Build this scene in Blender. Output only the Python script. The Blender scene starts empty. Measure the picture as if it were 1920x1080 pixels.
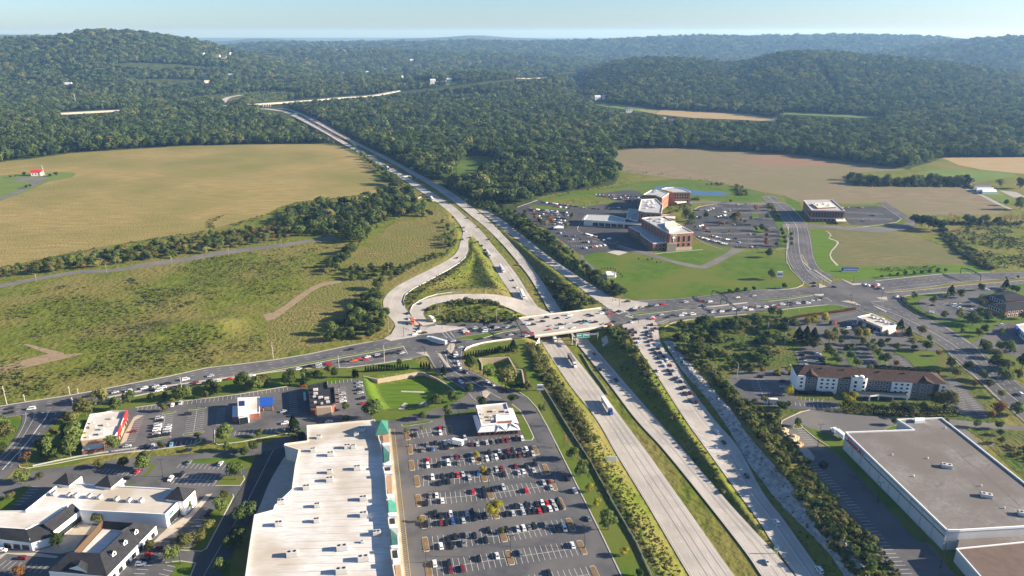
import bpy, bmesh, math, random
import numpy as np
from mathutils import Vector, Matrix
from mathutils.geometry import delaunay_2d_cdt
S = bpy.context.scene
COL = S.collection
# ---------------------------------------------------------------- camera
FPX, HORIZON, CAMH = 1370.0,62.0,235.0
TH = math.atan((540 - HORIZON) / FPX)
ST, CT = math.sin(TH), math.cos(TH)
cam_d = bpy.data.cameras.new('camera')
cam_d.sensor_width = 36.0
cam_d.lens = FPX / 1920 * 36
cam_d.clip_start, cam_d.clip_end = 1.0,90000.0
cam = bpy.data.objects.new('camera', cam_d)
cam.location = (0,0, CAMH)
cam.rotation_euler = (math.pi / 2 - TH, 0,0)
COL.objects.link(cam)
S.camera = cam
# ---------------------------------------------------------------- sky, sun, exposure
SUN_EL, SUN_AZ = math.radians(19.0), math.radians(-1.5)      # azimuth measured from +X towards +Y
SKY_STRENGTH, SUN_STRENGTH, EXPOSURE = 0.063,5.0,1.52
w = bpy.data.worlds.new('World'); S.world = w; w.use_nodes = True
nt = w.node_tree; nt.nodes.clear()
sky = nt.nodes.new('ShaderNodeTexSky'); sky.sky_type = 'NISHITA'; sky.sun_disc = False
sky.sun_elevation = SUN_EL; sky.sun_rotation = math.pi / 2 - SUN_AZ
sky.altitude = 200; sky.air_density = 0.75; sky.dust_density = 0.6; sky.ozone_density = 4.0
bg = nt.nodes.new('ShaderNodeBackground'); bg.inputs['Strength'].default_value = SKY_STRENGTH
out = nt.nodes.new('ShaderNodeOutputWorld')
nt.links.new(sky.outputs[0], bg.inputs[0]); nt.links.new(bg.outputs[0], out.inputs[0])
sd = bpy.data.lights.new('sun','SUN'); sd.energy = SUN_STRENGTH; sd.angle = math.radians(0.5); sd.color = (1.0,0.87,0.70)
sun = bpy.data.objects.new('sun', sd); COL.objects.link(sun)
sun.rotation_euler = Vector((math.cos(SUN_EL) * math.cos(SUN_AZ), math.cos(SUN_EL) * math.sin(SUN_AZ), math.sin(SUN_EL))).to_track_quat('Z','Y').to_euler()
S.view_settings.view_transform = 'Standard'; S.view_settings.look = 'None'
S.view_settings.exposure = EXPOSURE; S.view_settings.gamma = 1.0
S.view_settings.use_curve_mapping = False
S.cycles.max_bounces = 5; S.cycles.diffuse_bounces = 3; S.cycles.glossy_bounces = 2
S.cycles.transmission_bounces = 2; S.cycles.transparent_max_bounces = 8; S.cycles.volume_bounces = 0
rnd = random.Random(7)
npr = np.random.default_rng(7)
# ---------------------------------------------------------------- measuring: photo pixel -> place on the ground
TAGS = dict(P=(0,0,1), A1=(0,0,3), A2=(640,0,3), A3=(1280,0,3), A4=(0,360,3), A5=(640,360,3), A6=(1280,360,3),
            B1=(0,720,3), B2=(480,720,3), B3=(960,720,3), B4=(1440,720,3),
            C1=(960,340,8), C2=(1160,340,8), C3=(1280,340,8), C4=(1080,440,8), C5=(1460,360,8), C6=(1440,490,8),
            D1=(0,860,4.911), D2=(200,860,4.911), D3=(0,720,6.75), D4=(260,700,6.75), D5=(540,680,6.75), D6=(740,600,6.75),
            E1=(740,740,6.75), E2=(740,880,4.364), E3=(960,560,6.75), E4=(1160,580,6.75), E5=(1480,560,6.75),
            E6=(1640,500,6.75), E7=(1440,660,5.333), E8=(1640,620,4.5),
            F1=(640,480,6), F2=(1240,540,8), F3=(690,780,3.6), F4=(560,560,6), F5=(1200,640,5.333), F6=(1180,840,3.556),
            G=(0,280,9.6), H=(640,360,7.385), J=(1680,330,8), L=(480,160,8), M=(640,260,7.385))
def k(tag, *pts):
    ox, oy, s = TAGS[tag]
    return [(ox + x / s, oy + y / s) for x, y in pts]
def P(px, py, z=0.0):
    v = (py - 540) / FPX
    t = (CAMH - z) / (ST + v * CT)
    return Vector(((px - 960) / FPX * t, (CT - v * ST) * t, z))
def PX(pts, z=0.0):
    return [P(x, y, z) for x, y in pts]
def project(x, y, z):
    dz = z - CAMH
    f = y * CT - dz * ST
    u = y * ST + dz * CT
    return 960 + FPX * x / f, 540 - FPX * u / f
def in_poly(px, py, poly):
    px = np.asarray(px); py = np.asarray(py)
    inside = np.zeros(px.shape, bool)
    n = len(poly); j = n - 1
    for i in range(n):
        xi, yi = poly[i]; xj, yj = poly[j]
        if yi != yj:
            c = ((yi > py) != (yj > py)) & (px < (xj - xi) * (py - yi) / (yj - yi) + xi)
            inside ^= c
        j = i
    return inside
def catmull(pts, n=6, closed=False):
    """smooth curve through a list of equal-length tuples"""
    out = []
    m = len(pts)
    A = [np.array(p, float) for p in pts]
    rng = range(m) if closed else range(m - 1)
    for i in rng:
        if closed:
            p0, p1, p2, p3 = A[i - 1], A[i], A[(i + 1) % m], A[(i + 2) % m]
        else:
            p0, p1, p2, p3 = A[max(i - 1,0)], A[i], A[i + 1], A[min(i + 2, m - 1)]
        for q in range(n):
            t = q / n
            out.append(0.5 * ((2 * p1) + (-p0 + p2) * t + (2 * p0 - 5 * p1 + 4 * p2 - p3) * t * t + (-p0 + 3 * p1 - 3 * p2 + p3) * t ** 3))
    if not closed:
        out.append(A[-1])
    return [tuple(o) for o in out]
# ---------------------------------------------------------------- terrain
def smooth(t):
    t = np.clip(t, 0,1); return t * t * (3 - 2 * t)
RIDGES = [  # distance, front width, back width, skyline as photo pixels
    (5000,1900,2200,[(-700,105),(-300,90),(-100,84),(0,80),(60,77),(120,74),(180,68),(210,63),(240,60),(290,62),(350,68),(400,76),(450,87),(500,99),(560,112),(620,124),(680,140),(760,165)],14),
    (3900,1750,1500,[(1000,190),(1040,165),(1080,141),(1110,127),(1150,114),(1200,107),(1280,108),(1340,115),(1370,112),(1420,99),(1470,95),(1520,97),(1580,101),(1640,106),(1700,111),(1760,116),(1820,122),(1880,129),(1960,137),(2100,146),(2600,150)],13),
    (3300,800,900,[(-700,150),(-200,152),(0,150),(100,158),(200,163),(300,160),(420,152),(520,150),(600,150),(700,148),(820,140),(900,135),(960,136),(1040,140),(1100,170)],10),
    (6200,1500,1500,[(-500,130),(450,104),(520,97),(600,94),(700,93),(800,97),(900,100),(1000,103),(1080,108),(1200,125)],10),
    (8600,2000,2500,[(-300,100),(400,90),(500,84),(600,82),(700,82),(800,81),(900,79),(960,81),(1040,80),(1120,78),(1200,74),(1290,71),(1400,72),(1500,70),(1560,68),(1620,69),(1700,73),(1800,80),(2000,90)],12),
    (6600,1800,2500,[(1420,128),(1540,108),(1620,94),(1700,84),(1780,75),(1830,71),(1900,70),(2000,70),(2600,74)],12),
    (15000,3500,3500,[(-500,72),(-60,69),(0,66),(60,64),(130,64),(170,67),(220,72),(400,76),(460,75),(500,71),(540,71),(600,75),(700,75),(770,71),(840,69),(880,66),(910,66),(950,69),(1020,72),(1300,74),(1350,71),(1400,68),(1440,70),(1500,74),(2300,74)],0),
    (26000,6000,4000,[(-900,69.5),(300,69),(700,69.5),(1200,70),(2800,69.5)],0),
]
def fnoise(x, y, sc, seed=0):
    a = seed * 1.7
    return (np.sin(x / sc + 1.3 * np.sin(y / sc * 0.7 + a) + a) + np.sin(y / sc * 1.1 + 1.7 * np.sin(x / sc * 0.6 - a) + 2 * a)
            + 0.6 * np.sin((x + y) / sc * 1.9 + a) + 0.4 * np.sin((x - 1.3 * y) / sc * 2.7 - a)) / 3.0
def base_height(x, y):
    x = np.asarray(x, float); y = np.asarray(y, float)
    d = np.hypot(x, y) + 1e-6
    f = y * CT + CAMH * ST
    px = 960 + FPX * x / np.maximum(y * 1.0,50) * 0.985          # bearing, as a photo column on the horizon
    z = np.zeros_like(d)
    for D, wf, wb, sil, tree in RIDGES:
        xs = [p[0] for p in sil]
        zs = [CAMH - D * (p[1] - HORIZON) / FPX - tree for p in sil]
        h = np.interp(px, xs, zs)
        prof = np.where(d < D, smooth(1 - (D - d) / wf), smooth(1 - (d - D) / wb))
        z = np.maximum(z, h * prof)
    far = smooth((d - 2600) / 1800)
    z = z + far * (8 * fnoise(x, y, 420,1) + 4 * fnoise(x, y, 170,2)) * np.clip(1.4 - d / 16000,0,1)
    # the creek valley under the long truss bridge
    vx, vy = x + 505.0, y - 1905.0
    z = z - 24 * np.exp(-(vx / 420) ** 2 - (vy / 170) ** 2)
    mx, my = x - P(352,615).x, y - P(352,615).y
    z = z + 5.5 * np.exp(-(np.abs(mx) / 34) ** 2.6 - (my / 17) ** 2) + 2.2 * np.exp(-((mx - 30) / 14) ** 2 - ((my - 4) / 22) ** 2)
    return np.where(d < 29500, z, z - 60)
# roads that cut into or stand above the ground: rows of (left x, y, right x, y, level) in photo pixels
MAIN_L = [(1341,1150,1437,1150,-7),(1293,1080,1378,1080,-7),(1218,953,1288,953,-7),(1157,853,1217,853,-7),(1119,787,1168,787,-7),(1067,720,1118,720,-7),(1013,638,1054,638,-7),
          (985,590,1019,590,-7),(962,555,994,555,-7),(938,520,972,520,-6.5),(920,487,947,487,-5.5),(901,460,924,460,-4.5),(877,432,901,432,-3),(852,407,873,407,-1.5),(828,386,849,386,0),(790,360,808,360,0.5),(759,339,775,339,0.5),(722,316,737,316,0.5),(680,291,693,291,0.5),(638,267,649,267,0.5),(607,249,617,249,0.5),(572,230,580,228,0.5),(548,217.5,556,216,0.5),(530,210,536,208.5,0.5),(505,206,508,204,0.5),(484,204,486,202.5,0.5)]
MAIN_R = [(1478,1150,1545,1150,-7),(1428,1080,1490,1080,-7),(1399,1037,1453,1036,-7),(1333,952,1375,952,-7),(1247,846,1284,846,-7),(1193,787,1233,787,-7),(1142,720,1174,720,-7),(1077,638,1103,638,-7),
          (1034,588,1057,588,-7),(1014,555,1035,555,-7),(993,520,1011,520,-6.5),(967,487,986,487,-5.5),(944,460,962,460,-4.5),(911,427,931,427,-3),(886,407,909,407,-1.5),(862,387,884,387,0),(825,360,846,360,0.5),(792,339,809,339,0.5),(753,316,766,316,0.5),(707,291,718,291,0.5),(660,267,669,267,0.5),(626,249,634,249,0.5),(586,227,594,226,0.5),(560,214.5,567,213,0.5),(540,206.5,545,205.5,0.5),(513,202,517,200.5,0.5),(488,200.5,490,199.5,0.5)]
RAMP_ON = [(1143,580,1185,577,0),(1130,568,1165,565,-.3),(1103,551,1133,549,-1.2),(1063,521,1089,521,-3),(1018,488,1041,488,-4.2),(983,460,1004,460,-4.4),(952,436,973,436,-3.6),(922,413,943,413,-2),(895,393,909,393,-.6)]
RAMP_Q = [(1165,603,1236,612,0),(1176,623,1235,625,-.1),(1194,650,1243,650,-.6),(1215,680,1266,680,-1.6),(1242,720,1290,720,-3),(1285,787,1340,787,-4.6),(1323,840,1385,840,-5.6),(1382,922,1430,922,-6.6),(1419,972,1468,972,-7),(1450,1020,1502,1020,-7),(1488,1073,1540,1073,-7),(1548,1150,1598,1150,-7)]
RAMP_OFF = [(852,408,870,412,-1.5),(868,432,886,436,-1.5),(862,457,878,452,-1.2),(860,466,878,470,-1),(850,480,868,487,-.8),(829,493,850,501,-.6),(800,508,826,515,-.4),(765,525,796,530,-.2),(735,543,772,542,0),(720,560,757,556,0),(719,575,757,570,0),(726,590,765,585,0),(738,604,775,598,0),(740,615,789,610,0),(730,630,797,622,0)]
LOOP = [(1034,588,985,592,-6.9),(992,568,970,585,-6),(960,558,947,575,-4.5),(925,552,920,567,-3),(880,551,880,563,-1.6),(840,553,845,565,-.6),(805,559,815,570,-.1),(778,570,800,578,0),(768,582,794,586,0),(773,594,796,594,0),(783,603,805,602,0),(793,611,823,607,0)]
def ribbon_world(rows, n=8):
    out = []
    for lx, ly, rx, ry, z in catmull(rows, n):
        out.append((P(lx, ly, z), P(rx, ry, z)))
    return out
RW = {nm: ribbon_world(r) for nm, r in (('main_l', MAIN_L),('main_r', MAIN_R),('on', RAMP_ON),('q', RAMP_Q),('off', RAMP_OFF),('loop', LOOP))}
def carve_samples():
    rows = []
    both = [(a[0], b[1]) for a, b in zip(RW['main_l'], ribbon_world([(r[0], r[1], r[2], r[3], r[4]) for r in MAIN_R]))]
    for nm, pairs in (('m', RW['main_l']),('m', RW['main_r']),('on', RW['on']),('q', RW['q']),('off', RW['off']),('loop', RW['loop'])):
        for i in range(len(pairs)):
            a, b = pairs[i]
            c = (a + b) / 2
            if c.y > 1560: continue
            if nm == 'm' and abs(c.y - 1085) < 30: pass
            rows.append((c.x, c.y, c.z, (b - a).xy.length / 2))
    # the median of the freeway
    nl = len(RW['main_l']);
    for a in RW['main_l']:
        if a[1].y > 1560: continue
        yy = a[1].y
        best = min(RW['main_r'], key=lambda b: abs(b[0].y - yy))
        c = (a[1] + best[0]) / 2
        rows.append((c.x, c.y, c.z, (best[0] - a[1]).xy.length / 2 + 0.5))
    # densify
    return np.array(rows)
def densify():
    out = []
    for nm, pairs in RW.items():
        for i in range(len(pairs) - 1):
            a0, b0 = pairs[i]; a1, b1 = pairs[i + 1]
            if a0.y > 1560: continue
            c0, c1 = (a0 + b0) / 2,(a1 + b1) / 2
            w0, w1 = (b0 - a0).length / 2,(b1 - a1).length / 2
            m = max(1, int((c1 - c0).length / 7))
            for q in range(m):
                t = q / m
                c = c0.lerp(c1, t)
                out.append((c.x, c.y, c.z, w0 + (w1 - w0) * t))
    L, R = RW['main_l'], RW['main_r']
    ry = np.array([b[0].y for b in R])
    rx = np.array([b[0].x for b in R]); rz = np.array([b[0].z for b in R])
    o = np.argsort(ry)
    ys = np.arange(200,1560,7.0)
    ly = np.array([a[1].y for a in L]); lx = np.array([a[1].x for a in L]); lz = np.array([a[1].z for a in L]); ol = np.argsort(ly)
    xl = np.interp(ys, ly[ol], lx[ol]); xr = np.interp(ys, ry[o], rx[o]); zz = np.interp(ys, ly[ol], lz[ol])
    for q in range(len(ys)):
        out.append(((xl[q] + xr[q]) / 2, ys[q], zz[q] - 0.25, max(0.5,(xr[q] - xl[q]) / 2 + 0.5)))
    return np.array(out)
CARVE = densify()
HOLLOWS = [(k('F1',(850,470),(1150,205),(1400,30),(1460,-90),(1500,-110),(1640,60),(1760,230),(1890,390),(1750,408),(1250,405),(950,460)),-2,5.5,30),
           (k('D5',(950,150),(1130,165),(1330,130),(1650,75),(1740,90),(1890,170),(2080,330),(1890,480),(1800,540),(1500,610),(1200,610),(1080,490),(1000,350)),0,4.0,9),
           (k('D6',(1060,450),(1440,440),(1560,590),(1660,610),(1700,850),(1450,880),(1230,780),(1100,660),(1050,560)),0,3.6,8)]
HPOLY = []
def hollow(x, y):
    '''low ground: the slip road triangle and the two grass basins'''
    if not HPOLY:
        for px, z, dep, ed in HOLLOWS: HPOLY.append(([(q.x, q.y) for q in [P(a, b, z) for a, b in px]], dep, ed))
    out = np.zeros(len(x))
    for H, dep, ed in HPOLY:
        ii = np.nonzero(in_poly(x, y, H))[0]
        if not len(ii): continue
        dm = np.full(len(ii),1e9)
        for (ax, ay),(bx, by) in zip(H, H[1:] + H[:1]):
            L2 = (bx - ax) ** 2 + (by - ay) ** 2
            t = np.clip(((x[ii] - ax) * (bx - ax) + (y[ii] - ay) * (by - ay)) / L2,0,1)
            dm = np.minimum(dm, np.hypot(x[ii] - ax - t * (bx - ax), y[ii] - ay - t * (by - ay)))
        out[ii] = np.maximum(out[ii], dep * smooth(dm / ed))
    return out
def carve(x, y, B):
    B = B - hollow(x, y)
    return carve_(x, y, B)
def carve_(x, y, B):
    """ground height near the cut and raised roads"""
    h = B.copy()
    m = (y < 1600) & (np.abs(x) < 520)
    idx = np.nonzero(m)[0]
    for s in range(0, len(idx),4000):
        ii = idx[s:s + 4000]
        d = np.hypot(x[ii][:, None] - CARVE[None, :, 0], y[ii][:, None] - CARVE[None, :, 1]) - CARVE[None, :, 3] - 0.8
        d = np.maximum(d, 0)
        zc = CARVE[None, :, 2] - 0.28
        b = B[ii][:, None]
        cut = np.where(zc < b, zc + 0.5 * d, 1e9).min(1)
        hh = np.minimum(B[ii], cut)
        fill = np.where(True, zc - 0.5 * d, -1e9).max(1)
        hh = np.maximum(hh, np.minimum(fill, np.maximum(B[ii], CARVE[:, 2].max())))
        on = np.where(d <= 0.01, zc, 1e9).min(1)
        hh = np.minimum(hh, np.where(on < 1e8, on, 1e9))
        h[ii] = hh
    return h
def ground_z(x, y):
    x = np.atleast_1d(np.asarray(x, float)); y = np.atleast_1d(np.asarray(y, float))
    return carve(x, y, base_height(x, y))
def G(px, py, n=60):
    """photo pixel -> point on the terrain (the first crossing along the sight line)"""
    v = (py - 540) / FPX
    d = Vector(((px - 960) / FPX, CT - v * ST, -ST - v * CT))
    t = np.geomspace(150,30000,1500)
    x, y, z = d.x * t, d.y * t, CAMH + d.z * t
    g = base_height(x, y)
    near = (y < 1600)
    hit = np.nonzero(z <= g)[0]
    if len(hit) == 0:
        i = len(t) - 1; tt = t[i]
    else:
        i = max(hit[0],1)
        a = (z[i - 1] - g[i - 1]); b = (z[i] - g[i])
        tt = t[i - 1] + (t[i] - t[i - 1]) * a / (a - b)
    X, Y = d.x * tt, d.y * tt
    zz = float(ground_z([X],[Y])[0]) if Y < 1600 else float(base_height(np.array([X]), np.array([Y]))[0])
    return Vector((X, Y, zz))
# ---------------------------------------------------------------- objects
def link(name, me, parent=None):
    o = bpy.data.objects.new(name, me); COL.objects.link(o)
    if parent is not None: o.parent = parent
    return o
def tag(o, label=None, cat=None, group=None, kind=None):
    if label: o['label'] = label
    if cat: o['category'] = cat
    if group: o['group'] = group
    if kind: o['kind'] = kind
    return o
def thing(name, label, cat, loc=(0,0,0), rz=0.0, group=None):
    o = bpy.data.objects.new(name, None); COL.objects.link(o)
    o.empty_display_size = 1
    o.location = loc; o.rotation_euler = (0,0, rz)
    return tag(o, label, cat, group)
class MB:
    """collects shapes, then links them as one mesh object"""
    def __init__(self): self.v, self.f, self.m = [],[],[]
    def add(self, vs, fs, mi=0):
        b = len(self.v)
        self.v += [tuple(p) for p in vs]; self.f += [[b + i for i in f] for f in fs]; self.m += [mi] * len(fs)
    def poly(self, pts, mi=0): self.add(pts, [list(range(len(pts)))], mi)
    def box(self, c, s, rz=0.0, mi=0, top=1.0):
        cx, cy, cz = c; hx, hy, hz = s[0] / 2, s[1] / 2, s[2] / 2
        ca, sa = math.cos(rz), math.sin(rz)
        vs = []
        for dz, tt in ((-hz, 1),(hz, top)):
            for dx, dy in ((-hx, -hy),(hx, -hy),(hx, hy),(-hx, hy)):
                dx, dy = dx * tt, dy * tt
                vs.append((cx + dx * ca - dy * sa, cy + dx * sa + dy * ca, cz + dz))
        self.add(vs, [(3,2,1,0),(4,5,6,7),(0,1,5,4),(1,2,6,5),(2,3,7,6),(3,0,4,7)], mi)
    def tube(self, a, b, r0, r1=None, n=8, mi=0):
        a, b = Vector(a), Vector(b); r1 = r0 if r1 is None else r1
        d = (b - a).normalized(); u = d.orthogonal().normalized(); w_ = d.cross(u)
        vs = []
        for c, r in ((a, r0),(b, r1)):
            for i in range(n):
                t = 2 * math.pi * i / n
                vs.append(c + u * (r * math.cos(t)) + w_ * (r * math.sin(t)))
        self.add(vs, [[i, (i + 1) % n, n + (i + 1) % n, n + i] for i in range(n)] + [list(range(n))[::-1], list(range(n, 2 * n))], mi)
    def prism(self, pts, z0, z1, mi=0, mtop=None, bottom=False):
        """footprint (x,y) raised from z0 to z1"""
        n = len(pts)
        ar = sum(pts[i][0] * pts[(i + 1) % n][1] - pts[(i + 1) % n][0] * pts[i][1] for i in range(n))
        if ar < 0: pts = list(pts)[::-1]
        vs = [(p[0], p[1], z0) for p in pts] + [(p[0], p[1], z1) for p in pts]
        self.add(vs, [[i, (i + 1) % n, n + (i + 1) % n, n + i] for i in range(n)], mi)
        self.add([(p[0], p[1], z1) for p in pts],[list(range(n))], mi if mtop is None else mtop)
        if bottom: self.add([(p[0], p[1], z0) for p in pts],[list(range(n))[::-1]], mi)
    def wall(self, a, b, z0, z1, t, mi=0):
        """wall of thickness t along a-b"""
        a, b = Vector((a[0], a[1],0)), Vector((b[0], b[1],0))
        d = (b - a); L = d.length
        if L < 1e-4: return
        ang = math.atan2(d.y, d.x); c = (a + b) / 2
        self.box((c.x, c.y, (z0 + z1) / 2),(L, t, z1 - z0), ang, mi)
    def build(self, name, mats, parent=None, smooth_=False):
        me = bpy.data.meshes.new(name)
        me.from_pydata(self.v, [], self.f)
        mats = mats if isinstance(mats, (list, tuple)) else [mats]
        for m in mats: me.materials.append(m)
        if len(mats) > 1: me.polygons.foreach_set('material_index', self.m)
        if smooth_: me.polygons.foreach_set('use_smooth',[True] * len(me.polygons))
        me.update()
        return link(name, me, parent)
# ---------------------------------------------------------------- materials
def mat(name, col, rough=0.85, col2=None, scale=0.1, detail=4, col3=None, scale3=0.01, stretch=None, bump=0.0, spec=0.06, metal=0.0, obj=False, lo=0.35, hi=0.65, rand=0.0, bscale=None):
    m = bpy.data.materials.new(name); m.use_nodes = True
    n, l = m.node_tree.nodes, m.node_tree.links
    b = n['Principled BSDF']
    b.inputs['Roughness'].default_value = rough; b.inputs['Metallic'].default_value = metal
    b.inputs['Specular IOR Level'].default_value = spec
    c4 = lambda c: (c[0], c[1], c[2],1)
    if col2 is None and not rand:
        b.inputs['Base Color'].default_value = c4(col); return m
    if obj:
        src = n.new('ShaderNodeTexCoord').outputs['Object']
    else:
        src = n.new('ShaderNodeNewGeometry').outputs['Position']
    mp = n.new('ShaderNodeMapping'); l.new(src, mp.inputs[0])
    if stretch:
        mp.inputs['Rotation'].default_value = (0,0, stretch[0]); mp.inputs['Scale'].default_value = (1, stretch[1],1)
    cur = None
    if col2 is not None:
        nz = n.new('ShaderNodeTexNoise'); nz.inputs['Scale'].default_value = scale; nz.inputs['Detail'].default_value = detail
        nz.inputs['Roughness'].default_value = 0.65
        l.new(mp.outputs[0], nz.inputs['Vector'])
        rp = n.new('ShaderNodeValToRGB'); l.new(nz.outputs[0], rp.inputs[0])
        rp.color_ramp.elements[0].position = lo; rp.color_ramp.elements[1].position = hi
        rp.color_ramp.elements[0].color = c4(col); rp.color_ramp.elements[1].color = c4(col2)
        cur = rp.outputs[0]
        if bump:
            bp = n.new('ShaderNodeBump'); bp.inputs['Strength'].default_value = 1.0; bp.inputs['Distance'].default_value = bump
            nb = nz
            if bscale:
                nb = n.new('ShaderNodeTexNoise'); nb.inputs['Scale'].default_value = bscale; nb.inputs['Detail'].default_value = 3
                l.new(src, nb.inputs['Vector'])
            l.new(nb.outputs[0], bp.inputs['Height']); l.new(bp.outputs[0], b.inputs['Normal'])
    if col3 is not None:
        n3 = n.new('ShaderNodeTexNoise'); n3.inputs['Scale'].default_value = scale3; n3.inputs['Detail'].default_value = 3
        l.new(src, n3.inputs['Vector'])
        r3 = n.new('ShaderNodeValToRGB'); l.new(n3.outputs[0], r3.inputs[0])
        r3.color_ramp.elements[0].position = 0.42; r3.color_ramp.elements[1].position = 0.62
        r3.color_ramp.elements[0].color = (0,0,0,1); r3.color_ramp.elements[1].color = (1,1,1,1)
        mx = n.new('ShaderNodeMix'); mx.data_type = 'RGBA'
        l.new(r3.outputs[0], mx.inputs[0]); l.new(cur, mx.inputs[6]); mx.inputs[7].default_value = c4(col3)
        cur = mx.outputs[2]
    if rand:
        oi = n.new('ShaderNodeObjectInfo')
        hs = n.new('ShaderNodeHueSaturation')
        mr = n.new('ShaderNodeMapRange'); l.new(oi.outputs['Random'], mr.inputs[0])
        mr.inputs['To Min'].default_value = 1 - rand; mr.inputs['To Max'].default_value = 1 + rand
        l.new(mr.outputs[0], hs.inputs['Value'])
        m2 = n.new('ShaderNodeMath'); m2.operation = 'MULTIPLY'; m2.inputs[1].default_value = 7.31; l.new(oi.outputs['Random'], m2.inputs[0])
        m3 = n.new('ShaderNodeMath'); m3.operation = 'FRACT'; l.new(m2.outputs[0], m3.inputs[0])
        mr2 = n.new('ShaderNodeMapRange'); l.new(m3.outputs[0], mr2.inputs[0])
        mr2.inputs['To Min'].default_value = 0.5 - rand * 0.10; mr2.inputs['To Max'].default_value = 0.5 + rand * 0.06
        l.new(mr2.outputs[0], hs.inputs['Hue'])
        if cur is None: hs.inputs['Color'].default_value = c4(col)
        else: l.new(cur, hs.inputs['Color'])
        cur = hs.outputs[0]
    l.new(cur, b.inputs['Base Color'])
    return m
M = {}
def mk(name, *a, **kw): M[name] = mat(name, *a, **kw)
mk('scrub',(.070,.105,.010), col2=(.190,.200,.036), scale=.085, detail=9, col3=(.190,.168,.05), scale3=.014, bump=1.2, lo=.32, hi=.70, bscale=.22)
mk('forest_floor',(.028,.044,.014), col2=(.080,.100,.030), scale=.05, detail=8, bump=2.0)
mk('far_forest',(.018,.034,.012), col2=(.052,.072,.024), scale=.016, detail=9, col3=(.07,.08,.035), scale3=.0016, bump=14, lo=.38, hi=.62)
mk('lawn',(.062,.120,.012), col2=(.100,.160,.020), scale=.09, detail=6, col3=(.125,.150,.028), scale3=.018, bump=.12, bscale=1.2)
mk('lawn_striped',(.070,.140,.012), col2=(.125,.195,.020), scale=.05, detail=3, stretch=(1.1,9), bump=.05, bscale=2)
mk('verge',(.036,.075,.010), col2=(.105,.140,.026), scale=.20, detail=9, col3=(.130,.130,.04), scale3=.03, bump=.9, bscale=.45, lo=.32, hi=.68)
mk('field_gold',(.205,.162,.052), col2=(.385,.296,.122), scale=.030, detail=9, col3=(.200,.185,.055), scale3=.0045, stretch=(.06,5), bump=.8, bscale=.4, lo=.30, hi=.70)
mk('field_corn',(.105,.108,.028), col2=(.27,.215,.078), scale=.075, detail=9, col3=(.16,.16,.042), scale3=.02, stretch=(1.0,4), bump=1.2, bscale=.4, lo=.34, hi=.66)
mk('field_brown',(.155,.125,.075), col2=(.275,.22,.135), scale=.032, detail=9, col3=(.19,.17,.085), scale3=.006, stretch=(-.25,4), bump=.3, bscale=.4, lo=.3, hi=.7)
mk('field_red',(.24,.150,.095), col2=(.255,.175,.11), scale=.03, detail=5, stretch=(-.25,4))
mk('field_olive',(.100,.105,.036), col2=(.235,.195,.090), scale=.06, detail=8, col3=(.14,.14,.055), scale3=.012, stretch=(1.25,5), bump=.25, bscale=.6, lo=.3, hi=.7)
mk('field_tan',(.33,.24,.12), col2=(.38,.29,.15), scale=.02, detail=5, stretch=(0.1,5))
mk('field_green',(.12,.18,.035), col2=(.155,.205,.05), scale=.02, detail=4)
mk('dirt',(.26,.19,.115), col2=(.33,.25,.165), scale=.2, detail=6, bump=.2)
mk('gravel',(.30,.285,.26), col2=(.40,.38,.35), scale=.6, detail=6, bump=.2)
mk('rock',(.22,.22,.22), col2=(.50,.49,.475), scale=.30, detail=10, bump=2.0, lo=.32, hi=.66, bscale=.5)
mk('concrete_road',(.43,.39,.345), col2=(.53,.49,.44), scale=.12, detail=8, col3=(.39,.36,.32), scale3=.05, stretch=(1.25,.12), rough=.9)
mk('concrete',(.42,.385,.33), col2=(.50,.46,.40), scale=.3, detail=5)
mk('kerb',(.46,.43,.37), col2=(.53,.49,.43), scale=.3, detail=4)
mk('sidewalk',(.42,.37,.29), col2=(.48,.43,.35), scale=.3, detail=5)
mk('asphalt',(.082,.084,.090), col2=(.122,.121,.124), scale=.13, detail=10, col3=(.145,.14,.138), scale3=.03, rough=.9, lo=.38, hi=.62)
mk('asphalt_old',(.170,.160,.150), col2=(.205,.195,.18), scale=.08, detail=7, col3=(.15,.145,.14), scale3=.03, rough=.9)
mk('asphalt_dark',(.058,.060,.066), col2=(.080,.081,.085), scale=.12, detail=6, col3=(.09,.09,.09), scale3=.03, rough=.9)
mk('paint',(.72,.72,.70), col2=(.55,.54,.52), scale=.5, detail=4)
mk('paint_yellow',(.40,.33,.19), col2=(.33,.28,.17), scale=.5, detail=4)
mk('mulch',(.16,.10,.055), col2=(.24,.17,.09), scale=.8, detail=5)
mk('membrane',(.56,.53,.48), col2=(.70,.685,.66), scale=.16, detail=9, col3=(.46,.40,.32), scale3=.03, stretch=(.10,9), lo=.35, hi=.55)
mk('gravel_roof',(.185,.172,.160), col2=(.255,.240,.226), scale=.5, detail=10, col3=(.175,.155,.140), scale3=.035, lo=.38, hi=.62)
mk('roof_stain',(.150,.138,.128), col2=(.19,.175,.162), scale=.6, detail=6)
mk('brown_roof',(.145,.105,.085), col2=(.18,.135,.11), scale=.15, detail=7)
mk('dark_roof',(.030,.031,.036), col2=(.046,.047,.052), scale=.5, detail=5, rough=.8)
mk('shingle_brown',(.060,.040,.033), col2=(.098,.066,.053), scale=.5, detail=8)
mk('metal_roof',(.55,.57,.60), col2=(.63,.65,.67), scale=.4, detail=3, rough=.4, spec=.5)
mk('flat_roof',(.36,.365,.375), col2=(.46,.46,.46), scale=.25, detail=7, rough=.7)
mk('green_metal',(.035,.16,.115), col2=(.05,.20,.145), scale=.5, rough=.45, spec=.5)
mk('dark_green',(.012,.055,.050), col2=(.018,.07,.06), scale=.5, rough=.4, spec=.5)
mk('brick',(.30,.125,.085), col2=(.38,.175,.12), scale=.7, detail=6)
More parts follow.
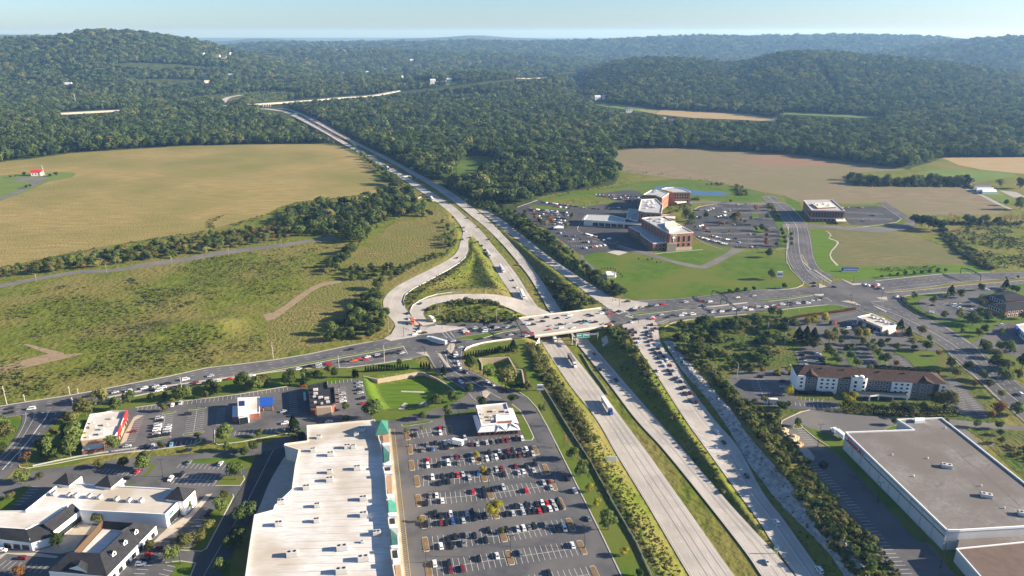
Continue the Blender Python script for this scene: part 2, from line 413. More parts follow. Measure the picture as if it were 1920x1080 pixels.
mk('brick_dark',(.21,.090,.065), col2=(.27,.125,.09), scale=.7, detail=6)
mk('brick_tan',(.42,.27,.16), col2=(.50,.33,.20), scale=.7, detail=6)
mk('stone',(.40,.32,.23), col2=(.50,.41,.31), scale=1.2, detail=6)
mk('white_wall',(.82,.82,.81), col2=(.86,.855,.845), scale=.3, detail=3)
mk('cream',(.70,.64,.53), col2=(.76,.71,.61), scale=.3, detail=4)
mk('grey_wall',(.16,.152,.16), col2=(.19,.182,.188), scale=.4, detail=4)
mk('panel_grey',(.50,.49,.47), col2=(.56,.55,.53), scale=.15, detail=5)
mk('dark_trim',(.045,.045,.05))
mk('wood_dark',(.085,.055,.035), col2=(.12,.08,.05), scale=1.0, stretch=(0,8))
mk('red',(.55,.035,.035), rough=.5)
mk('orange',(.62,.14,.03), rough=.5)
mk('blue',(.025,.10,.42), rough=.45)
mk('sign_green',(.01,.26,.16), rough=.5)
mk('sign_white',(.82,.82,.80), rough=.5)
mk('teal',(.02,.28,.23), rough=.5)
mk('glass',(.02,.025,.03), rough=.08, spec=.6)
mk('glass_blue',(.04,.055,.08), rough=.1, spec=.6)
mk('solar',(.02,.025,.09), rough=.15, spec=.6)
mk('steel',(.42,.43,.44), rough=.45, metal=.4, spec=.5)
mk('galv',(.55,.56,.56), rough=.5, metal=.3)
mk('dark_metal',(.03,.03,.033), rough=.5, spec=.4)
mk('rust',(.25,.085,.055), col2=(.32,.12,.08), scale=.3, rough=.8)
mk('wood_pole',(.22,.17,.12), col2=(.30,.23,.17), scale=2)
mk('lumber',(.52,.36,.21), col2=(.62,.46,.30), scale=2, detail=4)
mk('tyre',(.018,.018,.02), rough=.9)
mk('water',(.035,.065,.10), rough=.06, spec=.8)
mk('unit',(.52,.51,.48), col2=(.62,.60,.57), scale=1.0)
mk('block_wall',(.42,.33,.245), col2=(.52,.42,.32), scale=.8, detail=6)
# ================================================================ the ground
FIELD_LEFT = [(-120,314),(0,304),(50,299),(130,288),(230,281),(350,274),(480,271),(600,270),(640,277),(668,292),(690,310),(700,325),(706,345),(716,357),(700,362),(640,370),(560,378),(520,390),(500,402),(470,410),(430,420),(390,432),(340,440),(280,448),(220,458),(150,470),(80,485),(0,503),(-120,525)]
FIELD_RIGHT = [(1152,283),(1200,278),(1290,278),(1400,285),(1500,293),(1600,306),(1700,319),(1640,322),(1585,325),(1600,346),(1700,350),(1800,351),(1830,357),(1856,374),(1885,396),(1870,402),(1720,403),(1690,398),(1660,380),(1600,382),(1500,379),(1470,367),(1430,360),(1400,353),(1330,339),(1260,334),(1200,326),(1148,318)]
FIELD_PALE = [(1767,296),(1920,295),(2060,297),(2060,336),(1920,326),(1840,318),(1796,309)]
CLEARING = [(848,330),(860,305),(880,293),(915,293),(936,300),(930,320),(905,335),(870,347),(845,345)]
FAR_FIELD_TAN = [(1190,206),(1240,206),(1330,210),(1400,214),(1460,223),(1455,229),(1380,225),(1300,222),(1230,215)]
FAR_FIELD_GREEN = [(1105,191),(1130,193),(1190,199),(1240,206),(1230,214),(1190,209),(1150,203),(1110,197)]
FAR_FIELD_STRIP = [(1462,210),(1520,212),(1600,216),(1655,219),(1650,224),(1560,219),(1470,215)]
FAR_MEADOW = [(395,178),(440,175),(500,171),(560,173),(580,180),(530,190),(470,193),(430,190),(380,193),(290,195),(270,190),(330,186)]
FAR_LAWN = [(770,153),(850,153),(870,155),(860,160),(800,163),(775,160)]
FIELD_GREEN_R = [(1722,322),(1760,318),(1830,318),(1905,326),(1900,332),(1830,340),(1770,330)]
NO_TREES = [FIELD_LEFT, FIELD_RIGHT, FIELD_PALE, CLEARING, FAR_FIELD_TAN, FAR_FIELD_GREEN, FAR_FIELD_STRIP, FAR_LAWN, FIELD_GREEN_R]
HIGHWAY = [(40,214.5,0.8),(110,212,0.8),(160,209.5,.8),(230,206,1.0),(300,203,1.0),(380,199.5,1.0),(460,195.5,1.2),(490,194,1.3),(520,192,1.3),(580,188,1.3),(640,183,1.3),(700,179,1.1),(760,173,1.0),(820,167,1.0),(870,161,.9),(920,155,.8),(980,149,.8),(1030,144,.6)]
# the edge between the open country in front and the woods beyond, as photo pixels
WOODS_EDGE = [(-400,340),(-120,314),(0,304),(50,299),(130,288),(230,281),(350,274),(480,271),(600,270),(640,274),(655,262),(670,267),(720,291),(768,316),(812,339),(850,360),(880,374),(905,385),(950,398),(985,386),(1010,370),(1080,358),(1150,347),(1160,330),(1150,318),(1152,284),(1290,278),(1400,285),(1500,292),(1600,305),(1700,318),(1740,306),(1767,296),(1920,295),(2400,297)]
WE_X = [p[0] for p in WOODS_EDGE]; WE_Y = [p[1] for p in WOODS_EDGE]
def is_woods(px, py):
    return py < np.interp(px, WE_X, WE_Y)
def make_ground():
    az = np.radians(np.linspace(-52,52,800))
    r = np.geomspace(120,30000,890)
    A, R = np.meshgrid(az, r)
    x = (R * np.sin(A)).ravel(); y = (R * np.cos(A)).ravel()
    z = carve(x, y, base_height(x, y))
    px, py = project(x, y, z)
    n, m = len(az), len(r)
    i = (np.arange(m - 1)[:, None] * n + np.arange(n - 1)[None, :]).ravel()
    faces = np.stack([i, i + 1, i + n + 1, i + n],1)
    me = bpy.data.meshes.new('ground')
    me.vertices.add(len(x)); me.vertices.foreach_set('co', np.stack([x, y, z],1).ravel())
    me.loops.add(faces.size); me.loops.foreach_set('vertex_index', faces.ravel()[:, ].astype(np.int32))
    me.polygons.add(len(faces)); me.polygons.foreach_set('loop_start', np.arange(0, faces.size, 4, dtype=np.int32))
    d = np.hypot(x, y)
    woods = is_woods(px, py)
    for poly in (FAR_MEADOW,): woods &= ~in_poly(px, py, poly)
    mi = np.where(d > 9300,2, np.where(woods & (y > 700),1,0))[i].astype(np.int32)
    for mm in ('scrub','forest_floor','far_forest'): me.materials.append(M[mm])
    me.polygons.foreach_set('material_index', mi)
    me.polygons.foreach_set('use_smooth', np.ones(len(faces), bool))
    me.update(calc_edges=True); me.validate()
    o = link('ground', me); tag(o, kind='structure')
    return o
make_ground()
def structure(name, label=None):
    def f(o):
        tag(o, kind='structure')
        if label: o['label'] = label
        return o
    return f
SHN = [0]
def sheet(name, px, mat_, layer=1, label=None, z=0.0, holes=None, smooth_n=0, parent=None, kind='structure', zoff=None):
    if smooth_n: px = catmull(px, smooth_n, closed=True)
    w_ = PX(px, z)
    SHN[0] += 1
    zz = z + (0.035 * layer + 0.0006 * (SHN[0] % 50) if zoff is None else zoff)
    o_ = MB()
    vs = [Vector((p.x, p.y)) for p in w_]
    res = delaunay_2d_cdt(vs, [],[list(range(len(vs)))],1,1e-5)
    o_.add([(p.x, p.y, zz) for p in res[0]],[list(f) for f in res[2]])
    o = o_.build(name, M[mat_] if isinstance(mat_, str) else mat_, parent)
    for p in o.data.polygons:
        if p.normal.z < 0: p.flip()
    if parent is None and kind: tag(o, label, kind=kind)
    return o
def drape(name, px, mat_, zoff, label=None, step=None):
    """a field lying on the rolling country beyond"""
    pts = []
    for (x0, y0),(x1, y1) in zip(px, px[1:] + px[:1]):
        m = max(1, int(math.hypot(x1 - x0,(y1 - y0) * 3) / 14))
        for q in range(m): pts.append((x0 + (x1 - x0) * q / m, y0 + (y1 - y0) * q / m))
    w_ = [G(*p) for p in pts]
    vs = [Vector((p.x, p.y)) for p in w_]
    xs = [p.x for p in w_]; ys = [p.y for p in w_]
    step = step or max(max(xs) - min(xs), max(ys) - min(ys)) / 40
    gx, gy = np.meshgrid(np.arange(min(xs), max(xs), step), np.arange(min(ys), max(ys), step))
    ins = in_poly(gx.ravel(), gy.ravel(),[(v.x, v.y) for v in vs])
    n0 = len(vs)
    vs2 = vs + [Vector((a, b)) for a, b in zip(gx.ravel()[ins], gy.ravel()[ins])]
    res = delaunay_2d_cdt(vs2,[],[list(range(n0))],1,1e-4)
    X = np.array([v.x for v in res[0]]); Y = np.array([v.y for v in res[0]])
    Z = ground_z(X, Y) + zoff
    b = MB(); b.add(list(zip(X, Y, Z)),[list(f) for f in res[2]])
    o = b.build(name, M[mat_])
    for p in o.data.polygons:
        if p.normal.z < 0: p.flip()
    return tag(o, label, kind='structure')
def drape_n(name, px, mat_, zoff, label=None, step=3.0, rough=0.0):
    '''a lawn lying on the banks: outline measured on the level, heights from the ground'''
    w_ = PX(px)
    pts = []
    for a, c in zip(w_, w_[1:] + w_[:1]):
        m = max(1, int((c - a).length / step))
        pts += [a.lerp(c, q / m) for q in range(m)]
    vs = [Vector((p.x, p.y)) for p in pts]
    xs = [p.x for p in w_]; ys = [p.y for p in w_]
    gx, gy = np.meshgrid(np.arange(min(xs), max(xs), step), np.arange(min(ys), max(ys), step))
    ins = in_poly(gx.ravel(), gy.ravel(),[(v.x, v.y) for v in vs])
    res = delaunay_2d_cdt(vs + [Vector((a, c)) for a, c in zip(gx.ravel()[ins], gy.ravel()[ins])],[],[list(range(len(vs)))],1,1e-4)
    X = np.array([v.x for v in res[0]]); Y = np.array([v.y for v in res[0]])
    Z = ground_z(X, Y) + zoff
    if rough: Z = Z + rough * (np.abs(fnoise(X, Y, 1.7,3)) + np.abs(fnoise(X, Y, .6,8)) * .6)
    b = MB(); b.add(list(zip(X, Y, Z)),[list(f) for f in res[2]])
    return tag(up(b.build(name, M[mat_])), label, kind='structure')
def strip(name, rows, mat_, zoff, parent=None, n=8, kind='structure', label=None, closed=False):
    """a road surface between two measured edges"""
    prs = ribbon_world(rows, n) if isinstance(rows[0][0],(int, float)) else rows
    b = MB(); vs = []
    for a, c in prs: vs += [(a.x, a.y, a.z + zoff),(c.x, c.y, c.z + zoff)]
    b.add(vs, [(2 * i, 2 * i + 1,2 * i + 3,2 * i + 2) for i in range(len(prs) - 1)])
    o = b.build(name, M[mat_], parent)
    for p in o.data.polygons:
        if p.normal.z < 0: p.flip()
    if parent is None: tag(o, label, kind=kind)
    return o, prs
def mark_into(b, prs, frac, width, zoff, dash=None, phase=0.0, t0=0.0, t1=1.0):
    """a painted line at a fraction across a road, solid or dashed (dash, period)"""
    pts = [a.lerp(c, frac) for a, c in prs]
    line_into(b, pts, width, zoff, dash, phase, t0, t1)
def line_into(b, pts, width, zoff, dash=None, phase=0.0, t0=0.0, t1=1.0):
    L = [0.0]
    for p, q in zip(pts, pts[1:]): L.append(L[-1] + (q - p).length)
    T = L[-1]
    if T < 0.05: return
    def at(s):
        s = min(max(s, 0), T)
        i = max(1, min(int(np.searchsorted(L, s)), len(pts) - 1))
        u = (s - L[i - 1]) / max(L[i] - L[i - 1],1e-9)
        p = pts[i - 1].lerp(pts[i], u); d = (pts[i] - pts[i - 1])
        d = Vector((d.x, d.y, 0)).normalized()
        return p, Vector((-d.y, d.x, 0))
    segs = []
    if dash:
        s = T * t0 + phase
        while s < T * t1: segs.append((s, min(s + dash[0], T * t1))); s += dash[1]
    else: segs = [(T * t0, T * t1)]
    for s0, s1 in segs:
        m = max(1, int((s1 - s0) / 6))
        vs = []
        for q in range(m + 1):
            p, nn = at(s0 + (s1 - s0) * q / m)
            a, c = p + nn * width / 2, p - nn * width / 2
            vs += [(c.x, c.y, p.z + zoff),(a.x, a.y, p.z + zoff)]
        b.add(vs, [(2 * i, 2 * i + 1,2 * i + 3,2 * i + 2) for i in range(m)])
def up(o):
    for p in o.data.polygons:
        if p.normal.z < 0: p.flip()
    return o
KERBS = MB()
def kerb(px, z=0.0, wd=0.45, h=0.14, smooth_n=0, closed=False):
    if smooth_n: px = catmull(px, smooth_n, closed)
    pts = PX(px, z)
    if closed and not smooth_n: pts = pts + [pts[0]]
    elif closed: pts = pts + [pts[0]]
    vs = []
    n = len(pts)
    for i, p in enumerate(pts):
        d = pts[min(i + 1, n - 1)] - pts[max(i - 1,0)]
        if closed and i in (0, n - 1): d = pts[1] - pts[n - 2]
        d = Vector((d.x, d.y, 0)).normalized(); nn = Vector((-d.y, d.x, 0)) * wd / 2
        vs += [(p.x - nn.x, p.y - nn.y, z),(p.x - nn.x, p.y - nn.y, z + h),(p.x + nn.x, p.y + nn.y, z + h),(p.x + nn.x, p.y + nn.y, z)]
    fs = []
    for i in range(n - 1):
        a, c = 4 * i, 4 * i + 4
        fs += [(a, a + 1, c + 1, c),(a + 1, a + 2, c + 2, c + 1),(a + 2, a + 3, c + 3, c + 2)]
    KERBS.add(vs, fs)
ISL = {}
def island(px, top='mulch', smooth_n=3, z=0.0, h=0.15):
    """a kerbed island: pale kerb round a raised bed"""
    c = catmull(px, smooth_n, closed=True) if smooth_n else px
    w_ = PX(c, z)
    KERBS.prism([(p.x, p.y) for p in w_], z, z + h)
    cx = sum(p.x for p in w_) / len(w_); cy = sum(p.y for p in w_) / len(w_)
    inn = []
    for p in w_:
        d = Vector((p.x - cx, p.y - cy)); L = d.length
        s = max(0.3,(L - 0.42) / L)
        inn.append((cx + d.x * s, cy + d.y * s))
    ISL.setdefault(top, MB()).poly([(x, y, z + h + 0.03) for x, y in inn])
# ---------------------------------------------------------------- fields
sheet('field', FIELD_LEFT, 'field_gold',1,'golden crop field left of the freeway')
sheet('field',[(1152,283),(1200,278),(1290,278),(1400,285),(1500,293),(1600,306),(1700,319),(1640,322),(1585,325),(1600,346),(1700,350),(1800,351),(1830,357),(1856,374),(1885,396),(1870,402),(1720,403),(1690,398),(1660,380),(1600,382),(1500,379),(1470,367),(1430,360),(1400,353),(1330,339),(1260,334),(1200,326),(1148,318)],'field_brown',1,'bare brown field beyond the hospital')
sheet('field_patch',[(1402,296),(1430,291),(1470,291),(1520,297),(1560,305),(1572,310),(1520,311),(1460,310),(1415,304)],'field_red',2,'reddish patch of soil in the brown field', smooth_n=3)
sheet('field', FIELD_PALE, 'field_tan',1,'pale stubble field at the far right')
sheet('field', FIELD_GREEN_R, 'field_green',1,'green strip field by the farm')
sheet('meadow', CLEARING, 'lawn',1,'grassy clearing in the woods by the freeway', smooth_n=4)
sheet('field',[(40,1050)] and k('H',(40,1050),(170,930),(300,830),(420,720),(540,620),(620,500),(740,430),(950,400),(1200,385),(1330,400),(1400,480),(1420,600),(1440,720),(1400,800),(1280,830),(1120,880),(1060,960),(900,1030),(700,1045),(500,1075),(300,1090)),'field_corn',1,'small tan corn field inside the ramp curve')
sheet('field',[(498,604),(530,584),(566,560),(600,542),(640,528),(690,520),(706,520),(700,534),(680,552),(662,570),(645,592),(622,628),(612,645),(570,655),(512,668),(500,640)],'field_corn',1,'standing corn beside the road')
sheet('dirt_track',[(493,590),(512,586),(532,574),(556,556),(584,538),(606,529),(640,526),(640,530),(606,536),(586,546),(560,566),(538,582),(516,598),(500,602)],'dirt',2,'bare dirt track along the corn')
sheet('dirt_track', k('A4',(-120,1010),(0,985),(120,950),(300,905),(350,915),(480,905),(330,945),(200,975),(60,1005),(-120,1060)),'dirt',1,'dirt track across the rough ground', smooth_n=2)
sheet('dirt_track', k('A4',(130,855),(180,860),(250,880),(360,905),(340,925),(270,910),(190,880)),'dirt',1, smooth_n=2)
sheet('bare_soil', k('A4',(855,825),(960,790),(1060,775),(1050,795),(940,820),(870,835)),'dirt',6, smooth_n=2)
sheet('field', k('C5',(700,555),(1400,600),(1920,640),(2300,760),(2700,950),(2960,1100),(2400,1085),(1440,1120),(960,1100),(820,1010),(800,900),(890,800),(900,730),(790,690),(770,640)),'field_olive',2,'mown olive field beside the campus road', smooth_n=2)
sheet('lawn',[(1519,430),(1547,430),(1556,443),(1573,452),(1562,475),(1567,492),(1592,502),(1690,498),(1760,496),(1830,498),(1862,511),(1760,513),(1663,523),(1612,527),(1570,521),(1535,503),(1525,477)],'lawn_striped',1,'mown striped lawn along the campus road')
sheet('footpath', k('C5',(690,570),(760,610),(795,650),(755,690),(830,715),(890,740),(905,770),(860,830),(800,890),(780,950),(810,1010),(860,1060),(900,1100),(870,1110),(780,1010),(760,940),(785,880),(850,810),(875,765),(850,735),(745,700),(775,645),(740,610)),'sidewalk',4)
# scrub at the far right keeps the rough ground; farm yard at the left
sheet('lawn', k('G',(-900,480),(0,470),(400,440),(560,430),(850,420),(1130,410),(1300,420),(1385,440),(1300,500),(1100,540),(880,580),(700,660),(400,790),(0,930),(-400,1090),(-900,1250)),'field_green',2,'green lawn of the small farm office')
sheet('driveway', k('G',(-900,1190),(-400,1010),(0,870),(300,740),(600,600),(790,570),(870,520),(850,500),(560,490),(330,520),(205,560),(230,578),(600,590),(780,580),(700,625),(450,735),(200,840),(0,925),(-400,1085),(-900,1270)),'asphalt_old',3)
# land round the hospital
HOSP_LAWN = [(1093,480),(1118,473),(1140,474),(1161,479),(1178,473),(1210,479),(1243,487),(1280,496),(1320,503),(1340,500),(1375,475),(1400,472),(1440,473),(1470,478),(1478,492),(1500,520),(1505,530),(1493,540),(1430,542),(1347,551),(1280,559),(1190,563),(1172,558),(1162,545),(1150,535),(1110,510),(1090,490)]
sheet('lawn', HOSP_LAWN, 'lawn',1,'broad green lawn in front of the hospital')
sheet('lawn',[(960,404),(985,386),(1010,371),(1080,359),(1160,348),(1196,341),(1260,336),(1330,340),(1400,354),(1432,361),(1436,378),(1400,383),(1340,376),(1300,370),(1240,400),(1190,400),(1100,366),(1020,380),(975,404)],'lawn',1,'green verge behind the hospital')
sheet('lawn',[(1215,478),(1290,455),(1400,466),(1372,475),(1338,499),(1318,502),(1280,495),(1243,486)],'lawn',1)
sheet('lawn',[(1452,415),(1470,400),(1476,430),(1473,470),(1450,470)],'lawn',1)
sheet('lawn',[(1470,368),(1500,380),(1510,420),(1510,425),(1480,395)],'lawn',1)
water = sheet('water', k('C2',(520,95),(640,75),(800,80),(960,90),(1040,110),(1150,140),(1400,150),(1560,165),(1665,190),(1600,205),(1500,215),(1300,215),(1100,200),(900,160),(700,130),(560,125)),'water',3,'retention pond behind the hospital', smooth_n=2)
sheet('asphalt_lot',[(962,393),(1007,376),(1022,378),(1090,388),(1117,384),(1160,378),(1115,366),(1138,361),(1185,356),(1205,366),(1200,400),(1180,440),(1200,455),(1216,471),(1160,474),(1120,473),(1095,479),(1080,471),(1060,456),(1020,428),(985,408)],'asphalt_dark',2,'hospital car park west of the building', smooth_n=2)
sheet('asphalt_lot', k('C3',(-40,720),(100,560),(130,470),(210,400),(420,350),(560,335),(1220,340),(1345,500),(1370,600),(1425,690),(1460,740),(1440,1000),(1280,1010),(860,1005),(720,985),(520,960),(300,900),(130,820)),'asphalt_dark',2,'fan shaped hospital car park', smooth_n=1)
sheet('lawn', k('C1',(230,390),(360,355),(560,370),(740,400),(880,420),(760,425),(500,420),(300,415)),'lawn',3)
for pts in (k('C3',(1040,480),(1110,470),(1150,550),(1040,555)), k('C3',(1060,680),(1220,690),(1215,785),(1050,785))):
    sheet('lawn', pts, 'lawn',3)
sheet('asphalt_lot', k('C5',(900,230),(1460,210),(1620,250),(1830,400),(1760,450),(1300,500),(1080,490),(1000,420),(960,330)),'asphalt_dark',2,'office car park beside the brown field')
sheet('asphalt_road', k('C5',(1480,160),(1600,150),(1920,350),(2080,460),(2040,500),(1860,400),(1540,200)),'asphalt',3)
sheet('lawn', k('C5',(930,195),(1490,190),(1480,215),(940,222)),'lawn',3)
sheet('lawn', k('C5',(1300,510),(1780,455),(1840,405),(1900,440),(1820,470),(1420,530)),'lawn',3)
# ---------------------------------------------------------------- mall land (base), lots and lanes
VERGE_R = [(1170,606)]
drape_n('lawn',[(187,757),(330,728),(450,707),(560,693),(640,692),(773,674),(800,690),(845,715),(876,735),(872,752),(840,760),(780,778),(690,792),(560,812),(480,770),(200,850),(140,870),(60,880),(45,860),(110,800)],'lawn',.036,'grass strip between the road and the shops')
drape_n('lawn',[(872,660),(920,644),(985,637),(1005,650),(1018,690),(1022,722),(985,735),(940,715),(900,690),(868,672)],'lawn',.035,'grass bank beside the overpass')
drape_n('lawn',[(972,737),(1000,725),(1022,722),(1060,790),(1110,860),(1160,930),(1220,1010),(1268,1080),(1310,1150),(1200,1150),(1170,1080),(1090,920),(1020,790)],'verge',.04,'grass slope between the car park and the freeway')
drape_n('lawn',[(978,737),(1003,729),(1035,780),(1075,850),(1120,925),(1172,1010),(1212,1080),(1255,1150),(1195,1150),(1168,1080),(1090,925),(1018,795)],'lawn',.10,'mown strip inside the fence')
sheet('lawn',[(-120,800),(0,782),(38,783),(42,800),(28,830),(10,850),(0,857),(-120,930)],'lawn',1)
sheet('lawn',[(0,925),(60,880),(150,872),(220,862),(280,868),(360,850),(480,835),(560,812),(560,850),(500,880),(460,900),(430,1080),(420,1150),(0,1150)],'lawn',1)
# lots
sheet('asphalt_lot',[(715,793),(780,778),(842,760),(876,740),(890,745),(955,750),(978,738),(1018,795),(1090,925),(1168,1080),(1200,1150),(735,1150),(728,1080)],'asphalt',3,'car park in front of the big store')
sheet('asphalt_lot', k('D4',(-400,560),(-250,470),(0,430),(560,355),(1230,275),(1890,170),(2050,180),(2400,350),(2600,480),(2900,640),(2650,680),(2400,690),(1890,745),(1290,860),(990,900),(800,840),(700,900),(0,990),(-250,1030),(-450,1010),(-560,700)),'asphalt',3,'car park of the roadside restaurants')
sheet('asphalt_lot',[(540,765),(552,735),(580,730),(665,710),(680,713),(692,762),(700,790),(640,800),(575,802),(545,800)],'asphalt',4)
sheet('concrete_apron',[(480,890),(546,850),(556,850),(552,920),(530,945),(498,965),(478,985),(466,960)],'concrete',4,'loading yard behind the big store')
sheet('asphalt_lot',[(20,960),(60,905),(120,880),(180,880),(250,866),(300,862),(330,858),(430,860),(468,872),(455,912),(420,960),(372,1040),(350,1080),(330,1150),(-80,1150),(-60,1000)],'asphalt',4,'car park round the white shops')
sheet('asphalt_lot', k('E7',(130,740),(140,690),(220,650),(420,580),(600,590),(900,630),(1250,660),(1300,780),(800,850),(560,830),(350,730),(330,760),(420,830),(560,960),(700,1090),(1100,1400),(1500,1800),(2100,2500),(1600,2500),(1230,1900),(900,1500),(620,1180),(360,950),(240,830)),'asphalt_old',2,'old pavement beside the warehouse')
sheet('asphalt_lot',[(1508,845),(1560,845),(1640,925),(1720,1000),(1790,1080),(1840,1150),(1715,1150),(1672,1080),(1600,985),(1545,905),(1512,865)],'asphalt',3,'empty marked car park beside the warehouse')
sheet('lawn', k('E7',(350,745),(420,820),(700,1010),(900,1250),(1500,1900),(1600,1900),(1100,1250),(700,850),(560,800)),'lawn',3)
sheet('asphalt_lot', k('E8',(640,750),(1260,810),(1500,850),(1500,950),(1260,840),(1000,830),(750,820),(830,890),(1000,1080),(1130,1200),(950,1200),(700,850),(560,740)),'asphalt_old',2,'service lane behind the warehouse')
sheet('lawn', k('E8',(760,820),(1260,850),(1500,900),(1500,1300),(1200,1200),(1000,1010),(880,900)),'verge',3)
drape_n('lawn',[(1250,628),(1290,602),(1390,592),(1500,580),(1560,575),(1600,580),(1700,620),(1760,650),(1800,690),(1840,730),(1880,790),(1800,800),(1500,770),(1470,790),(1400,760),(1340,700),(1290,680)],'verge',.035,'grassland between the slip road and the hotel')
sheet('lawn', k('C6',(40,750),(900,655),(1080,665),(1200,690),(1300,715),(900,780),(370,870),(200,800)),'lawn',2)
sheet('asphalt_lot', k('E5',(-100,320),(30,260),(430,190),(840,140),(1000,190),(1350,300),(1500,480),(1700,580),(1900,600),(1890,665),(1500,640),(1380,650),(1290,660),(1320,700),(1480,760),(1580,880),(1500,900),(700,860),(420,860),(130,860),(60,670),(150,630),(280,590),(430,560),(330,440),(-60,360)),'asphalt',3,'car park between the hotel and the fast food restaurant')
sheet('asphalt_lot',[(1367,710),(1378,700),(1410,696),(1460,692),(1490,690),(1490,750),(1570,752),(1575,768),(1500,768),(1420,760),(1385,750)],'asphalt',3,'car park at the end of the hotel')
sheet('asphalt_lot', k('E8',(600,400),(700,420),(960,700),(950,745),(830,740),(700,700),(620,600),(580,500)),'asphalt',3)
for pts in (k('E5',(670,665),(740,660),(880,850),(780,850)), k('E5',(1050,680),(1140,680),(1260,830),(1140,830)), k('E5',(380,640),(520,640),(640,840),(480,850)), k('E5',(560,480),(720,480),(720,510),(560,510)), k('E5',(820,480),(1000,480),(1000,505),(820,505))):
    sheet('lawn', pts, 'lawn',5)
sheet('lawn', k('E5',(1300,650),(1500,650),(1890,670),(1890,900),(1600,890),(1480,750),(1360,700)),'lawn',4)
sheet('lawn', k('E6',(300,420),(420,370),(940,310),(1320,260),(1920,170),(1920,1300),(1500,1200),(1180,980),(850,740),(600,610)),'lawn',1,'planted ground east of the side road')
sheet('asphalt_lot', k('E6',(560,420),(900,350),(1150,310),(1500,270),(1650,260),(1660,300),(1340,350),(1280,400),(1440,470),(1400,580),(1130,620),(960,680),(750,690),(860,640),(620,560),(560,500)),'asphalt',3,'car park of the brick office')
sheet('asphalt_lot', k('E6',(1220,980),(1400,860),(1540,740),(1920,700),(1990,720),(1990,1200),(1700,1120),(1360,1040)),'asphalt',3,'car park of the shop with the red pergola')
# ---------------------------------------------------------------- roads at ground level
RD = 5
ROAD_W = [(-120,792,-120,812),(-60,776,-60,800),(0,762,0,786),(60,752,60,776),(127,742,127,773),(187,731,187,757),(253,718,253,743),(320,705,330,727),(387,690,400,714),(450,683,465,704),(513,675,525,696),(580,664,590,690),(640,651,650,690),(700,640,712,682),(740,630,773,672),(775,618,800,668),(800,610,840,660),(820,606,868,657)]
ROAD_M = [(813,606,868,657),(850,606,885,650),(885,605,910,642),(920,603,945,637),(947,600,975,634),(973,597,1003,630)]
ROAD_E = [(1127,577,1150,610),(1160,573,1185,607),(1187,564,1230,609),(1235,561,1262,602),(1280,559,1300,597),(1347,551,1380,590),(1430,543,1460,580),(1493,541,1520,574),(1530,536,1565,571),(1570,528,1600,577),(1600,527,1690,585),(1640,525,1700,556),(1690,520,1740,551),(1763,513,1790,546),(1840,512,1870,538),(1920,510,1940,531),(2040,506,2060,523)]
road, _ = strip('road',[r + (0,) for r in ROAD_W],'asphalt',0.035 * RD, n=4, label='wide divided road running up to the overpass')
strip('road',[r + (0,) for r in ROAD_M],'asphalt',0.035 * RD + .004, n=4)
road_e, _ = strip('road',[r + (0,) for r in ROAD_E],'asphalt',0.035 * RD, n=4, label='wide divided road beyond the overpass')
ROAD_N = [(1512,534,1568,521),(1500,522,1548,511),(1489,508,1536,503),(1478,490,1526,482),(1473,462,1521,450),(1476,430,1514,427),(1468,414,1504,412),(1458,398,1492,396),(1446,385,1476,385),(1433,375,1460,375),(1428,368,1452,368)]
strip('road',[r + (0,) for r in ROAD_N],'asphalt',0.035 * RD + .008, n=4, label='campus road leading up to the hospital')
ROAD_S = [(1560,571,1690,556),(1600,578,1690,567),(1640,587,1706,583),(1665,594,1730,596),(1713,623,1776,613),(1760,647,1822,644),(1800,680,1850,665),(1827,707,1884,694),(1856,737,1912,720),(1900,775,1960,755),(1960,830,2020,805)]
strip('road',[r + (0,) for r in ROAD_S],'asphalt',0.035 * RD + .012, n=4, label='side road leading right past the hotel')
ROAD_MALL = [(795,660,870,655),(803,672,868,668),(814,690,868,684),(830,706,880,694),(855,722,905,706),(872,733,935,722),(880,745,965,735),(890,753,985,743)]
strip('road',[r + (0,) for r in ROAD_MALL],'asphalt',0.035 * RD + .016, n=4, label='mall entrance road with a queue of cars')
strip('road',[r + (0,) for r in [(872,735,905,745),(875,750,900,757),(850,763,872,772),(800,776,812,789),(740,788,745,802),(690,795,690,810),(640,802,640,820),(575,808,575,832),(500,830,500,850),(420,845,420,865),(330,853,340,875),(220,862,220,880),(140,874,140,892),(60,884,70,905),(0,905,20,925),(-80,945,-60,965)]],'asphalt',0.035 * RD - .03, n=4, label='lane behind the roadside restaurants')
strip('road',[r + (0,) for r in [(40,774,122,772),(42,785,112,785),(38,800,95,800),(25,825,70,830),(5,848,45,858),(-20,868,20,890),(-90,915,-50,945)]],'asphalt',0.035 * RD + .02, n=4, label='side road curving off at the left')
strip('road',[r + (0,) for r in [(480,850,545,838),(470,880,518,882),(455,912,502,912),(425,960,482,960),(395,1010,450,1010),(350,1080,415,1080),(310,1150,385,1150)]],'asphalt_dark',0.035 * RD + .024, n=4, label='lane between the white shops and the big store')
strip('road',[r + (0,) for r in [(978,738,955,752),(1010,775,985,785),(1045,835,1010,830)]],'asphalt',0.035 * RD + .03, n=3)
strip('road',[r + (0,) for r in k('C5',(60,470),(60,545),(450,490),(450,545),(800,510),(800,560),(1100,520),(1200,580),(1500,520),(1500,610),(1900,470),(1900,580),(2080,450),(2080,560)) and [(1467,420,1467,428),(1516,421,1516,428),(1560,423,1560,429),(1605,426,1605,433),(1650,425,1650,436),(1690,421,1690,432),(1716,417,1716,425)]],'asphalt_old',0.035 * RD + .03, n=4, label='cross lane behind the striped lawn')
strip('road',[r + (0,) for r in [(1280,378,1280,383),(1330,377,1330,381),(1380,380,1380,384),(1434,380,1434,386),(1470,380,1470,386)]],'asphalt_old',0.035 * RD, n=3)
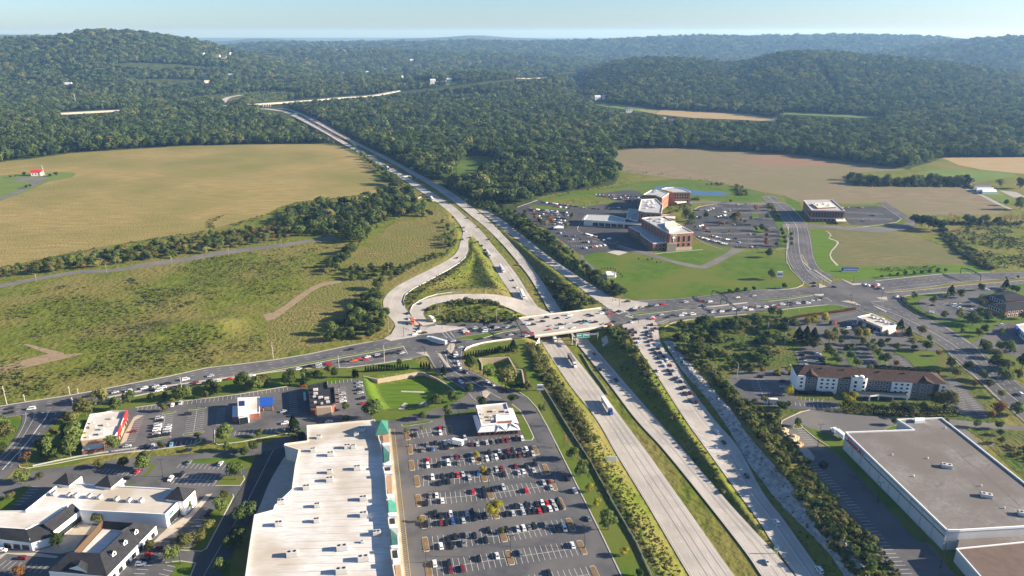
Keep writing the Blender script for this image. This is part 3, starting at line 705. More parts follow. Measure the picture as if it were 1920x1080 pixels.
strip('road',[r + (0,) for r in k('C4',(640,165),(900,230),(1180,300),(1500,400),(1900,480)) and [(1160,459,1155,464),(1192,468,1186,472),(1230,478,1222,482),(1265,489,1258,492),(1290,494,1284,499),(1320,500,1316,504)]],'asphalt_old',0.035 * 4, n=4)
strip('road',[r + (0,) for r in [(1310,500,1322,504),(1336,488,1346,494),(1362,474,1376,478),(1372,466,1396,468)]],'asphalt_old',0.035 * 4 + .01, n=3)
strip('road',[r + (0,) for r in [(1087,478,1094,480),(1090,487,1097,487),(1106,502,1112,500),(1127,519,1134,516)]],'asphalt_old',0.035 * 4, n=4, label='narrow drive to the white pump house')
# rural lane left of the tree belt
strip('rural_lane',[r + (0,) for r in [(-60,545,-60,552),(0,533,0,540),(80,518,80,524),(150,507,152,513),(215,504,215,510),(260,495,260,502),(330,486,332,493),(400,473,404,480),(470,464,474,470),(520,458,528,463),(560,452,570,456),(620,443,630,447)]],'asphalt_old',0.07, n=4, label='rural lane with utility poles beside the tree belt')
# ---------------------------------------------------------------- concrete freeway and slip roads
fl, pl = strip('freeway', RW['main_l'],'concrete_road',0.0, label='near carriageway of the concrete freeway')
fr, pr = strip('freeway', RW['main_r'],'concrete_road',0.0, label='far carriageway of the concrete freeway')
son, pon = strip('slip_road', RW['on'],'concrete_road',0.02, label='slip road joining the freeway by the hospital')
sq, pq = strip('slip_road', RW['q'],'concrete_road',0.03, label='slip road with a long queue of cars')
sof, pof = strip('slip_road', RW['off'],'concrete_road',0.02, label='curving slip road rising to the overpass road')
slp, plp = strip('slip_road', RW['loop'],'concrete_road',0.03, label='loop slip road round the oval of shrubs')
for host, prs, spec in ((fl, pl, [(.07,.3, None),(.29,.32,(3.6,12.2)),(.50,.32,(3.6,12.2)),(.71,.32,(3.6,12.2)),(.93,.3, None)]),
                        (fr, pr, [(.10,.3, None),(.36,.32,(3.6,12.2)),(.63,.32,(3.6,12.2)),(.90,.3, None)]),
                        (son, pon, [(.12,.25, None),(.88,.25, None)]),
                        (sq, pq, [(.10,.25, None),(.52,.3, None),(.72,.2,(3.4,12.2)),(.93,.25, None)]),
                        (sof, pof, [(.10,.25, None),(.42,.22, None),(.68,.2,(3.4,12.2)),(.9,.25, None)]),
                        (slp, plp, [(.13,.25, None),(.87,.25, None)])):
    b = MB()
    for f, wd, ds in spec: mark_into(b, prs, f, wd, 0.055, ds)
    if host is sq:
        n0, n1 = int(len(prs) * .45), int(len(prs) * .86)
        for i in range(n0, n1,2):
            a, c = prs[i]
            line_into(b, [a.lerp(c, .03), a.lerp(c, .03).lerp(prs[i + 1][0].lerp(prs[i + 1][1],.20),1.0)],.55,0.055)
    up(b.build('markings', M['paint'], host))
# dark tar joints along the slabs
b = MB()
for prs, fs in ((pl, (.40,.60,.82)),(pr, (.5,.76)),(pq, (.60,))):
    for f in fs: mark_into(b, prs, f, .16,0.045)
up(b.build('tar_joint', M['asphalt'], fl))
# far fields on the rolling country
for px_, m_, lb_ in ((FAR_FIELD_TAN, 'field_tan','pale stubble field before the wooded ridge'),(FAR_FIELD_GREEN, 'field_green','green field before the wooded ridge'),(FAR_FIELD_STRIP, 'field_green','thin bright green field at the ridge foot'),(FAR_LAWN, 'field_green','small green field by the far highway'),(FAR_MEADOW, 'verge','rough meadow round the far junction')):
    drape('field', px_, m_, 1.2, lb_)
# far highway across the valley
hp = []
hc = [P(x, y, 12) for x, y, hw in catmull(HIGHWAY, 6)]
for i, c in enumerate(hc):
    dd = hc[min(i + 1, len(hc) - 1)] - hc[max(i - 1,0)]; dd.z = 0; dd.normalize(); nn = Vector((-dd.y, dd.x, 0)) * 12
    zz = max(12.0, float(base_height(np.array([c.x + q * nn.x for q in (-1.5,0,1.5)]), np.array([c.y + q * nn.y for q in (-1.5,0,1.5)])).max()) + 3.0)
    hp.append((Vector((c.x, c.y, zz)) + nn, Vector((c.x, c.y, zz)) - nn))
hi, _ = strip('highway', hp, 'concrete_road',0.0, label='pale highway crossing the far valley')
b = MB()
for (a0, c0),(a1, c1) in zip(hp, hp[1:]):
    b.wall(c0, c1, min(c0.z, c1.z) - 4, c0.z + 1.0,0.6)
b.build('parapet', M['concrete'], hi)
b = MB()
r2 = [Vector(G(x, y)) for x, y in catmull([(418,194),(422,188),(430,184),(445,181),(452,179.5)],5)]
line_into(b, [v + Vector((0,0,3)) for v in r2],22,0)
up(tag(b.build('slip_road', M['concrete_road']),'grey slip road curling off the far highway', kind='structure'))
# ================================================================ trees and undergrowth
def leaf_mat(name, col, col2, rand, trans=0.38):
    m = bpy.data.materials.new(name); m.use_nodes = True
    n, l = m.node_tree.nodes, m.node_tree.links
    n.clear()
    o = n.new('ShaderNodeOutputMaterial')
    oi = n.new('ShaderNodeObjectInfo'); ge = n.new('ShaderNodeNewGeometry')
    mx = n.new('ShaderNodeMix'); mx.data_type = 'RGBA'
    mx.inputs[6].default_value = (*col, 1); mx.inputs[7].default_value = (*col2,1)
    ad = n.new('ShaderNodeMath'); ad.operation = 'MULTIPLY_ADD'; ad.inputs[1].default_value = 0.55
    l.new(ge.outputs['Random Per Island'], ad.inputs[0])
    m1 = n.new('ShaderNodeMath'); m1.operation = 'MULTIPLY'; m1.inputs[1].default_value = 0.55
    l.new(oi.outputs['Random'], m1.inputs[0]); l.new(m1.outputs[0], ad.inputs[2])
    l.new(ad.outputs[0], mx.inputs[0])
    hs = n.new('ShaderNodeHueSaturation')
    mr = n.new('ShaderNodeMapRange'); l.new(oi.outputs['Random'], mr.inputs[0])
    mr.inputs['To Min'].default_value = 1 - rand; mr.inputs['To Max'].default_value = 1 + rand
    l.new(mr.outputs[0], hs.inputs['Value']); l.new(mx.outputs[2], hs.inputs['Color'])
    d = n.new('ShaderNodeBsdfDiffuse'); t = n.new('ShaderNodeBsdfTranslucent'); ms = n.new('ShaderNodeMixShader')
    ms.inputs[0].default_value = trans
    l.new(hs.outputs[0], d.inputs[0]); l.new(hs.outputs[0], t.inputs[0])
    l.new(d.outputs[0], ms.inputs[1]); l.new(t.outputs[0], ms.inputs[2]); l.new(ms.outputs[0], o.inputs[0])
    M[name] = m
    return m
leaf_mat('leaf_dark',(.032,.062,.020),(.100,.138,.044),.36)
leaf_mat('leaf_mid',(.054,.092,.024),(.140,.175,.052),.36)
leaf_mat('leaf_olive',(.095,.110,.032),(.205,.200,.068),.32)
leaf_mat('leaf_yellow',(.24,.235,.030),(.40,.36,.045),.15)
leaf_mat('leaf_rust',(.20,.090,.035),(.30,.17,.06),.2)
leaf_mat('leaf_hedge',(.009,.021,.009),(.026,.044,.016),.2)
mk('bark',(.10,.075,.055), col2=(.15,.12,.09), scale=3, obj=True)
def foliage(seed, nleaf, leaf, zc=.60, rx=.30, rz=.33, blobs=12, br=(.13,.21), cone=False, flat=0.0):
    r = np.random.default_rng(seed)
    if cone:
        h = r.random(nleaf) ** .75
        a = r.random(nleaf) * 2 * np.pi
        rad = rx * (1 - h) ** .8 * (0.75 + .35 * r.random(nleaf))
        lump = 1 + .18 * np.sin(a * 3 + 9 * h + seed)
        pos = np.stack([rad * lump * np.cos(a), rad * lump * np.sin(a),.08 + .92 * h],1)
        nor = np.stack([np.cos(a), np.sin(a), np.full(nleaf, .5)],1)
    else:
        c = r.normal(size=(blobs, 3)); c /= np.linalg.norm(c, axis=1)[:, None]
        c *= (r.random(blobs) ** .45)[:, None] * np.array([rx, rx, rz]) * .82
        c[:, 2] += zc
        rad = r.uniform(*br, size=blobs)
        w_ = rad ** 2; w_ /= w_.sum()
        b = r.choice(blobs, nleaf, p=w_)
        d = r.normal(size=(nleaf, 3)); d[:, 2] += .25
        d /= np.linalg.norm(d, axis=1)[:, None]
        pos = c[b] + d * (rad[b] * r.uniform(.72,1.06, nleaf))[:, None]
        nor = d * .8 + (pos - np.array([0,0, zc])) * 1.2
    nor = nor / np.linalg.norm(nor, axis=1)[:, None] + r.normal(size=(nleaf, 3)) * .38
    nor /= np.linalg.norm(nor, axis=1)[:, None]
    t = np.cross(nor, r.normal(size=(nleaf, 3))); t /= np.linalg.norm(t, axis=1)[:, None]
    u = np.cross(nor, t)
    s = leaf * r.uniform(.65,1.35, nleaf)[:, None]
    v = np.stack([pos - t * s, pos - u * s * .7, pos + t * s, pos + u * s * .7],1).reshape(-1,3)
    f = np.arange(nleaf * 4).reshape(-1,4)
    return v, f
def mesh_np(name, v, f, mats):
    me = bpy.data.meshes.new(name)
    me.vertices.add(len(v)); me.vertices.foreach_set('co', np.ascontiguousarray(v, float).ravel())
    me.loops.add(f.size); me.loops.foreach_set('vertex_index', f.astype(np.int32).ravel())
    me.polygons.add(len(f)); me.polygons.foreach_set('loop_start', np.arange(0, f.size, f.shape[1], dtype=np.int32))
    for m in mats: me.materials.append(m)
    me.update(calc_edges=True)
    return me
def trunk_mesh(seed, h0=.45, r=.022, limbs=4):
    rr = random.Random(seed); b = MB()
    b.tube((0,0,-.02),(0,0, h0), r, r * .6,6)
    for i in range(limbs):
        a = rr.uniform(0,6.28); z0 = rr.uniform(.22, h0)
        b.tube((0,0, z0),(.2 * math.cos(a),.2 * math.sin(a), z0 + rr.uniform(.15,.28)), r * .5, r * .2,4)
    me = bpy.data.meshes.new('trunk'); me.from_pydata(b.v, [], b.f); me.materials.append(M['bark']); me.update()
    return me
def proto_collection(name, specs):
    """kinds of plant that a wood is made of; kept out of the scene and drawn only where the wood puts them"""
    c = bpy.data.collections.new(name)
    for i, (args, matn) in enumerate(specs):
        v, f = foliage(**args)
        o = bpy.data.objects.new('%s_%02d' % (name, i), mesh_np(name, v, f, [M[matn]]))
        c.objects.link(o)
    return c
WOOD = proto_collection('wood_tree',[(dict(seed=i, nleaf=420, leaf=.066, zc=.56 + .02 * (i % 3), rx=.33, rz=.36, blobs=11 + i % 4, br=(.13,.22)), mt)
                                      for i, mt in enumerate(['leaf_dark','leaf_dark','leaf_mid','leaf_dark','leaf_mid','leaf_mid','leaf_olive','leaf_dark'])])
BUSH = proto_collection('bush',[(dict(seed=40 + i, nleaf=170, leaf=.12, zc=.42, rx=.5, rz=.40, blobs=8, br=(.2,.34)), mt)
                                 for i, mt in enumerate(['leaf_mid','leaf_olive','leaf_dark','leaf_mid','leaf_olive','leaf_rust'])])
def scatter(name, pos, kind, size, rot, coll, label, squash=None):
    me = bpy.data.meshes.new(name)
    n = len(pos)
    me.vertices.add(n); me.vertices.foreach_set('co', np.ascontiguousarray(pos, float).ravel())
    a = me.attributes.new('plant_kind','INT','POINT'); a.data.foreach_set('value', kind.astype(np.int32))
    a = me.attributes.new('plant_rot','FLOAT_VECTOR','POINT'); a.data.foreach_set('vector', np.stack([np.zeros(n), np.zeros(n), rot],1).ravel())
    sq = np.ones(n) if squash is None else squash
    a = me.attributes.new('plant_size','FLOAT_VECTOR','POINT'); a.data.foreach_set('vector', np.stack([size * sq, size * sq, size],1).ravel())
    o = link(name, me); tag(o, label, kind='stuff')
    ng = bpy.data.node_groups.new(name + '_scatter','GeometryNodeTree')
    ng.interface.new_socket('Geometry', in_out='INPUT', socket_type='NodeSocketGeometry')
    ng.interface.new_socket('Geometry', in_out='OUTPUT', socket_type='NodeSocketGeometry')
    gi = ng.nodes.new('NodeGroupInput'); go = ng.nodes.new('NodeGroupOutput')
    ci = ng.nodes.new('GeometryNodeCollectionInfo'); ci.inputs['Collection'].default_value = coll
    ci.inputs['Separate Children'].default_value = True; ci.inputs['Reset Children'].default_value = True
    ip = ng.nodes.new('GeometryNodeInstanceOnPoints'); ip.inputs['Pick Instance'].default_value = True
    def attr(nm, ty):
        q = ng.nodes.new('GeometryNodeInputNamedAttribute'); q.data_type = ty; q.inputs['Name'].default_value = nm; return q.outputs[0]
    L = ng.links.new
    L(gi.outputs[0], ip.inputs['Points']); L(ci.outputs[0], ip.inputs['Instance'])
    L(attr('plant_kind','INT'), ip.inputs['Instance Index']); L(attr('plant_rot','FLOAT_VECTOR'), ip.inputs['Rotation'])
    L(attr('plant_size','FLOAT_VECTOR'), ip.inputs['Scale']); L(ip.outputs[0], go.inputs[0])
    md = o.modifiers.new('scatter','NODES'); md.node_group = ng
    return o
# protected strips in front of which no tall tree stands
def road_poly(rows):
    return [(r[0], r[1]) for r in rows] + [(r[2], r[3]) for r in rows[::-1]]
HW_POLY = [(x, y - hw - 1.2) for x, y, hw in HIGHWAY if x > 385] + [(x, y + hw + .8) for x, y, hw in HIGHWAY[::-1] if x > 385]
HW_POLY_L = [(x, y - hw - 1.2) for x, y, hw in HIGHWAY if 45 < x < 235] + [(x, y + hw + .8) for x, y, hw in HIGHWAY[::-1] if 45 < x < 235]
def span(c, lo, hi): return [r for r in c if lo <= r[1] <= hi]
FWY_POLY = [(r[0] - 2, r[1] + 1.5) for r in MAIN_L if r[1] < 470] + [(r[2] + 2, r[3] - 1) for r in MAIN_R[::-1] if r[1] < 470]
RAMP2_POLY = [(416,195),(420,186),(432,181),(455,177.5),(456,182),(440,186),(430,196)]
HOUSES = [('A1',80,405),('A1',380,492),('A1',45,545),('A1',620,521),('A1',1225,321),('A1',1262,331),('A1',1330,291),('A1',1150,431),('A1',1165,466),('A1',1300,435),('A1',1620,461),('A1',1140,315),('A1',1290,306),('A1',1690,290),('A1',1740,290),('A1',1640,281),('A1',1895,286),
          ('A2',20,290),('A2',85,281),('A2',250,401),('A2',345,411),('A2',400,426),('A2',345,436),('A2',150,416),('A2',15,426),('A2',515,467),('A2',607,462),('A2',1380,552),('A2',1440,562),('A2',1480,552),('A2',1617,632),('A2',1815,692),('A2',1856,702),('A2',395,341),('A2',70,501)]
def woods():
    d, az = [],[]
    r = 1050.0
    while r < 9600:
        st = max(10.4, r * .0044)
        n = int(math.radians(84) * r / st)
        az.append(np.radians(-42) + (np.arange(n) + npr.random(n)) * math.radians(84) / n)
        d.append(np.full(n, r) + (npr.random(n) - .5) * st)
        r += st * .92
    d = np.concatenate(d); az = np.concatenate(az)
    x, y = d * np.sin(az), d * np.cos(az)
    z = base_height(x, y)
    px, py = project(x, y, z)
    keep = (py < np.interp(px, WE_X, WE_Y) - .6) & (px > -260) & (px < 2180)
    keep &= ~((np.abs(px - 1000) < 1400) & (y < 1560) & (z < -1) & (np.abs(z - carve(x, y, z)) > .2))
    size = np.clip(npr.normal(18.5,5.2, len(x)),8,32) * np.clip(d / 2900,1,3) ** .75
    tx, ty = project(x, y, z + size)
    for poly in NO_TREES: keep &= ~in_poly(px, py, poly)
    # roads stay in sight: nothing tall right in front of them
    for poly in (HW_POLY, HW_POLY_L, FWY_POLY, RAMP2_POLY):
        for q in np.linspace(0,1,13):
            if poly is HW_POLY and q > .8: continue
            keep &= ~in_poly(px, py + (ty - py) * q, poly)
    for poly in (FAR_FIELD_TAN, FAR_FIELD_GREEN, FAR_FIELD_STRIP, FIELD_PALE, FIELD_GREEN_R):
        for q in np.linspace(0,.9,9): keep &= ~in_poly(px, py + (ty - py) * q, poly)
    for tg, hx, hy in HOUSES:
        qx, qy = k(tg, (hx, hy))[0]
        keep &= ~((np.abs(px - qx) < 6.5) & (py > qy - 1.2) & (ty < qy - .5))
    mead = in_poly(px, py, FAR_MEADOW)
    size = np.where(mead, size * .4, size); keep &= ~(mead & (npr.random(len(x)) < .72))
    # houses' clearings, the power line cut and a loose mosaic of farmland in the middle distance
    cut = np.abs(px - np.interp(py, [100,118,130,150,180,196],[1532,1529,1535,1550,1568,1582])) < np.interp(py, [100,196],[4.5,9])
    keep &= ~(cut & (py > 112) & (py < 197))
    mos = fnoise(x, y, 260,5)
    openl = (mos > .50) & (d > 2500) & (px < 1080) & (py > 92) & (py < 185) & (px > 60) & ~((px < 620) & (py < 118))
    keep &= ~openl
    x, y, z, d, px, py, size = (q[keep] for q in (x, y, z, d, px, py, size))
    gen = fnoise(x, y, 140,3) + npr.normal(0,.7, len(x))
    kind = np.where(gen > .9, npr.choice([6,4,6,5], len(x)), np.where(gen > .1, npr.choice([2,4,5,0], len(x)), npr.choice([0,1,3,7,2], len(x))))
    rot = npr.random(len(x)) * 6.28
    sq = npr.uniform(.85,1.25, len(x)) * np.clip(d / 3200,1,1.3)
    pos = np.stack([x, y, z - .4],1)
    bands = (('forest',(px < 640) & (py > 205),'dark wood behind the golden field'),
             ('forest',(px < 640) & (py <= 205),'wooded hills in the left distance'),
             ('forest',(px >= 640) & (px < 1160) & (py > 180),'wood between the freeway and the hospital'),
             ('forest',(px >= 640) & (px < 1160) & (py <= 180),'woods beyond the far highway'),
             ('forest',(px >= 1160) & (py > 215),'wood along the far side of the brown field'),
             ('forest',(px >= 1160) & (py <= 215),'wooded ridge at the right'))
    for nm, m_, lb in bands:
        if m_.sum(): scatter(nm, pos[m_], kind[m_], size[m_], rot[m_], WOOD, lb, sq[m_])
    print('wood trees', len(x))
woods()
# ---------------------------------------------------------------- undergrowth: low growth nobody could count
def fill_poly(px, step, z=0.0, jitter=.5, clump=None, cl_scale=18, seed=0):
    w_ = PX(px, z); r = np.random.default_rng(seed + 11)
    xs = [p.x for p in w_]; ys = [p.y for p in w_]
    gx, gy = np.meshgrid(np.arange(min(xs), max(xs), step), np.arange(min(ys), max(ys), step))
    gx = gx.ravel() + r.uniform(-jitter, jitter, gx.size) * step; gy = gy.ravel() + r.uniform(-jitter, jitter, gy.size) * step
    m = in_poly(gx, gy, [(p.x, p.y) for p in w_])
    if clump is not None: m &= (fnoise(gx, gy, cl_scale, seed) + .8 * fnoise(gx, gy, cl_scale * .37, seed + 3)) > clump
    return gx[m], gy[m]
def undergrowth(name, label, areas, coll=None, kinds=(0,1,2,3,4)):
    X, Y, SZ = [],[],[]
    for i, a in enumerate(areas):
        px, step, lo, hi = a[:4]
        o_ = a[4] if len(a) > 4 else {}
        x, y = fill_poly(px, step, seed=i * 7 + len(name), **o_)
        X.append(x); Y.append(y); SZ.append((lo * .6 + (hi * 1.15 - lo * .6) * npr.random(len(x)) ** 1.5) * npr.uniform(.7,1.2, len(x)))
    X, Y, SZ = map(np.concatenate, (X, Y, SZ))
    ok = np.ones(len(X), bool)
    # keep the carriageways clear
    for s in range(0, len(X),5000):
        sl = slice(s, s + 5000)
        d = np.hypot(X[sl][:, None] - CARVE[None, :, 0], Y[sl][:, None] - CARVE[None, :, 1]) - CARVE[None, :, 3]
        md = np.array([1.0 if c[2] > -99 else 1 for c in CARVE])
        ok[sl] = (d > .6).all(1) | False
    X, Y, SZ = X[ok], Y[ok], SZ[ok]
    Z = ground_z(X, Y) - .08
    scatter(name, np.stack([X, Y, Z],1), npr.choice(kinds, len(X)), SZ, npr.random(len(X)) * 6.28, coll or BUSH, label, npr.uniform(.9,1.5, len(X)))
undergrowth('undergrowth','low scrub dotted over the rough field at the left',[
    ([(-60,570),(0,552),(200,518),(430,478),(640,450),(660,470),(620,515),(580,535),(515,575),(488,600),(494,665),(300,705),(0,756),(-60,770)],2.7,.5,1.35, dict(clump=-.02, cl_scale=30, )),
    ([(-60,570),(0,552),(200,518),(430,478),(640,450),(620,515),(515,575),(488,600),(494,665),(300,705),(0,756),(-60,770)],4.5,.3,.8),
    ([(180,575),(240,555),(300,538),(410,545),(440,560),(385,580),(330,590),(250,582)],3.4,.8,1.9, dict(clump=.1, cl_scale=15)),
    ([(20,575),(150,540),(260,520),(330,522),(250,550),(120,575),(40,600)],3.2,.6,1.7, dict(clump=.3, cl_scale=20)),([(430,490),(560,470),(640,455),(640,480),(560,500),(440,520)],3.2,.6,1.9, dict(clump=.2, cl_scale=16)),
    ([(230,665),(330,615),(440,620),(480,650),(390,680),(270,700),(120,715),(60,700),(150,690)],2.6,.6,1.6, dict(clump=.1, cl_scale=14)),
    ([(-60,700),(60,690),(150,712),(60,738),(-60,765)],2.4,.6,1.7, dict(clump=-.2, cl_scale=12))], kinds=(1,3,4,0,1))
undergrowth('undergrowth','leafy scrub on the banks of the slip roads',[
    (k('F1',(960,600),(1100,520),(1350,480),(1700,500),(1900,560),(2050,640),(1950,700),(1700,740),(1250,745),(1060,700)),3.0,1.2,3.0, dict(clump=-.1, cl_scale=9)),
    (k('F1',(1180,520),(1350,478),(1450,500),(1750,500),(1860,560),(1600,540),(1250,545)),2.2,2.0,3.8),
    (k('F1',(1040,650),(1250,720),(1700,720),(1980,690),(1980,730),(1700,750),(1200,750)),2.2,2.0,3.8),
    (k('F1',(730,560),(760,440),(900,340),(1150,200),(1350,90),(1420,20),(1400,90),(1150,260),(1000,330),(850,470),(780,560)),2.4,.8,2.2),
    (k('F1',(560,280),(700,190),(900,80),(1100,20),(1200,-10),(1050,-20),(850,60),(700,130),(540,230)),2.6,1.5,3.6),
    (k('A5',(1130,470),(1200,500),(1320,580),(1450,650),(1380,660),(1260,670),(1190,600)),2.6,1.5,3.6, dict(z=-4)),
    (k('A5',(930,320),(1010,380),(1100,450),(1080,460),(1000,400),(940,340)),3,.8,1.8, dict(z=-4)),
    ([(1110,618),(1165,616),(1215,690),(1250,730),(1330,853),(1400,975),(1440,1040),(1420,1030),(1370,950),(1300,853),(1240,770),(1175,700),(1125,650)],3.0,.7,1.8, dict(z=-4, clump=-.1)),
    (k('E3',(1180,420),(1380,390),(1560,620),(1640,760),(1800,1000),(1720,1060),(1560,850),(1400,700),(1300,560)),3.0,2.0,4.4, dict(z=-3)),
    (k('F5',(0,250),(70,330),(150,480),(220,600),(160,560),(60,430),(0,350)),2.6,1.5,3.4, dict(z=-4))])
undergrowth('undergrowth','yellow green shrubs covering the bank below the overpass',[
    ([(988,650),(1012,645),(1030,680),(1058,722),(1085,770),(1120,830),(1105,838),(1070,790),(1030,730),(1004,700)],1.9,1.3,3.2, dict(z=-2)),
    ([(1085,770),(1120,830),(1180,920),(1240,1010),(1300,1100),(1270,1110),(1215,1030),(1150,930),(1095,850),(1060,790)],2.2,.5,1.5, dict(z=-3)),
    ([(1032,738),(1042,738),(1100,840),(1180,970),(1250,1080),(1240,1085),(1170,980),(1090,850)],1.8,.8,1.8, dict(z=-1))], kinds=(1,3,4,1))
undergrowth('undergrowth','rough tall grass on the freeway banks and slopes',[
    ([(990,652),(1014,642),(1060,715),(1112,787),(1152,853),(1212,953),(1288,1080),(1310,1130),(1255,1130),(1165,960),(1085,830),(1025,730)],1.7,.35,1.0, dict(z=-3)),
    (k('F1',(850,470),(1150,200),(1400,30),(1480,-60),(1650,80),(1760,240),(1890,395),(1750,405),(1250,402),(950,460)),2.3,.4,1.2, dict(z=-3, clump=-.3)),
    ([(1105,635),(1160,618),(1210,690),(1240,735),(1325,853),(1395,965),(1440,1040),(1400,1040),(1300,870),(1235,770),(1170,690)],2.0,.35,1.1, dict(z=-4)),
    ([(1060,530),(1150,580),(1085,583),(1040,560),(1000,500),(960,445)],2.4,.4,1.1, dict(z=-4)),
    ([(1240,628),(1262,645),(1305,700),(1390,800),(1440,870),(1520,960),(1590,1080),(1560,1080),(1490,985),(1430,905),(1395,850),(1345,785),(1295,715),(1255,660)],2.0,.3,.9, dict(z=-3))], kinds=(0,3,1,0))
undergrowth('undergrowth','weedy notch and ragged edge of the golden field',[(k('A4',(1160,205),(1165,165),(1195,150),(1285,120),(1240,145),(1200,170),(1215,215)),2.6,.7,1.8),([(700,362),(640,370),(560,378),(520,390),(470,410),(390,432),(280,448),(150,470),(0,503),(0,508),(150,476),(280,454),(390,438),(475,416),(525,396),(600,380),(700,367)],3.2,.5,1.6, dict(clump=-.2))])
undergrowth('undergrowth','strip of tall weeds along the freeway median',[
    ([(1075,645),(1082,645),(1145,740),(1200,810),(1260,900),(1330,1000),(1390,1090),(1378,1090),(1310,1000),(1240,900),(1180,810),(1120,730)],1.7,.7,1.7, dict(z=-7)),
    ([(945,520),(958,520),(1000,580),(1020,600),(1012,600),(975,555)],2.6,.4,1.0, dict(z=-7)),
    ([(845,420),(850,418),(900,460),(940,500),(930,500),(890,465)],2.8,.4,1.0, dict(z=-4))], kinds=(1,3,4,0))
undergrowth('undergrowth','dense hedge growth above the rock cut beside the slip road',[
    ([(1340,705),(1372,722),(1400,752),(1440,772),(1470,800),(1500,845),(1535,900),(1590,965),(1650,1030),(1700,1090),(1740,1150),(1670,1150),(1610,1080),(1560,1010),(1515,950),(1478,890),(1450,850),(1420,800),(1375,755),(1345,725)],2.7,1.4,3.4),
    ([(1330,700),(1345,700),(1378,745),(1425,800),(1460,850),(1500,910),(1550,970),(1590,1040),(1640,1100),(1620,1100),(1560,1020),(1510,950),(1470,890),(1425,825),(1375,765)],2.1,2.4,4.6),
    ([(1500,850),(1540,905),(1590,965),(1665,1040),(1715,1110),(1690,1100),(1620,1030),(1560,960),(1500,880)],2.0,.6,1.3),
    ([(1255,640),(1275,615),(1330,602),(1470,592),(1475,640),(1445,690),(1405,700),(1345,695),(1300,675)],4.5,1.4,3.4, dict(clump=-.3)),
    ([(1265,650),(1290,655),(1345,700),(1330,705),(1285,675)],2.4,2.0,3.8)])
undergrowth('undergrowth','rough scrub field at the right beyond the tree row',[
    ([(1775,425),(1830,420),(1920,422),(2000,425),(2000,505),(1920,505),(1870,505),(1830,480),(1790,450)],3.6,1.0,2.4, dict(clump=-.35)),
    ([(1762,425),(1790,445),(1830,475),(1870,505),(1850,508),(1805,480),(1765,445)],3,2.5,5.0),
    ([(1640,503),(1760,500),(1765,508),(1650,510)],3,.8,1.6),
    (k('E8',(1080,960),(1260,980),(1400,1000),(1400,1150),(1150,1080)),2.4,.8,2.2)])
undergrowth('undergrowth','bushy hedgerow dividing the brown field',[(k('A3',(920,1000),(960,985),(1100,1010),(1350,1010),(1600,1030),(1620,1055),(1350,1052),(1000,1050),(930,1025)),4.5,3,6.5),(k('J',(760,690),(1900,690),(1900,745),(760,745)),4,1.5,4)])
undergrowth('undergrowth','shrubs round the hospital pond and gardens',[
    (k('C3',(780,90),(860,70),(980,160),(960,220),(820,210)),3.5,2.5,5),(k('C3',(340,40),(600,30),(610,70),(350,70)),5,2,4.5),
    (k('C2',(1070,270),(1200,250),(1230,290),(1080,290)),3.2,2,4),(k('C2',(700,400),(1060,330),(1100,380),(940,440),(760,500)),5,1.2,3.2),
    (k('C2',(980,500),(1140,470),(1150,640),(1030,680)),5,1.5,4),(k('C3',(1260,340),(1330,350),(1480,540),(1430,560)),4,1.5,4),
    (k('C1',(1000,100),(1900,50),(1900,80),(1100,140),(600,260),(500,260)),6,.8,2.0),([(1150,318),(1300,330),(1420,352),(1300,338),(1200,330)],7,.6,1.8, dict(clump=0))])
undergrowth('young_wood','strip of young trees between the slip road and the hospital',[
    ([(885,385),(905,382),(962,400),(1000,425),(1050,462),(1090,498),(1130,525),(1172,545),(1168,557),(1140,552),(1100,528),(1060,498),(1010,462),(960,430),(915,402)],5.2,4.5,8.5, dict(z=-1)),
    ([(1075,508),(1130,532),(1172,548),(1168,558),(1130,548),(1090,525)],4.4,4.5,7.5)], coll=WOOD, kinds=(0,1,2,3,5,7))
drape_n('rock_slope',[(1243,640),(1262,640),(1300,690),(1345,740),(1375,775),(1400,808),(1440,856),(1482,905),(1542,952),(1578,1005),(1640,1090),(1600,1090),(1560,1030),(1500,965),(1450,912),(1405,852),(1370,797),(1330,747),(1280,692)],'rock',.09,'grey rock cut beside the slip road',1.3,.55)
undergrowth('undergrowth','weeds scattered over the rock cut',[([(1262,650),(1310,710),(1370,785),(1440,870),(1510,945),(1570,1020),(1610,1085),(1580,1070),(1510,970),(1430,885),(1350,775),(1280,690)],2.6,.4,1.3, dict(clump=.55, cl_scale=9))])
drape_n('rock_slope',[(1128,627),(1138,627),(1141,637),(1130,640)],'concrete',.12)
# ---------------------------------------------------------------- trees one can tell apart
CROWN = {}
def crown(kind, i):
    key = (kind, i)
    if key not in CROWN:
        mt = dict(dark='leaf_dark', mid='leaf_mid', olive='leaf_olive', yellow='leaf_yellow', rust='leaf_rust', cone='leaf_hedge', bare='leaf_rust', fir='leaf_hedge')[kind]
        if kind == 'cone': a = dict(seed=70 + i, nleaf=420, leaf=.055, rx=.20, cone=True)
        elif kind == 'fir': a = dict(seed=80 + i, nleaf=800, leaf=.05, rx=.34, cone=True)
        elif kind == 'bare': a = dict(seed=90 + i, nleaf=170, leaf=.028, zc=.62, rx=.34, rz=.34, blobs=12, br=(.10,.2))
        else: a = dict(seed=20 + i * 3 + len(kind), nleaf=1100, leaf=.046, zc=.55 + .02 * i, rx=.34 + .02 * i, rz=.38, blobs=11 + i, br=(.13,.21))
        v, f = foliage(**a)
        CROWN[key] = mesh_np('crown', v, f, [M[mt]])
    return CROWN[key]
TRUNKS = [trunk_mesh(i) for i in range(3)]
WORDS = dict(dark='dark green', mid='mid green', olive='olive green', yellow='yellow leaved', rust='rusty brown', cone='narrow dark', bare='nearly bare', fir='dense evergreen')
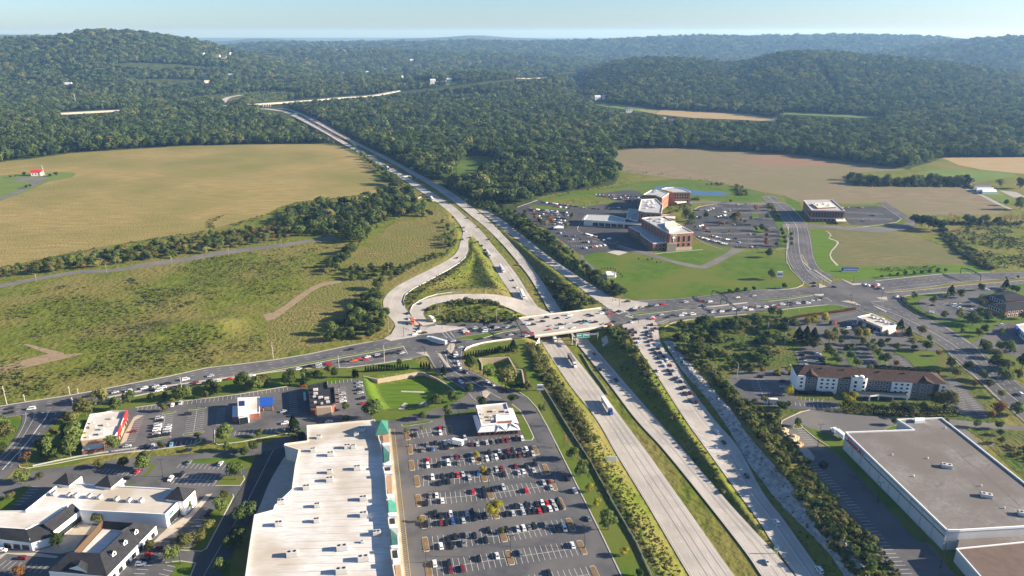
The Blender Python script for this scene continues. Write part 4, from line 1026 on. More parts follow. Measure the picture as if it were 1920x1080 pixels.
NAMES = dict(cone='cypress', fir='evergreen_tree', yellow='ornamental_tree', rust='ornamental_tree', bare='bare_tree', dark='shade_tree')
NTREE = [0]
def tree_at(p, h, kind, label, group, wide=1.0):
    r = random.Random(NTREE[0]); NTREE[0] += 1
    cat = dict(cone='cypress', fir='evergreen').get(kind, 'tree')
    t = thing(NAMES.get(kind, 'broadleaf_tree'), label, cat, p, r.uniform(0,6.28), group)
    wd = wide * (1.0 if kind in ('cone','bare') else 1.16); t.scale = (h * wd * r.uniform(.9,1.12), h * wd * r.uniform(.9,1.12), h)
    link('trunk', TRUNKS[r.randrange(3)], t); link('crown', crown(kind, r.randrange(3)), t)
    return t
def metres(px, py, hpx):
    p = P(px, py); dep = p.y * CT + CAMH * ST
    return hpx * dep / FPX / math.cos(math.atan2(CAMH, math.hypot(p.x, p.y)))
def planted(place, items, group):
    """items: (crop, x, y of the foot, height, kind) in photo pixels of that crop; named in order from the left"""
    L = []
    for tg, x, y, h, kd in items:
        (px, py), s = k(tg, (x, y))[0], TAGS[tg][2]
        L.append((px, py, h / s, kd))
    L.sort()
    cnt = {}
    for px, py, hp, kd in L: cnt[kd] = cnt.get(kd, 0) + 1
    seen = {}
    for px, py, hp, kd in L:
        p = P(px, py); p.z = float(ground_z([p.x],[p.y])[0])
        i = seen.get(kd, 0); seen[kd] = i + 1
        nm = {'cone': 'cypress','fir': 'tree'}.get(kd, 'tree')
        lab = ('%s %s %s' % (WORDS[kd], nm, place)) if cnt[kd] == 1 else ('%s %s %s, %s of %d from left' % (WORDS[kd], nm, place, ORD[i], cnt[kd]))
        tree_at(p, min(max(metres(px, py, hp) * 1.12,1.6),19), kd, lab, group)
ORD = ['first','second','third','fourth','fifth','sixth','seventh','eighth','ninth','tenth','eleventh','twelfth','thirteenth','fourteenth','fifteenth','sixteenth','seventeenth','eighteenth','nineteenth','twentieth',
       'twenty-first','twenty-second','twenty-third','twenty-fourth','twenty-fifth','twenty-sixth','twenty-seventh','twenty-eighth','twenty-ninth','thirtieth'] + ['%dth' % i for i in range(31,199)]
def T(tg, kd, *l): return [(tg, x, y, h, kd) for x, y, h in l]
planted('at the left junction', T('D3','olive',(860,490,130),(930,490,120),(700,665,115),(100,700,190)) + T('D3','mid',(960,745,230),(890,730,190),(620,935,230),(560,900,180),(740,965,150),(900,930,230),(30,650,220),(30,870,130),(160,660,110)) + T('D3','bare',(350,1035,190)),'trees at the left junction')
planted('beside the main road', T('D3','olive',(1300,250,210),(1095,405,210)) + T('D3','mid',(1640,240,150),(1470,330,160)) + T('D4','mid',(160,355,100),(330,335,90),(540,335,160),(630,300,140),(940,240,150),(1010,275,110),(1310,215,190),(1420,205,150),(1500,215,160)) + T('D4','olive',(1590,170,170),(850,315,100)) +
        T('D5','mid',(230,220,140),(600,190,110),(370,225,120),(20,290,190)) + T('D5','olive',(520,140,95)) + T('D5','fir',(200,290,110)) + T('F4','mid',(1140,760,70)),'trees beside the main road')
planted('by the roadside restaurants', T('D3','mid',(1440,865,190),(1830,1060,170)) + T('D3','olive',(1265,1065,110),(1570,1055,110)) + T('D4','olive',(430,375,70),(330,485,100),(290,955,90),(750,825,70)) + T('D4','mid',(1095,885,200),(1540,805,90),(1130,985,120),(1450,995,120),(1240,1035,75),(1340,1065,110)) +
        T('D5','mid',(740,605,95),(740,760,85),(1060,725,235)) + T('D5','fir',(80,880,190)) + T('D5','dark',(180,995,120)) + T('D5','olive',(70,995,85)),'trees by the roadside restaurants')
planted('beside the grass basin', T('D5','mid',(1710,725,95),(1870,565,150)) + T('D6','mid',(1180,755,150),(950,645,165),(740,1035,130),(950,935,110)) + T('D6','olive',(1400,855,240),(1680,905,130)) + T('D6','fir',(620,690,100),(1500,395,130)) + T('D6','dark',(1500,865,85),(1550,865,85),(1610,885,90),(1330,430,90),(1110,1095,125),(1490,1045,110)),'trees beside the grass basin')
planted('above the grass basin',[('D5',985 + i * 33.5,118 - i * 1.8,68,'cone') for i in range(17)] + T('D5','cone',(832,185,95),(856,185,95),(882,190,90)) + T('D5','cone',(1685,74,76),(1720,74,72),(1755,78,76),(1790,82,76)),'cypress row above the grass basin')
planted('below the overpass',[('D6',895 + i * 34,500 - i * 6.2,78,'cone') for i in range(17)],'cypress row below the overpass')
planted('in the big car park', T('E1','mid',(670,275,120),(360,305,78)) + T('E1','yellow',(1030,790,70),(1120,985,75)) + T('E2','yellow',(822,385,110)) + T('E2','olive',(880,525,42),(205,430,40)) + T('E1','olive',(155,490,60),(345,450,50)),'trees in the big car park')
planted('by the freeway fence', T('E2','yellow',(1590,185,62),(1655,305,62),(1880,710,60)) + T('E2','mid',(1750,495,130)) + T('B3','mid',(345,425,60),(385,520,80),(165,165,45),(715,1085,40)) + T('B3','bare',(290,360,55),(240,240,45)),'young trees on the mown strip')
planted('beside the white shops', T('D2','mid',(1190,195,140),(1050,510,125),(600,955,125),(745,475,95),(340,112,125),(1060,1045,100),(1130,830,90),(1220,710,90),(1240,790,120)) + T('D2','olive',(1090,370,80),(950,655,95),(870,765,95),(710,835,125),(400,855,95),(150,65,65)) + T('D2','bare',(830,372,60)) + T('D2','dark',(1280,570,160)) + T('D1','mid',(540,815,110),(210,235,110)) + T('D1','olive',(920,600,100),(370,195,60),(100,375,60)) + T('D1','rust',(180,1085,85)),'trees beside the white shops')
planted('by the hotel car park', T('E5','yellow',(230,335,95),(310,325,115),(450,295,115),(570,475,105),(690,485,95),(860,495,125),(975,495,115)) + T('E5','olive',(500,565,155),(920,595,110),(1080,695,105),(1560,595,110),(1665,455,110)) +
        T('E5','fir',(200,575,200),(300,565,175),(1400,400,125),(1500,475,110),(110,540,160)) + T('E5','mid',(70,375,115),(660,578,65),(1060,585,75),(1245,568,65),(990,645,85),(1160,645,115),(1350,655,95),(1770,545,85),(1580,655,65),(300,645,100),(490,695,110),(530,745,110),(600,825,115),(730,685,90),(790,645,80),(780,775,90),(850,855,95),(1130,745,110),(1210,825,120),(1160,795,90),(1010,895,65),(1735,665,120)) + T('E5','rust',(1350,862,80)),'trees by the hotel car park')
planted('in front of the hotel', T('E7','yellow',(820,535,130),(205,435,95),(205,215,75),(90,235,60)) + T('E7','olive',(1670,545,130),(1790,565,165),(1270,565,75),(1430,645,120)) + T('E7','rust',(1550,565,60),(1760,585,55)) + T('E7','dark',(120,562,75),(152,592,80),(190,562,70),(102,655,75)) + T('E7','mid',(300,745,80),(1260,735,70),(1790,715,55)) + T('F5','olive',(1240,610,60),(1145,630,50),(1100,325,75)) + T('F5','rust',(1220,320,60)),'trees in front of the hotel')
planted('along the side road', T('E8','mid',(915,185,95),(1050,175,80),(1140,185,95),(1000,315,110),(1080,435,110),(1240,325,130),(905,418,85),(790,338,75),(640,315,85),(1190,712,100)) + T('E8','olive',(1015,235,75),(1110,345,110),(1210,405,85),(960,485,80),(680,395,90),(1060,565,65),(1065,955,60)) + T('E8','rust',(840,475,50),(1050,705,100),(990,735,50),(535,215,50)) + T('E8','dark',(855,815,65),(1040,830,70),(1055,885,50)),'trees along the side road')
planted('round the brick office', T('E6','mid',(500,412,90),(875,665,95),(1240,745,150),(1430,705,125),(1340,505,85),(1600,695,110),(1860,665,90),(1380,835,100),(1580,1055,110),(1390,1055,110),(1600,855,70)) + T('E6','olive',(740,472,105),(910,415,60),(1095,395,100),(1080,665,125),(1180,725,120),(1310,885,100),(1100,845,70)) + T('E6','fir',(960,362,115),(1720,1075,125),(1650,285,115)) + T('E6','dark',(1340,305,95),(1330,605,95),(1740,310,80),(1790,330,90)),'trees round the brick office')
planted('by the intersection', T('E6','dark',(190,130,42),(285,118,48),(390,112,56),(495,106,52),(590,97,52),(690,87,50),(790,78,48),(890,68,48),(90,142,40)) + T('E6','mid',(1665,160,35),(1815,152,40)) + T('A6','dark',(265,572,26),(305,567,26),(350,562,26),(400,557,26),(570,545,30)) + T('A6','mid',(480,368,42),(500,492,55)),'small trees along the verge')
planted('edging the brown field', T('J','dark',(380,765,225),(650,835,205),(290,740,170),(480,785,205),(560,800,160)) + T('J','bare',(780,722,155),(850,722,135),(930,722,125),(1620,722,155),(1700,722,165),(1800,722,165),(1890,722,165)) + T('J','mid',(1070,725,135),(1150,732,125),(1240,732,110),(1520,725,105),(1640,445,85),(1860,505,190)) + T('J','olive',(1340,725,165),(1560,165,130),(1850,190,160)),'trees edging the brown field')
planted('across the brown field', T('A3','dark',(940,1012,45),(990,1032,50),(1050,1040,60),(1200,1047,52),(1260,1042,48),(1330,1042,62),(1480,1047,62),(1590,1047,62),(1230,935,40)) + T('A3','mid',(1140,1042,78),(1380,1037,95),(1430,1042,72),(1530,1047,85),(1090,1045,50),(1300,1045,55),(1560,1048,60)),'trees in the hedgerow')
planted('at the hospital car parks', T('C3','mid',(60,565,160),(150,605,120),(350,555,95),(1180,745,90),(1260,565,70),(1020,585,60),(870,605,50),(930,625,50),(1300,1065,60),(1480,760,65),(1500,820,65),(1520,880,65),(1540,940,65),(1620,830,65),(1625,900,65),(1625,970,65),(1400,980,70)) +
        T('C3','rust',(830,555,95),(1100,445,95),(1255,770,65),(1258,840,65),(1252,905,65),(1247,965,75),(600,665,60),(540,662,60),(320,732,55),(700,772,45),(720,322,50)) + T('C3','olive',(780,625,145),(1100,745,95),(1290,400,60),(1340,440,60),(1390,490,60),(1430,540,60)) + T('C1','olive',(430,645,95),(510,675,95),(820,695,85),(900,565,85),(200,495,75)) + T('C1','rust',(570,605,95),(600,645,75),(350,575,85)),'trees at the hospital car parks')
planted('by the pump house', T('C4','cone',(390,522,30),(432,520,30),(475,516,32),(520,516,32),(555,522,32),(590,546,34),(635,582,34),(670,607,34),(690,642,34)),'small evergreens round the pump house')
planted('on the hospital lawn', T('C4','dark',(940,378,28),(1070,385,28),(1140,380,30),(1210,430,30),(1265,430,22)),'shrubs on the hospital lawn')
planted('by the small farm office', T('G','dark',(440,470,60),(1020,480,80),(190,510,40),(280,500,40),(480,700,55),(550,680,55),(900,490,50)),'trees by the small farm office')
# woods close enough to pick trees out of
MASS = []
def belt(label_tail, group, px, step, lo, hi, kinds, z=0.0, seed=0, wide=1.1):
    if seed in (2,3,7,8,9): MASS.append((label_tail, px, step * .78, lo, hi, seed)); return
    x, y = fill_poly(px, step, z, .42, seed=seed)
    zz = ground_z(x, y)
    r = random.Random(seed)
    d = np.hypot(x[:, None] - CARVE[None, :, 0], y[:, None] - CARVE[None, :, 1]) - CARVE[None, :, 3]
    ok = (d > 3).all(1)
    for i in range(len(x)):
        if not ok[i]: continue
        kd = r.choice(kinds); h = r.uniform(lo, hi)
        size = 'tall' if h > (lo + hi) / 2 else 'low'
        tree_at((x[i], y[i], zz[i] - .2), h, kd, '%s %s tree %s' % (size, WORDS[kd], label_tail), group, wide)
KM = ['mid','mid','olive','dark','mid','olive']
belt('in the belt above the rural lane','trees in the belt above the rural lane',[(-40,535),(0,527),(80,514),(200,502),(330,484),(470,461),(560,448),(560,420),(500,430),(430,438),(330,455),(240,468),(130,490),(0,515),(-40,520)],10.5,6,11,['olive','olive','mid','olive','mid','dark','bare'], seed=1)
belt('in the wood between gold field and freeway','trees in the wood beside the freeway',[(560,446),(640,440),(650,462),(600,520),(640,512),(660,480),(700,435),(735,412),(770,408),(800,408),(818,412),(790,385),(765,362),(742,345),(722,345),(735,360),(700,372),(640,382),(560,395),(520,408),(530,425)],11.5,8,14,['dark','mid','dark','olive','mid','dark'], seed=2, wide=1.2)
belt('between the gold field and the freeway','trees along the gold field',[(655,270),(680,292),(722,322),(760,350),(742,350),(715,330),(690,305),(665,285)],11,7,12, KM, seed=3)
belt('in the copse between corn and slip road','trees in the copse by the slip road',[(612,645),(640,600),(665,575),(690,555),(705,530),(720,545),(716,575),(726,600),(736,618),(715,632),(680,640)],9.5,6,13,['mid','dark','mid','dark'], seed=4, wide=1.2)
belt('on the ramp edge of the small field','trees on the ramp edge',[(828,415),(840,425),(856,450),(856,470),(840,478),(836,450),(826,425)],9,5,9,['olive','mid','olive'], seed=5)
belt('in the hedge below the small field','trees in the hedge below the small field',[(640,508),(700,500),(740,500),(800,492),(760,512),(720,522),(690,526),(645,526)],9,4,7.5,['dark','mid','mid'], seed=6)
belt('in the wood beside the queued slip road','trees in the wood beside the queue',[(1255,632),(1280,612),(1330,603),(1480,592),(1485,620),(1470,650),(1440,690),(1405,695),(1440,640),(1400,620),(1350,622),(1345,660),(1345,700),(1310,680)],11,5,9.5,['mid','dark','olive','mid','yellow','dark'], seed=7, wide=1.2)
belt('on the slope between hotel and slip road','trees on the slope by the hotel',[(1350,705),(1375,740),(1400,760),(1380,770),(1350,735)],8,4,7,['olive','mid','dark'], seed=8, wide=1.2)
belt('in the clump at the end of the rock cut','trees at the end of the rock cut',[(1565,985),(1600,975),(1640,1030),(1650,1080),(1620,1080),(1590,1030)],6.5,4,6.5,['olive','mid'], seed=9, wide=1.3)
for tail, px, step, lo, hi, seed in MASS:
    undergrowth('woodland','mixed trees ' + tail, [(px, step, lo * 1.05, hi * 1.05)], coll=WOOD, kinds=(0,1,2,3,4,5,6,7))
print('single trees', NTREE[0])
# clipped hedges
def hedge(label, pts, z1, wd, mname='leaf_hedge'):
    w_ = PX(pts); t = thing('hedge', label, 'hedge', w_[0])
    vs, fs = [],[]
    L = sum((q - p).length for p, q in zip(w_, w_[1:]))
    n = int(L * 70); r = np.random.default_rng(int(L))
    tt = r.random(n) * L; side = r.integers(0,3, n)
    P0 = np.zeros((n, 3)); N0 = np.zeros((n, 3)); acc = 0
    for p, q in zip(w_, w_[1:]):
        l = (q - p).length; m = (tt >= acc) & (tt < acc + l); u = (tt[m] - acc) / l
        d = (q - p).normalized(); nn = np.array((-d.y, d.x, 0))
        base = np.array(p)[None] + np.array(q - p)[None] * u[:, None]
        s = side[m]; h = r.random(m.sum()) * z1
        off = np.where(s == 0,-wd / 2, np.where(s == 1, wd / 2,(r.random(m.sum()) - .5) * wd))
        P0[m] = base + nn[None] * off[:, None]; P0[m, 2] = np.where(s == 2, z1 * (1 + .12 * np.sin(tt[m] * 1.1)), h)
        N0[m] = np.where((s == 2)[:, None], np.array([[0,0,1.]]), nn[None] * np.sign(off)[:, None]); acc += l
    N0 += r.normal(size=N0.shape) * .4; N0 /= np.linalg.norm(N0, axis=1)[:, None]
    P0 += r.normal(size=P0.shape) * .18
    T_ = np.cross(N0, r.normal(size=N0.shape)); T_ /= np.linalg.norm(T_, axis=1)[:, None]; U = np.cross(N0, T_)
    s = r.uniform(.18,.4, n)[:, None]
    v = np.stack([P0 - T_ * s, P0 - U * s, P0 + T_ * s, P0 + U * s],1).reshape(-1,3) - np.array(w_[0])
    o = link('foliage', mesh_np('foliage', v, np.arange(n * 4).reshape(-1,4),[M[mname]]), t)
hedge('long dark clipped hedge in front of the hotel', k('E7',(735,575),(900,600),(1200,625),(1600,640),(1905,632)),5.4,4.2)
hedge('dark hedge behind the hotel roof', k('E5',(1060,890),(1300,905),(1600,930),(1890,960)),3.0,2.2)
hedge('low hedge at the foot of the hotel', k('E7',(235,390),(300,415),(420,420),(640,430)),1.8,2.0)
hedge('row of dark red shrubs beside the intersection', k('E5',(40,250),(200,225),(430,195),(640,170),(835,135)),1.6,1.8,'leaf_rust')
hedge('hedge along the brick office car park', k('E6',(340,400),(420,500),(560,590),(760,670)),1.6,2.6,'leaf_mid')
# ================================================================ buildings
def W(tagname, pts, z): return [P(x, y, z) for x, y in k(tagname, *pts)]
def building(name, label, cat, centre, group=None):
    return thing(name, label, cat, (centre[0], centre[1],0.0),0, group)
def part(b, name, mats, root):
    """link a set of shapes, measured in world places, as a part of a thing (or of one of its parts)"""
    o = b.build(name, mats, root)
    if root is not None and root.parent is None: o.location = -Vector(root.location)
    return o
def cen(pts): return Vector((sum(p[0] for p in pts) / len(pts), sum(p[1] for p in pts) / len(pts)))
def rect(A, B, C):
    """true rectangle with edge A-B and reaching as far as C on the other side"""
    A, B, C = Vector(A[:2]), Vector(B[:2]), Vector(C[:2])
    d = (B - A).normalized(); n = Vector((-d.y, d.x)); h = (C - B).dot(n)
    return [A, B, B + n * h, A + n * h]
def parapet(b, pts, z0, z1, t, mi=0):
    n = len(pts)
    c = cen(pts)
    for i in range(n):
        a, e = Vector(pts[i][:2]), Vector(pts[(i + 1) % n][:2])
        d = (e - a).normalized()
        a2, e2 = a - d * t * (.49 if i % 2 else -.49), e + d * t * (.49 if i % 2 else -.49)
        b.wall(a2, e2, z0, z1 + (0.004 if i % 2 else 0), t, mi)
def shell(root, pts, h, wall_mat, roof_mat, par=0.8, par_mat=None, t=0.4, z0=0.0, roof_low=0.0):
    b = MB(); n = len(pts)
    q = [Vector(p[:2]) for p in pts]
    ar = sum(q[i].x * q[(i + 1) % n].y - q[(i + 1) % n].x * q[i].y for i in range(n))
    if ar < 0: q = q[::-1]
    b.add([(p.x, p.y, z0 - .3) for p in q] + [(p.x, p.y, h) for p in q],[[i, (i + 1) % n, n + (i + 1) % n, n + i] for i in range(n)])
    wl = part(b, 'wall', M[wall_mat], root)
    b = MB()
    res = delaunay_2d_cdt(q, [],[list(range(n))],1,1e-5)
    b.add([(p.x, p.y, h - roof_low - .01) for p in res[0]],[list(f) for f in res[2]])
    rf = up(part(b, 'roof', M[roof_mat], root))
    if par:
        b = MB(); parapet(b, q, h - .25 - roof_low, h + par, t)
        part(b, 'parapet', M[par_mat or wall_mat], root)
    return wl, rf, q
def window(root, a, e, z0, z1, mat_='glass', frame='white_wall', proud=.06, name='window', fr=.12):
    """one window or door: dark panes in a frame, set just proud of the wall a-e"""
    a, e = Vector(a[:2]), Vector(e[:2]); d = (e - a); L = d.length; d.normalize(); c = (a + e) / 2
    ang = math.atan2(d.y, d.x)
    b = MB(); b.box((c.x, c.y, (z0 + z1) / 2),(L, proud * 2, z1 - z0), ang, 0)
    if frame:
        for s in (-1,1):
            p = c + d * s * (L / 2 + fr / 2)
            b.box((p.x, p.y, (z0 + z1) / 2),(fr, proud * 2 + .06, z1 - z0 + 2 * fr), ang, 1)
        b.box((c.x, c.y, z0 - fr / 2 - .002),(L - .004, proud * 2 + .08, fr), ang, 1); b.box((c.x, c.y, z1 + fr / 2 + .002),(L - .004, proud * 2 + .08, fr), ang, 1)
    return part(b, name, [M[mat_], M[frame or 'white_wall']], root)
def windows(root, a, e, zs, n, w_, margin=1.0, **kw):
    a, e = Vector(a[:2]), Vector(e[:2]); d = e - a; L = d.length; d.normalize()
    for i in range(n):
        s = margin + (L - 2 * margin) * (i + .5) / n
        for z0, z1 in zs: window(root, a + d * (s - w_ / 2), a + d * (s + w_ / 2), z0, z1, **kw)
def letters(b, a, e, z0, z1, n, mi=0, proud=.12, seed=1):
    """a row of raised letter-like strokes along a wall, as the blurred shop sign shows them"""
    rr = random.Random(seed)
    a, e = Vector(a[:2]), Vector(e[:2]); d = (e - a); L = d.length; d.normalize(); ang = math.atan2(d.y, d.x)
    for i in range(n):
        s = L * (i + .5) / n; ww = L / n * .72
        p = a + d * s; h = (z1 - z0) * rr.choice((.75,1,.9))
        b.box((p.x - d.x * ww * .38, p.y - d.y * ww * .38, z0 + h / 2),(ww * .24, proud, h), ang, mi)
        b.box((p.x, p.y, z0 + h * rr.choice((.12,.5,.88))),(ww * .5, proud * .9, h * .2), ang, mi)
        if rr.random() < .7: b.box((p.x + d.x * ww * .38, p.y + d.y * ww * .38, z0 + h / 2),(ww * .24, proud * .95, h), ang, mi)
def rooftop_unit(x, y, z, rz, s, label, group, twin=False):
    t = thing('rooftop_unit', label, 'air conditioner',(x, y, z), rz, group)
    b = MB(); b.box((0,0,.1),(s[0] + .5, s[1] + .5,.2)); b.build('curb', M['steel'], t)
    b = MB(); b.box((0,0,.2 + s[2] / 2), s); b.box((0,0,.2 + s[2] * .45),(s[0] * .7, s[1] + .03, s[2] * .5))
    b.box((-s[0] * .42,0,.22 + s[2] * .55),(s[0] * .35, s[1] * .9, s[2] * .6)); b.build('casing', M['unit'], t)
    for q in ((-.25,.25) if s[0] > 2.2 else (0,)):
        b = MB(); b.tube((q * s[0],0,.2 + s[2]),(q * s[0],0,.34 + s[2]), s[1] * .26, n=12); b.build('fan', M['dark_metal'], t)
    return t
# ---------------------------------------------------------------- the big store
STORE_H = 9.0
def store():
    roof = W('B2',[(288,240),(667,208),(697,286),(712,340),(728,440),(738,520),(748,640),(758,760),(764,900),(776,1010),(790,1170)], STORE_H) + \
           [P(452,1150, STORE_H), P(461,1085, STORE_H), P(470,1020, STORE_H), P(478,968, STORE_H)] + \
           W('B2',[(100,716),(108,690),(205,600),(222,470),(243,376),(160,350),(165,342),(292,326)], STORE_H)
    rt = building('department_store','long white roofed store with a brick and green front, between the two car parks','store', cen(roof))
    wl, rf, q = shell(rt, roof, STORE_H, 'cream','membrane',.9,'cream',.55)
    # seams and drain stains of the membrane lie in its own sheet
    ang = math.atan2((roof[0] - roof[1]).y, (roof[0] - roof[1]).x)
    # front: blocks of brick, white cornice and green canopies
    def block(nm, px, z0, z1, m, mt=None, tagn='F3'):
        w_ = W(tagn, px, z1); b = MB(); b.prism([(p.x, p.y) for p in w_], z0, z1,0,1)
        return part(b, nm, [M[m], M[mt or m]], rt)
    def slope(nm, px4, zi, zo, m):
        """sheet sloping from the wall (first two points) down to its outer edge"""
        i0, i1 = W('F3', px4[:2], zi); o0, o1 = W('F3', px4[2:], zo)
        b = MB(); b.add([i0, i1, o0, o1, i0 - Vector((0,0,.25)), i1 - Vector((0,0,.25)), o0 - Vector((0,0,.25)), o1 - Vector((0,0,.25))],
                        [(0,1,2,3),(7,6,5,4),(0,4,5,1),(1,5,6,2),(2,6,7,3),(3,7,4,0)])
        return part(b, nm, M[m], rt)
    base = W('F3',[(45,38),(132,34),(138,116),(52,124)],12.4)
    b = MB(); b.prism([(p.x, p.y) for p in base],0,12.4); part(b, 'tower', M['brick_tan'], rt)
    c = cen(base); ex = [(Vector(p[:2]) - c) * 1.06 + c for p in base]
    b = MB(); b.add([(p.x, p.y, 12.3) for p in ex] + [(c.x, c.y, 17.4)],[(0,1,4),(1,2,4),(2,3,4),(3,0,4),(3,2,1,0)]); part(b, 'tower_roof', M['green_metal'], rt)
    block('front_wall',[(97,122),(138,118),(148,190),(104,194)],0,11.4,'brick_tan')
    block('cornice',[(96,182),(148,178),(149,196),(100,198)],0,12.6,'white_wall')
    slope('canopy',[(103,198),(107,318),(146,300),(146,222)],12.0,7.6,'dark_green')
    block('cornice',[(104,318),(156,314),(158,332),(106,332)],0,12.4,'white_wall')
    block('front_wall',[(110,332),(150,332),(152,372),(112,372)],0,11.0,'brick_tan','dark_metal')
    block('cornice',[(108,372),(162,368),(164,388),(112,388)],0,12.4,'white_wall')
    block('front_wall',[(122,388),(158,388),(166,530),(134,532)],0,11.2,'brick_tan')
    block('cornice',[(122,528),(176,524),(180,546),(132,550)],0,12.4,'white_wall')
    slope('canopy',[(134,566),(140,650),(196,646),(186,562)],12.8,8.6,'green_metal')
    block('cornice',[(136,652),(194,650),(196,674),(140,676)],0,12.4,'white_wall')
    block('front_wall',[(144,676),(178,676),(184,730),(148,730)],0,11.0,'brick_tan','dark_metal')
    block('cornice',[(140,732),(200,726),(204,752),(146,756)],0,12.5,'white_wall')
    slope('canopy',[(150,756),(160,872),(204,868),(192,752)],12.2,8.0,'dark_green')
    block('cornice',[(154,874),(208,868),(212,888),(158,890)],0,12.5,'white_wall')
    block('front_wall',[(162,890),(196,890),(204,960),(168,960)],0,11.0,'cream','dark_metal')
    block('cornice',[(166,962),(214,956),(218,984),(170,990)],0,12.5,'white_wall')
    block('front_wall',[(180,992),(216,990),(234,1130),(196,1130)],0,11.2,'brick_tan')
    b = MB()
    fr = W('F3',[(66,124),(92,200),(100,330),(118,400),(128,560),(134,660),(146,760),(152,880),(166,990),(192,1130),(220,1330)],11.6)
    for a, e in zip(fr, fr[1:]): b.wall(a, e, 8.7,11.6,.5)
    part(b, 'front_parapet', M['cream'], rt)
    b = MB()
    r0, r1, r2, r3 = roof[0], roof[1], roof[9], P(468,1040, STORE_H)
    for i in range(1,34):
        u = i / 34; a, e = r0.lerp(P(440,1230, STORE_H), u), r1.lerp(P(780,1230, STORE_H), u)
        v0 = max(0.0, min(.9,.03 if u > .55 else .06)) + (.0 if u < .1 else .02)
        line_into(b, [a.lerp(e, .10), a.lerp(e, .90)],.22,.012)
    part(b, 'roof_seam', M['steel'], rt)
    # loading dock at the back and lean-to at the corner
    rr = random.Random(3)
    units = [(595,265,2),(565,292,1),(515,360,2),(548,360,1),(322,378,1),(420,402,2),(570,480,2),(415,500,1),(415,545,2),(285,590,2),(604,652,2),(345,690,1),(605,742,2),(142,672,2),(130,795,2),(342,775,1),(680,848,2),(485,930,3),(205,965,3),(605,990,3),(482,1060,3),(598,892,0),(355,305,1)]
    for i, (x, y, s) in enumerate(units):
        p = W('B2',[(x, y)], STORE_H)[0]
        sz = [(1.2,1.2,.9),(2.6,2.1,1.8),(3.4,2.4,2.0),(4.8,2.6,2.2)][s]
        rooftop_unit(p.x, p.y, STORE_H, ang, sz, 'white rooftop unit on the long store roof, %s in order from the far green tower' % ORD[i],'cooling units on the long store roof')
    return rt
ORD = ['first','second','third','fourth','fifth','sixth','seventh','eighth','ninth','tenth','eleventh','twelfth','thirteenth','fourteenth','fifteenth','sixteenth','seventeenth','eighteenth','nineteenth','twentieth',
       'twenty-first','twenty-second','twenty-third','twenty-fourth','twenty-fifth','twenty-sixth','twenty-seventh','twenty-eighth','twenty-ninth','thirtieth'] + ['%d' % i for i in range(31,99)]
store()
# ---------------------------------------------------------------- the white shops in the corner
def pyramid_tower(rt, c, half, ang, zw, zt, wall='white_wall', roof='dark_roof'):
    ca, sa = math.cos(ang), math.sin(ang)
    f = lambda s: [Vector((c.x + (dx * ca - dy * sa) * s, c.y + (dx * sa + dy * ca) * s)) for dx, dy in ((-half, -half),(half, -half),(half, half),(-half, half))]
    b = MB(); b.prism([(p.x, p.y) for p in f(1)],0, zw); part(b, 'tower', M[wall], rt)
    b = MB(); b.add([(p.x, p.y, zw - .05) for p in f(1.12)] + [(c.x, c.y, zt)],[(0,1,4),(1,2,4),(2,3,4),(3,0,4),(3,2,1,0)]); part(b, 'tower_roof', M[roof], rt)
def slab(rt, nm, q, m, th=.25):
    """a roof plane through four placed corners"""
    lo = [v - Vector((0,0, th)) for v in q]
    n = len(q)
    b = MB(); b.add(list(q) + lo, [list(range(n)), list(range(n, 2 * n))[::-1]] + [[i, n + i, n + (i + 1) % n, (i + 1) % n] for i in range(n)])
    return part(b, nm, M[m], rt)
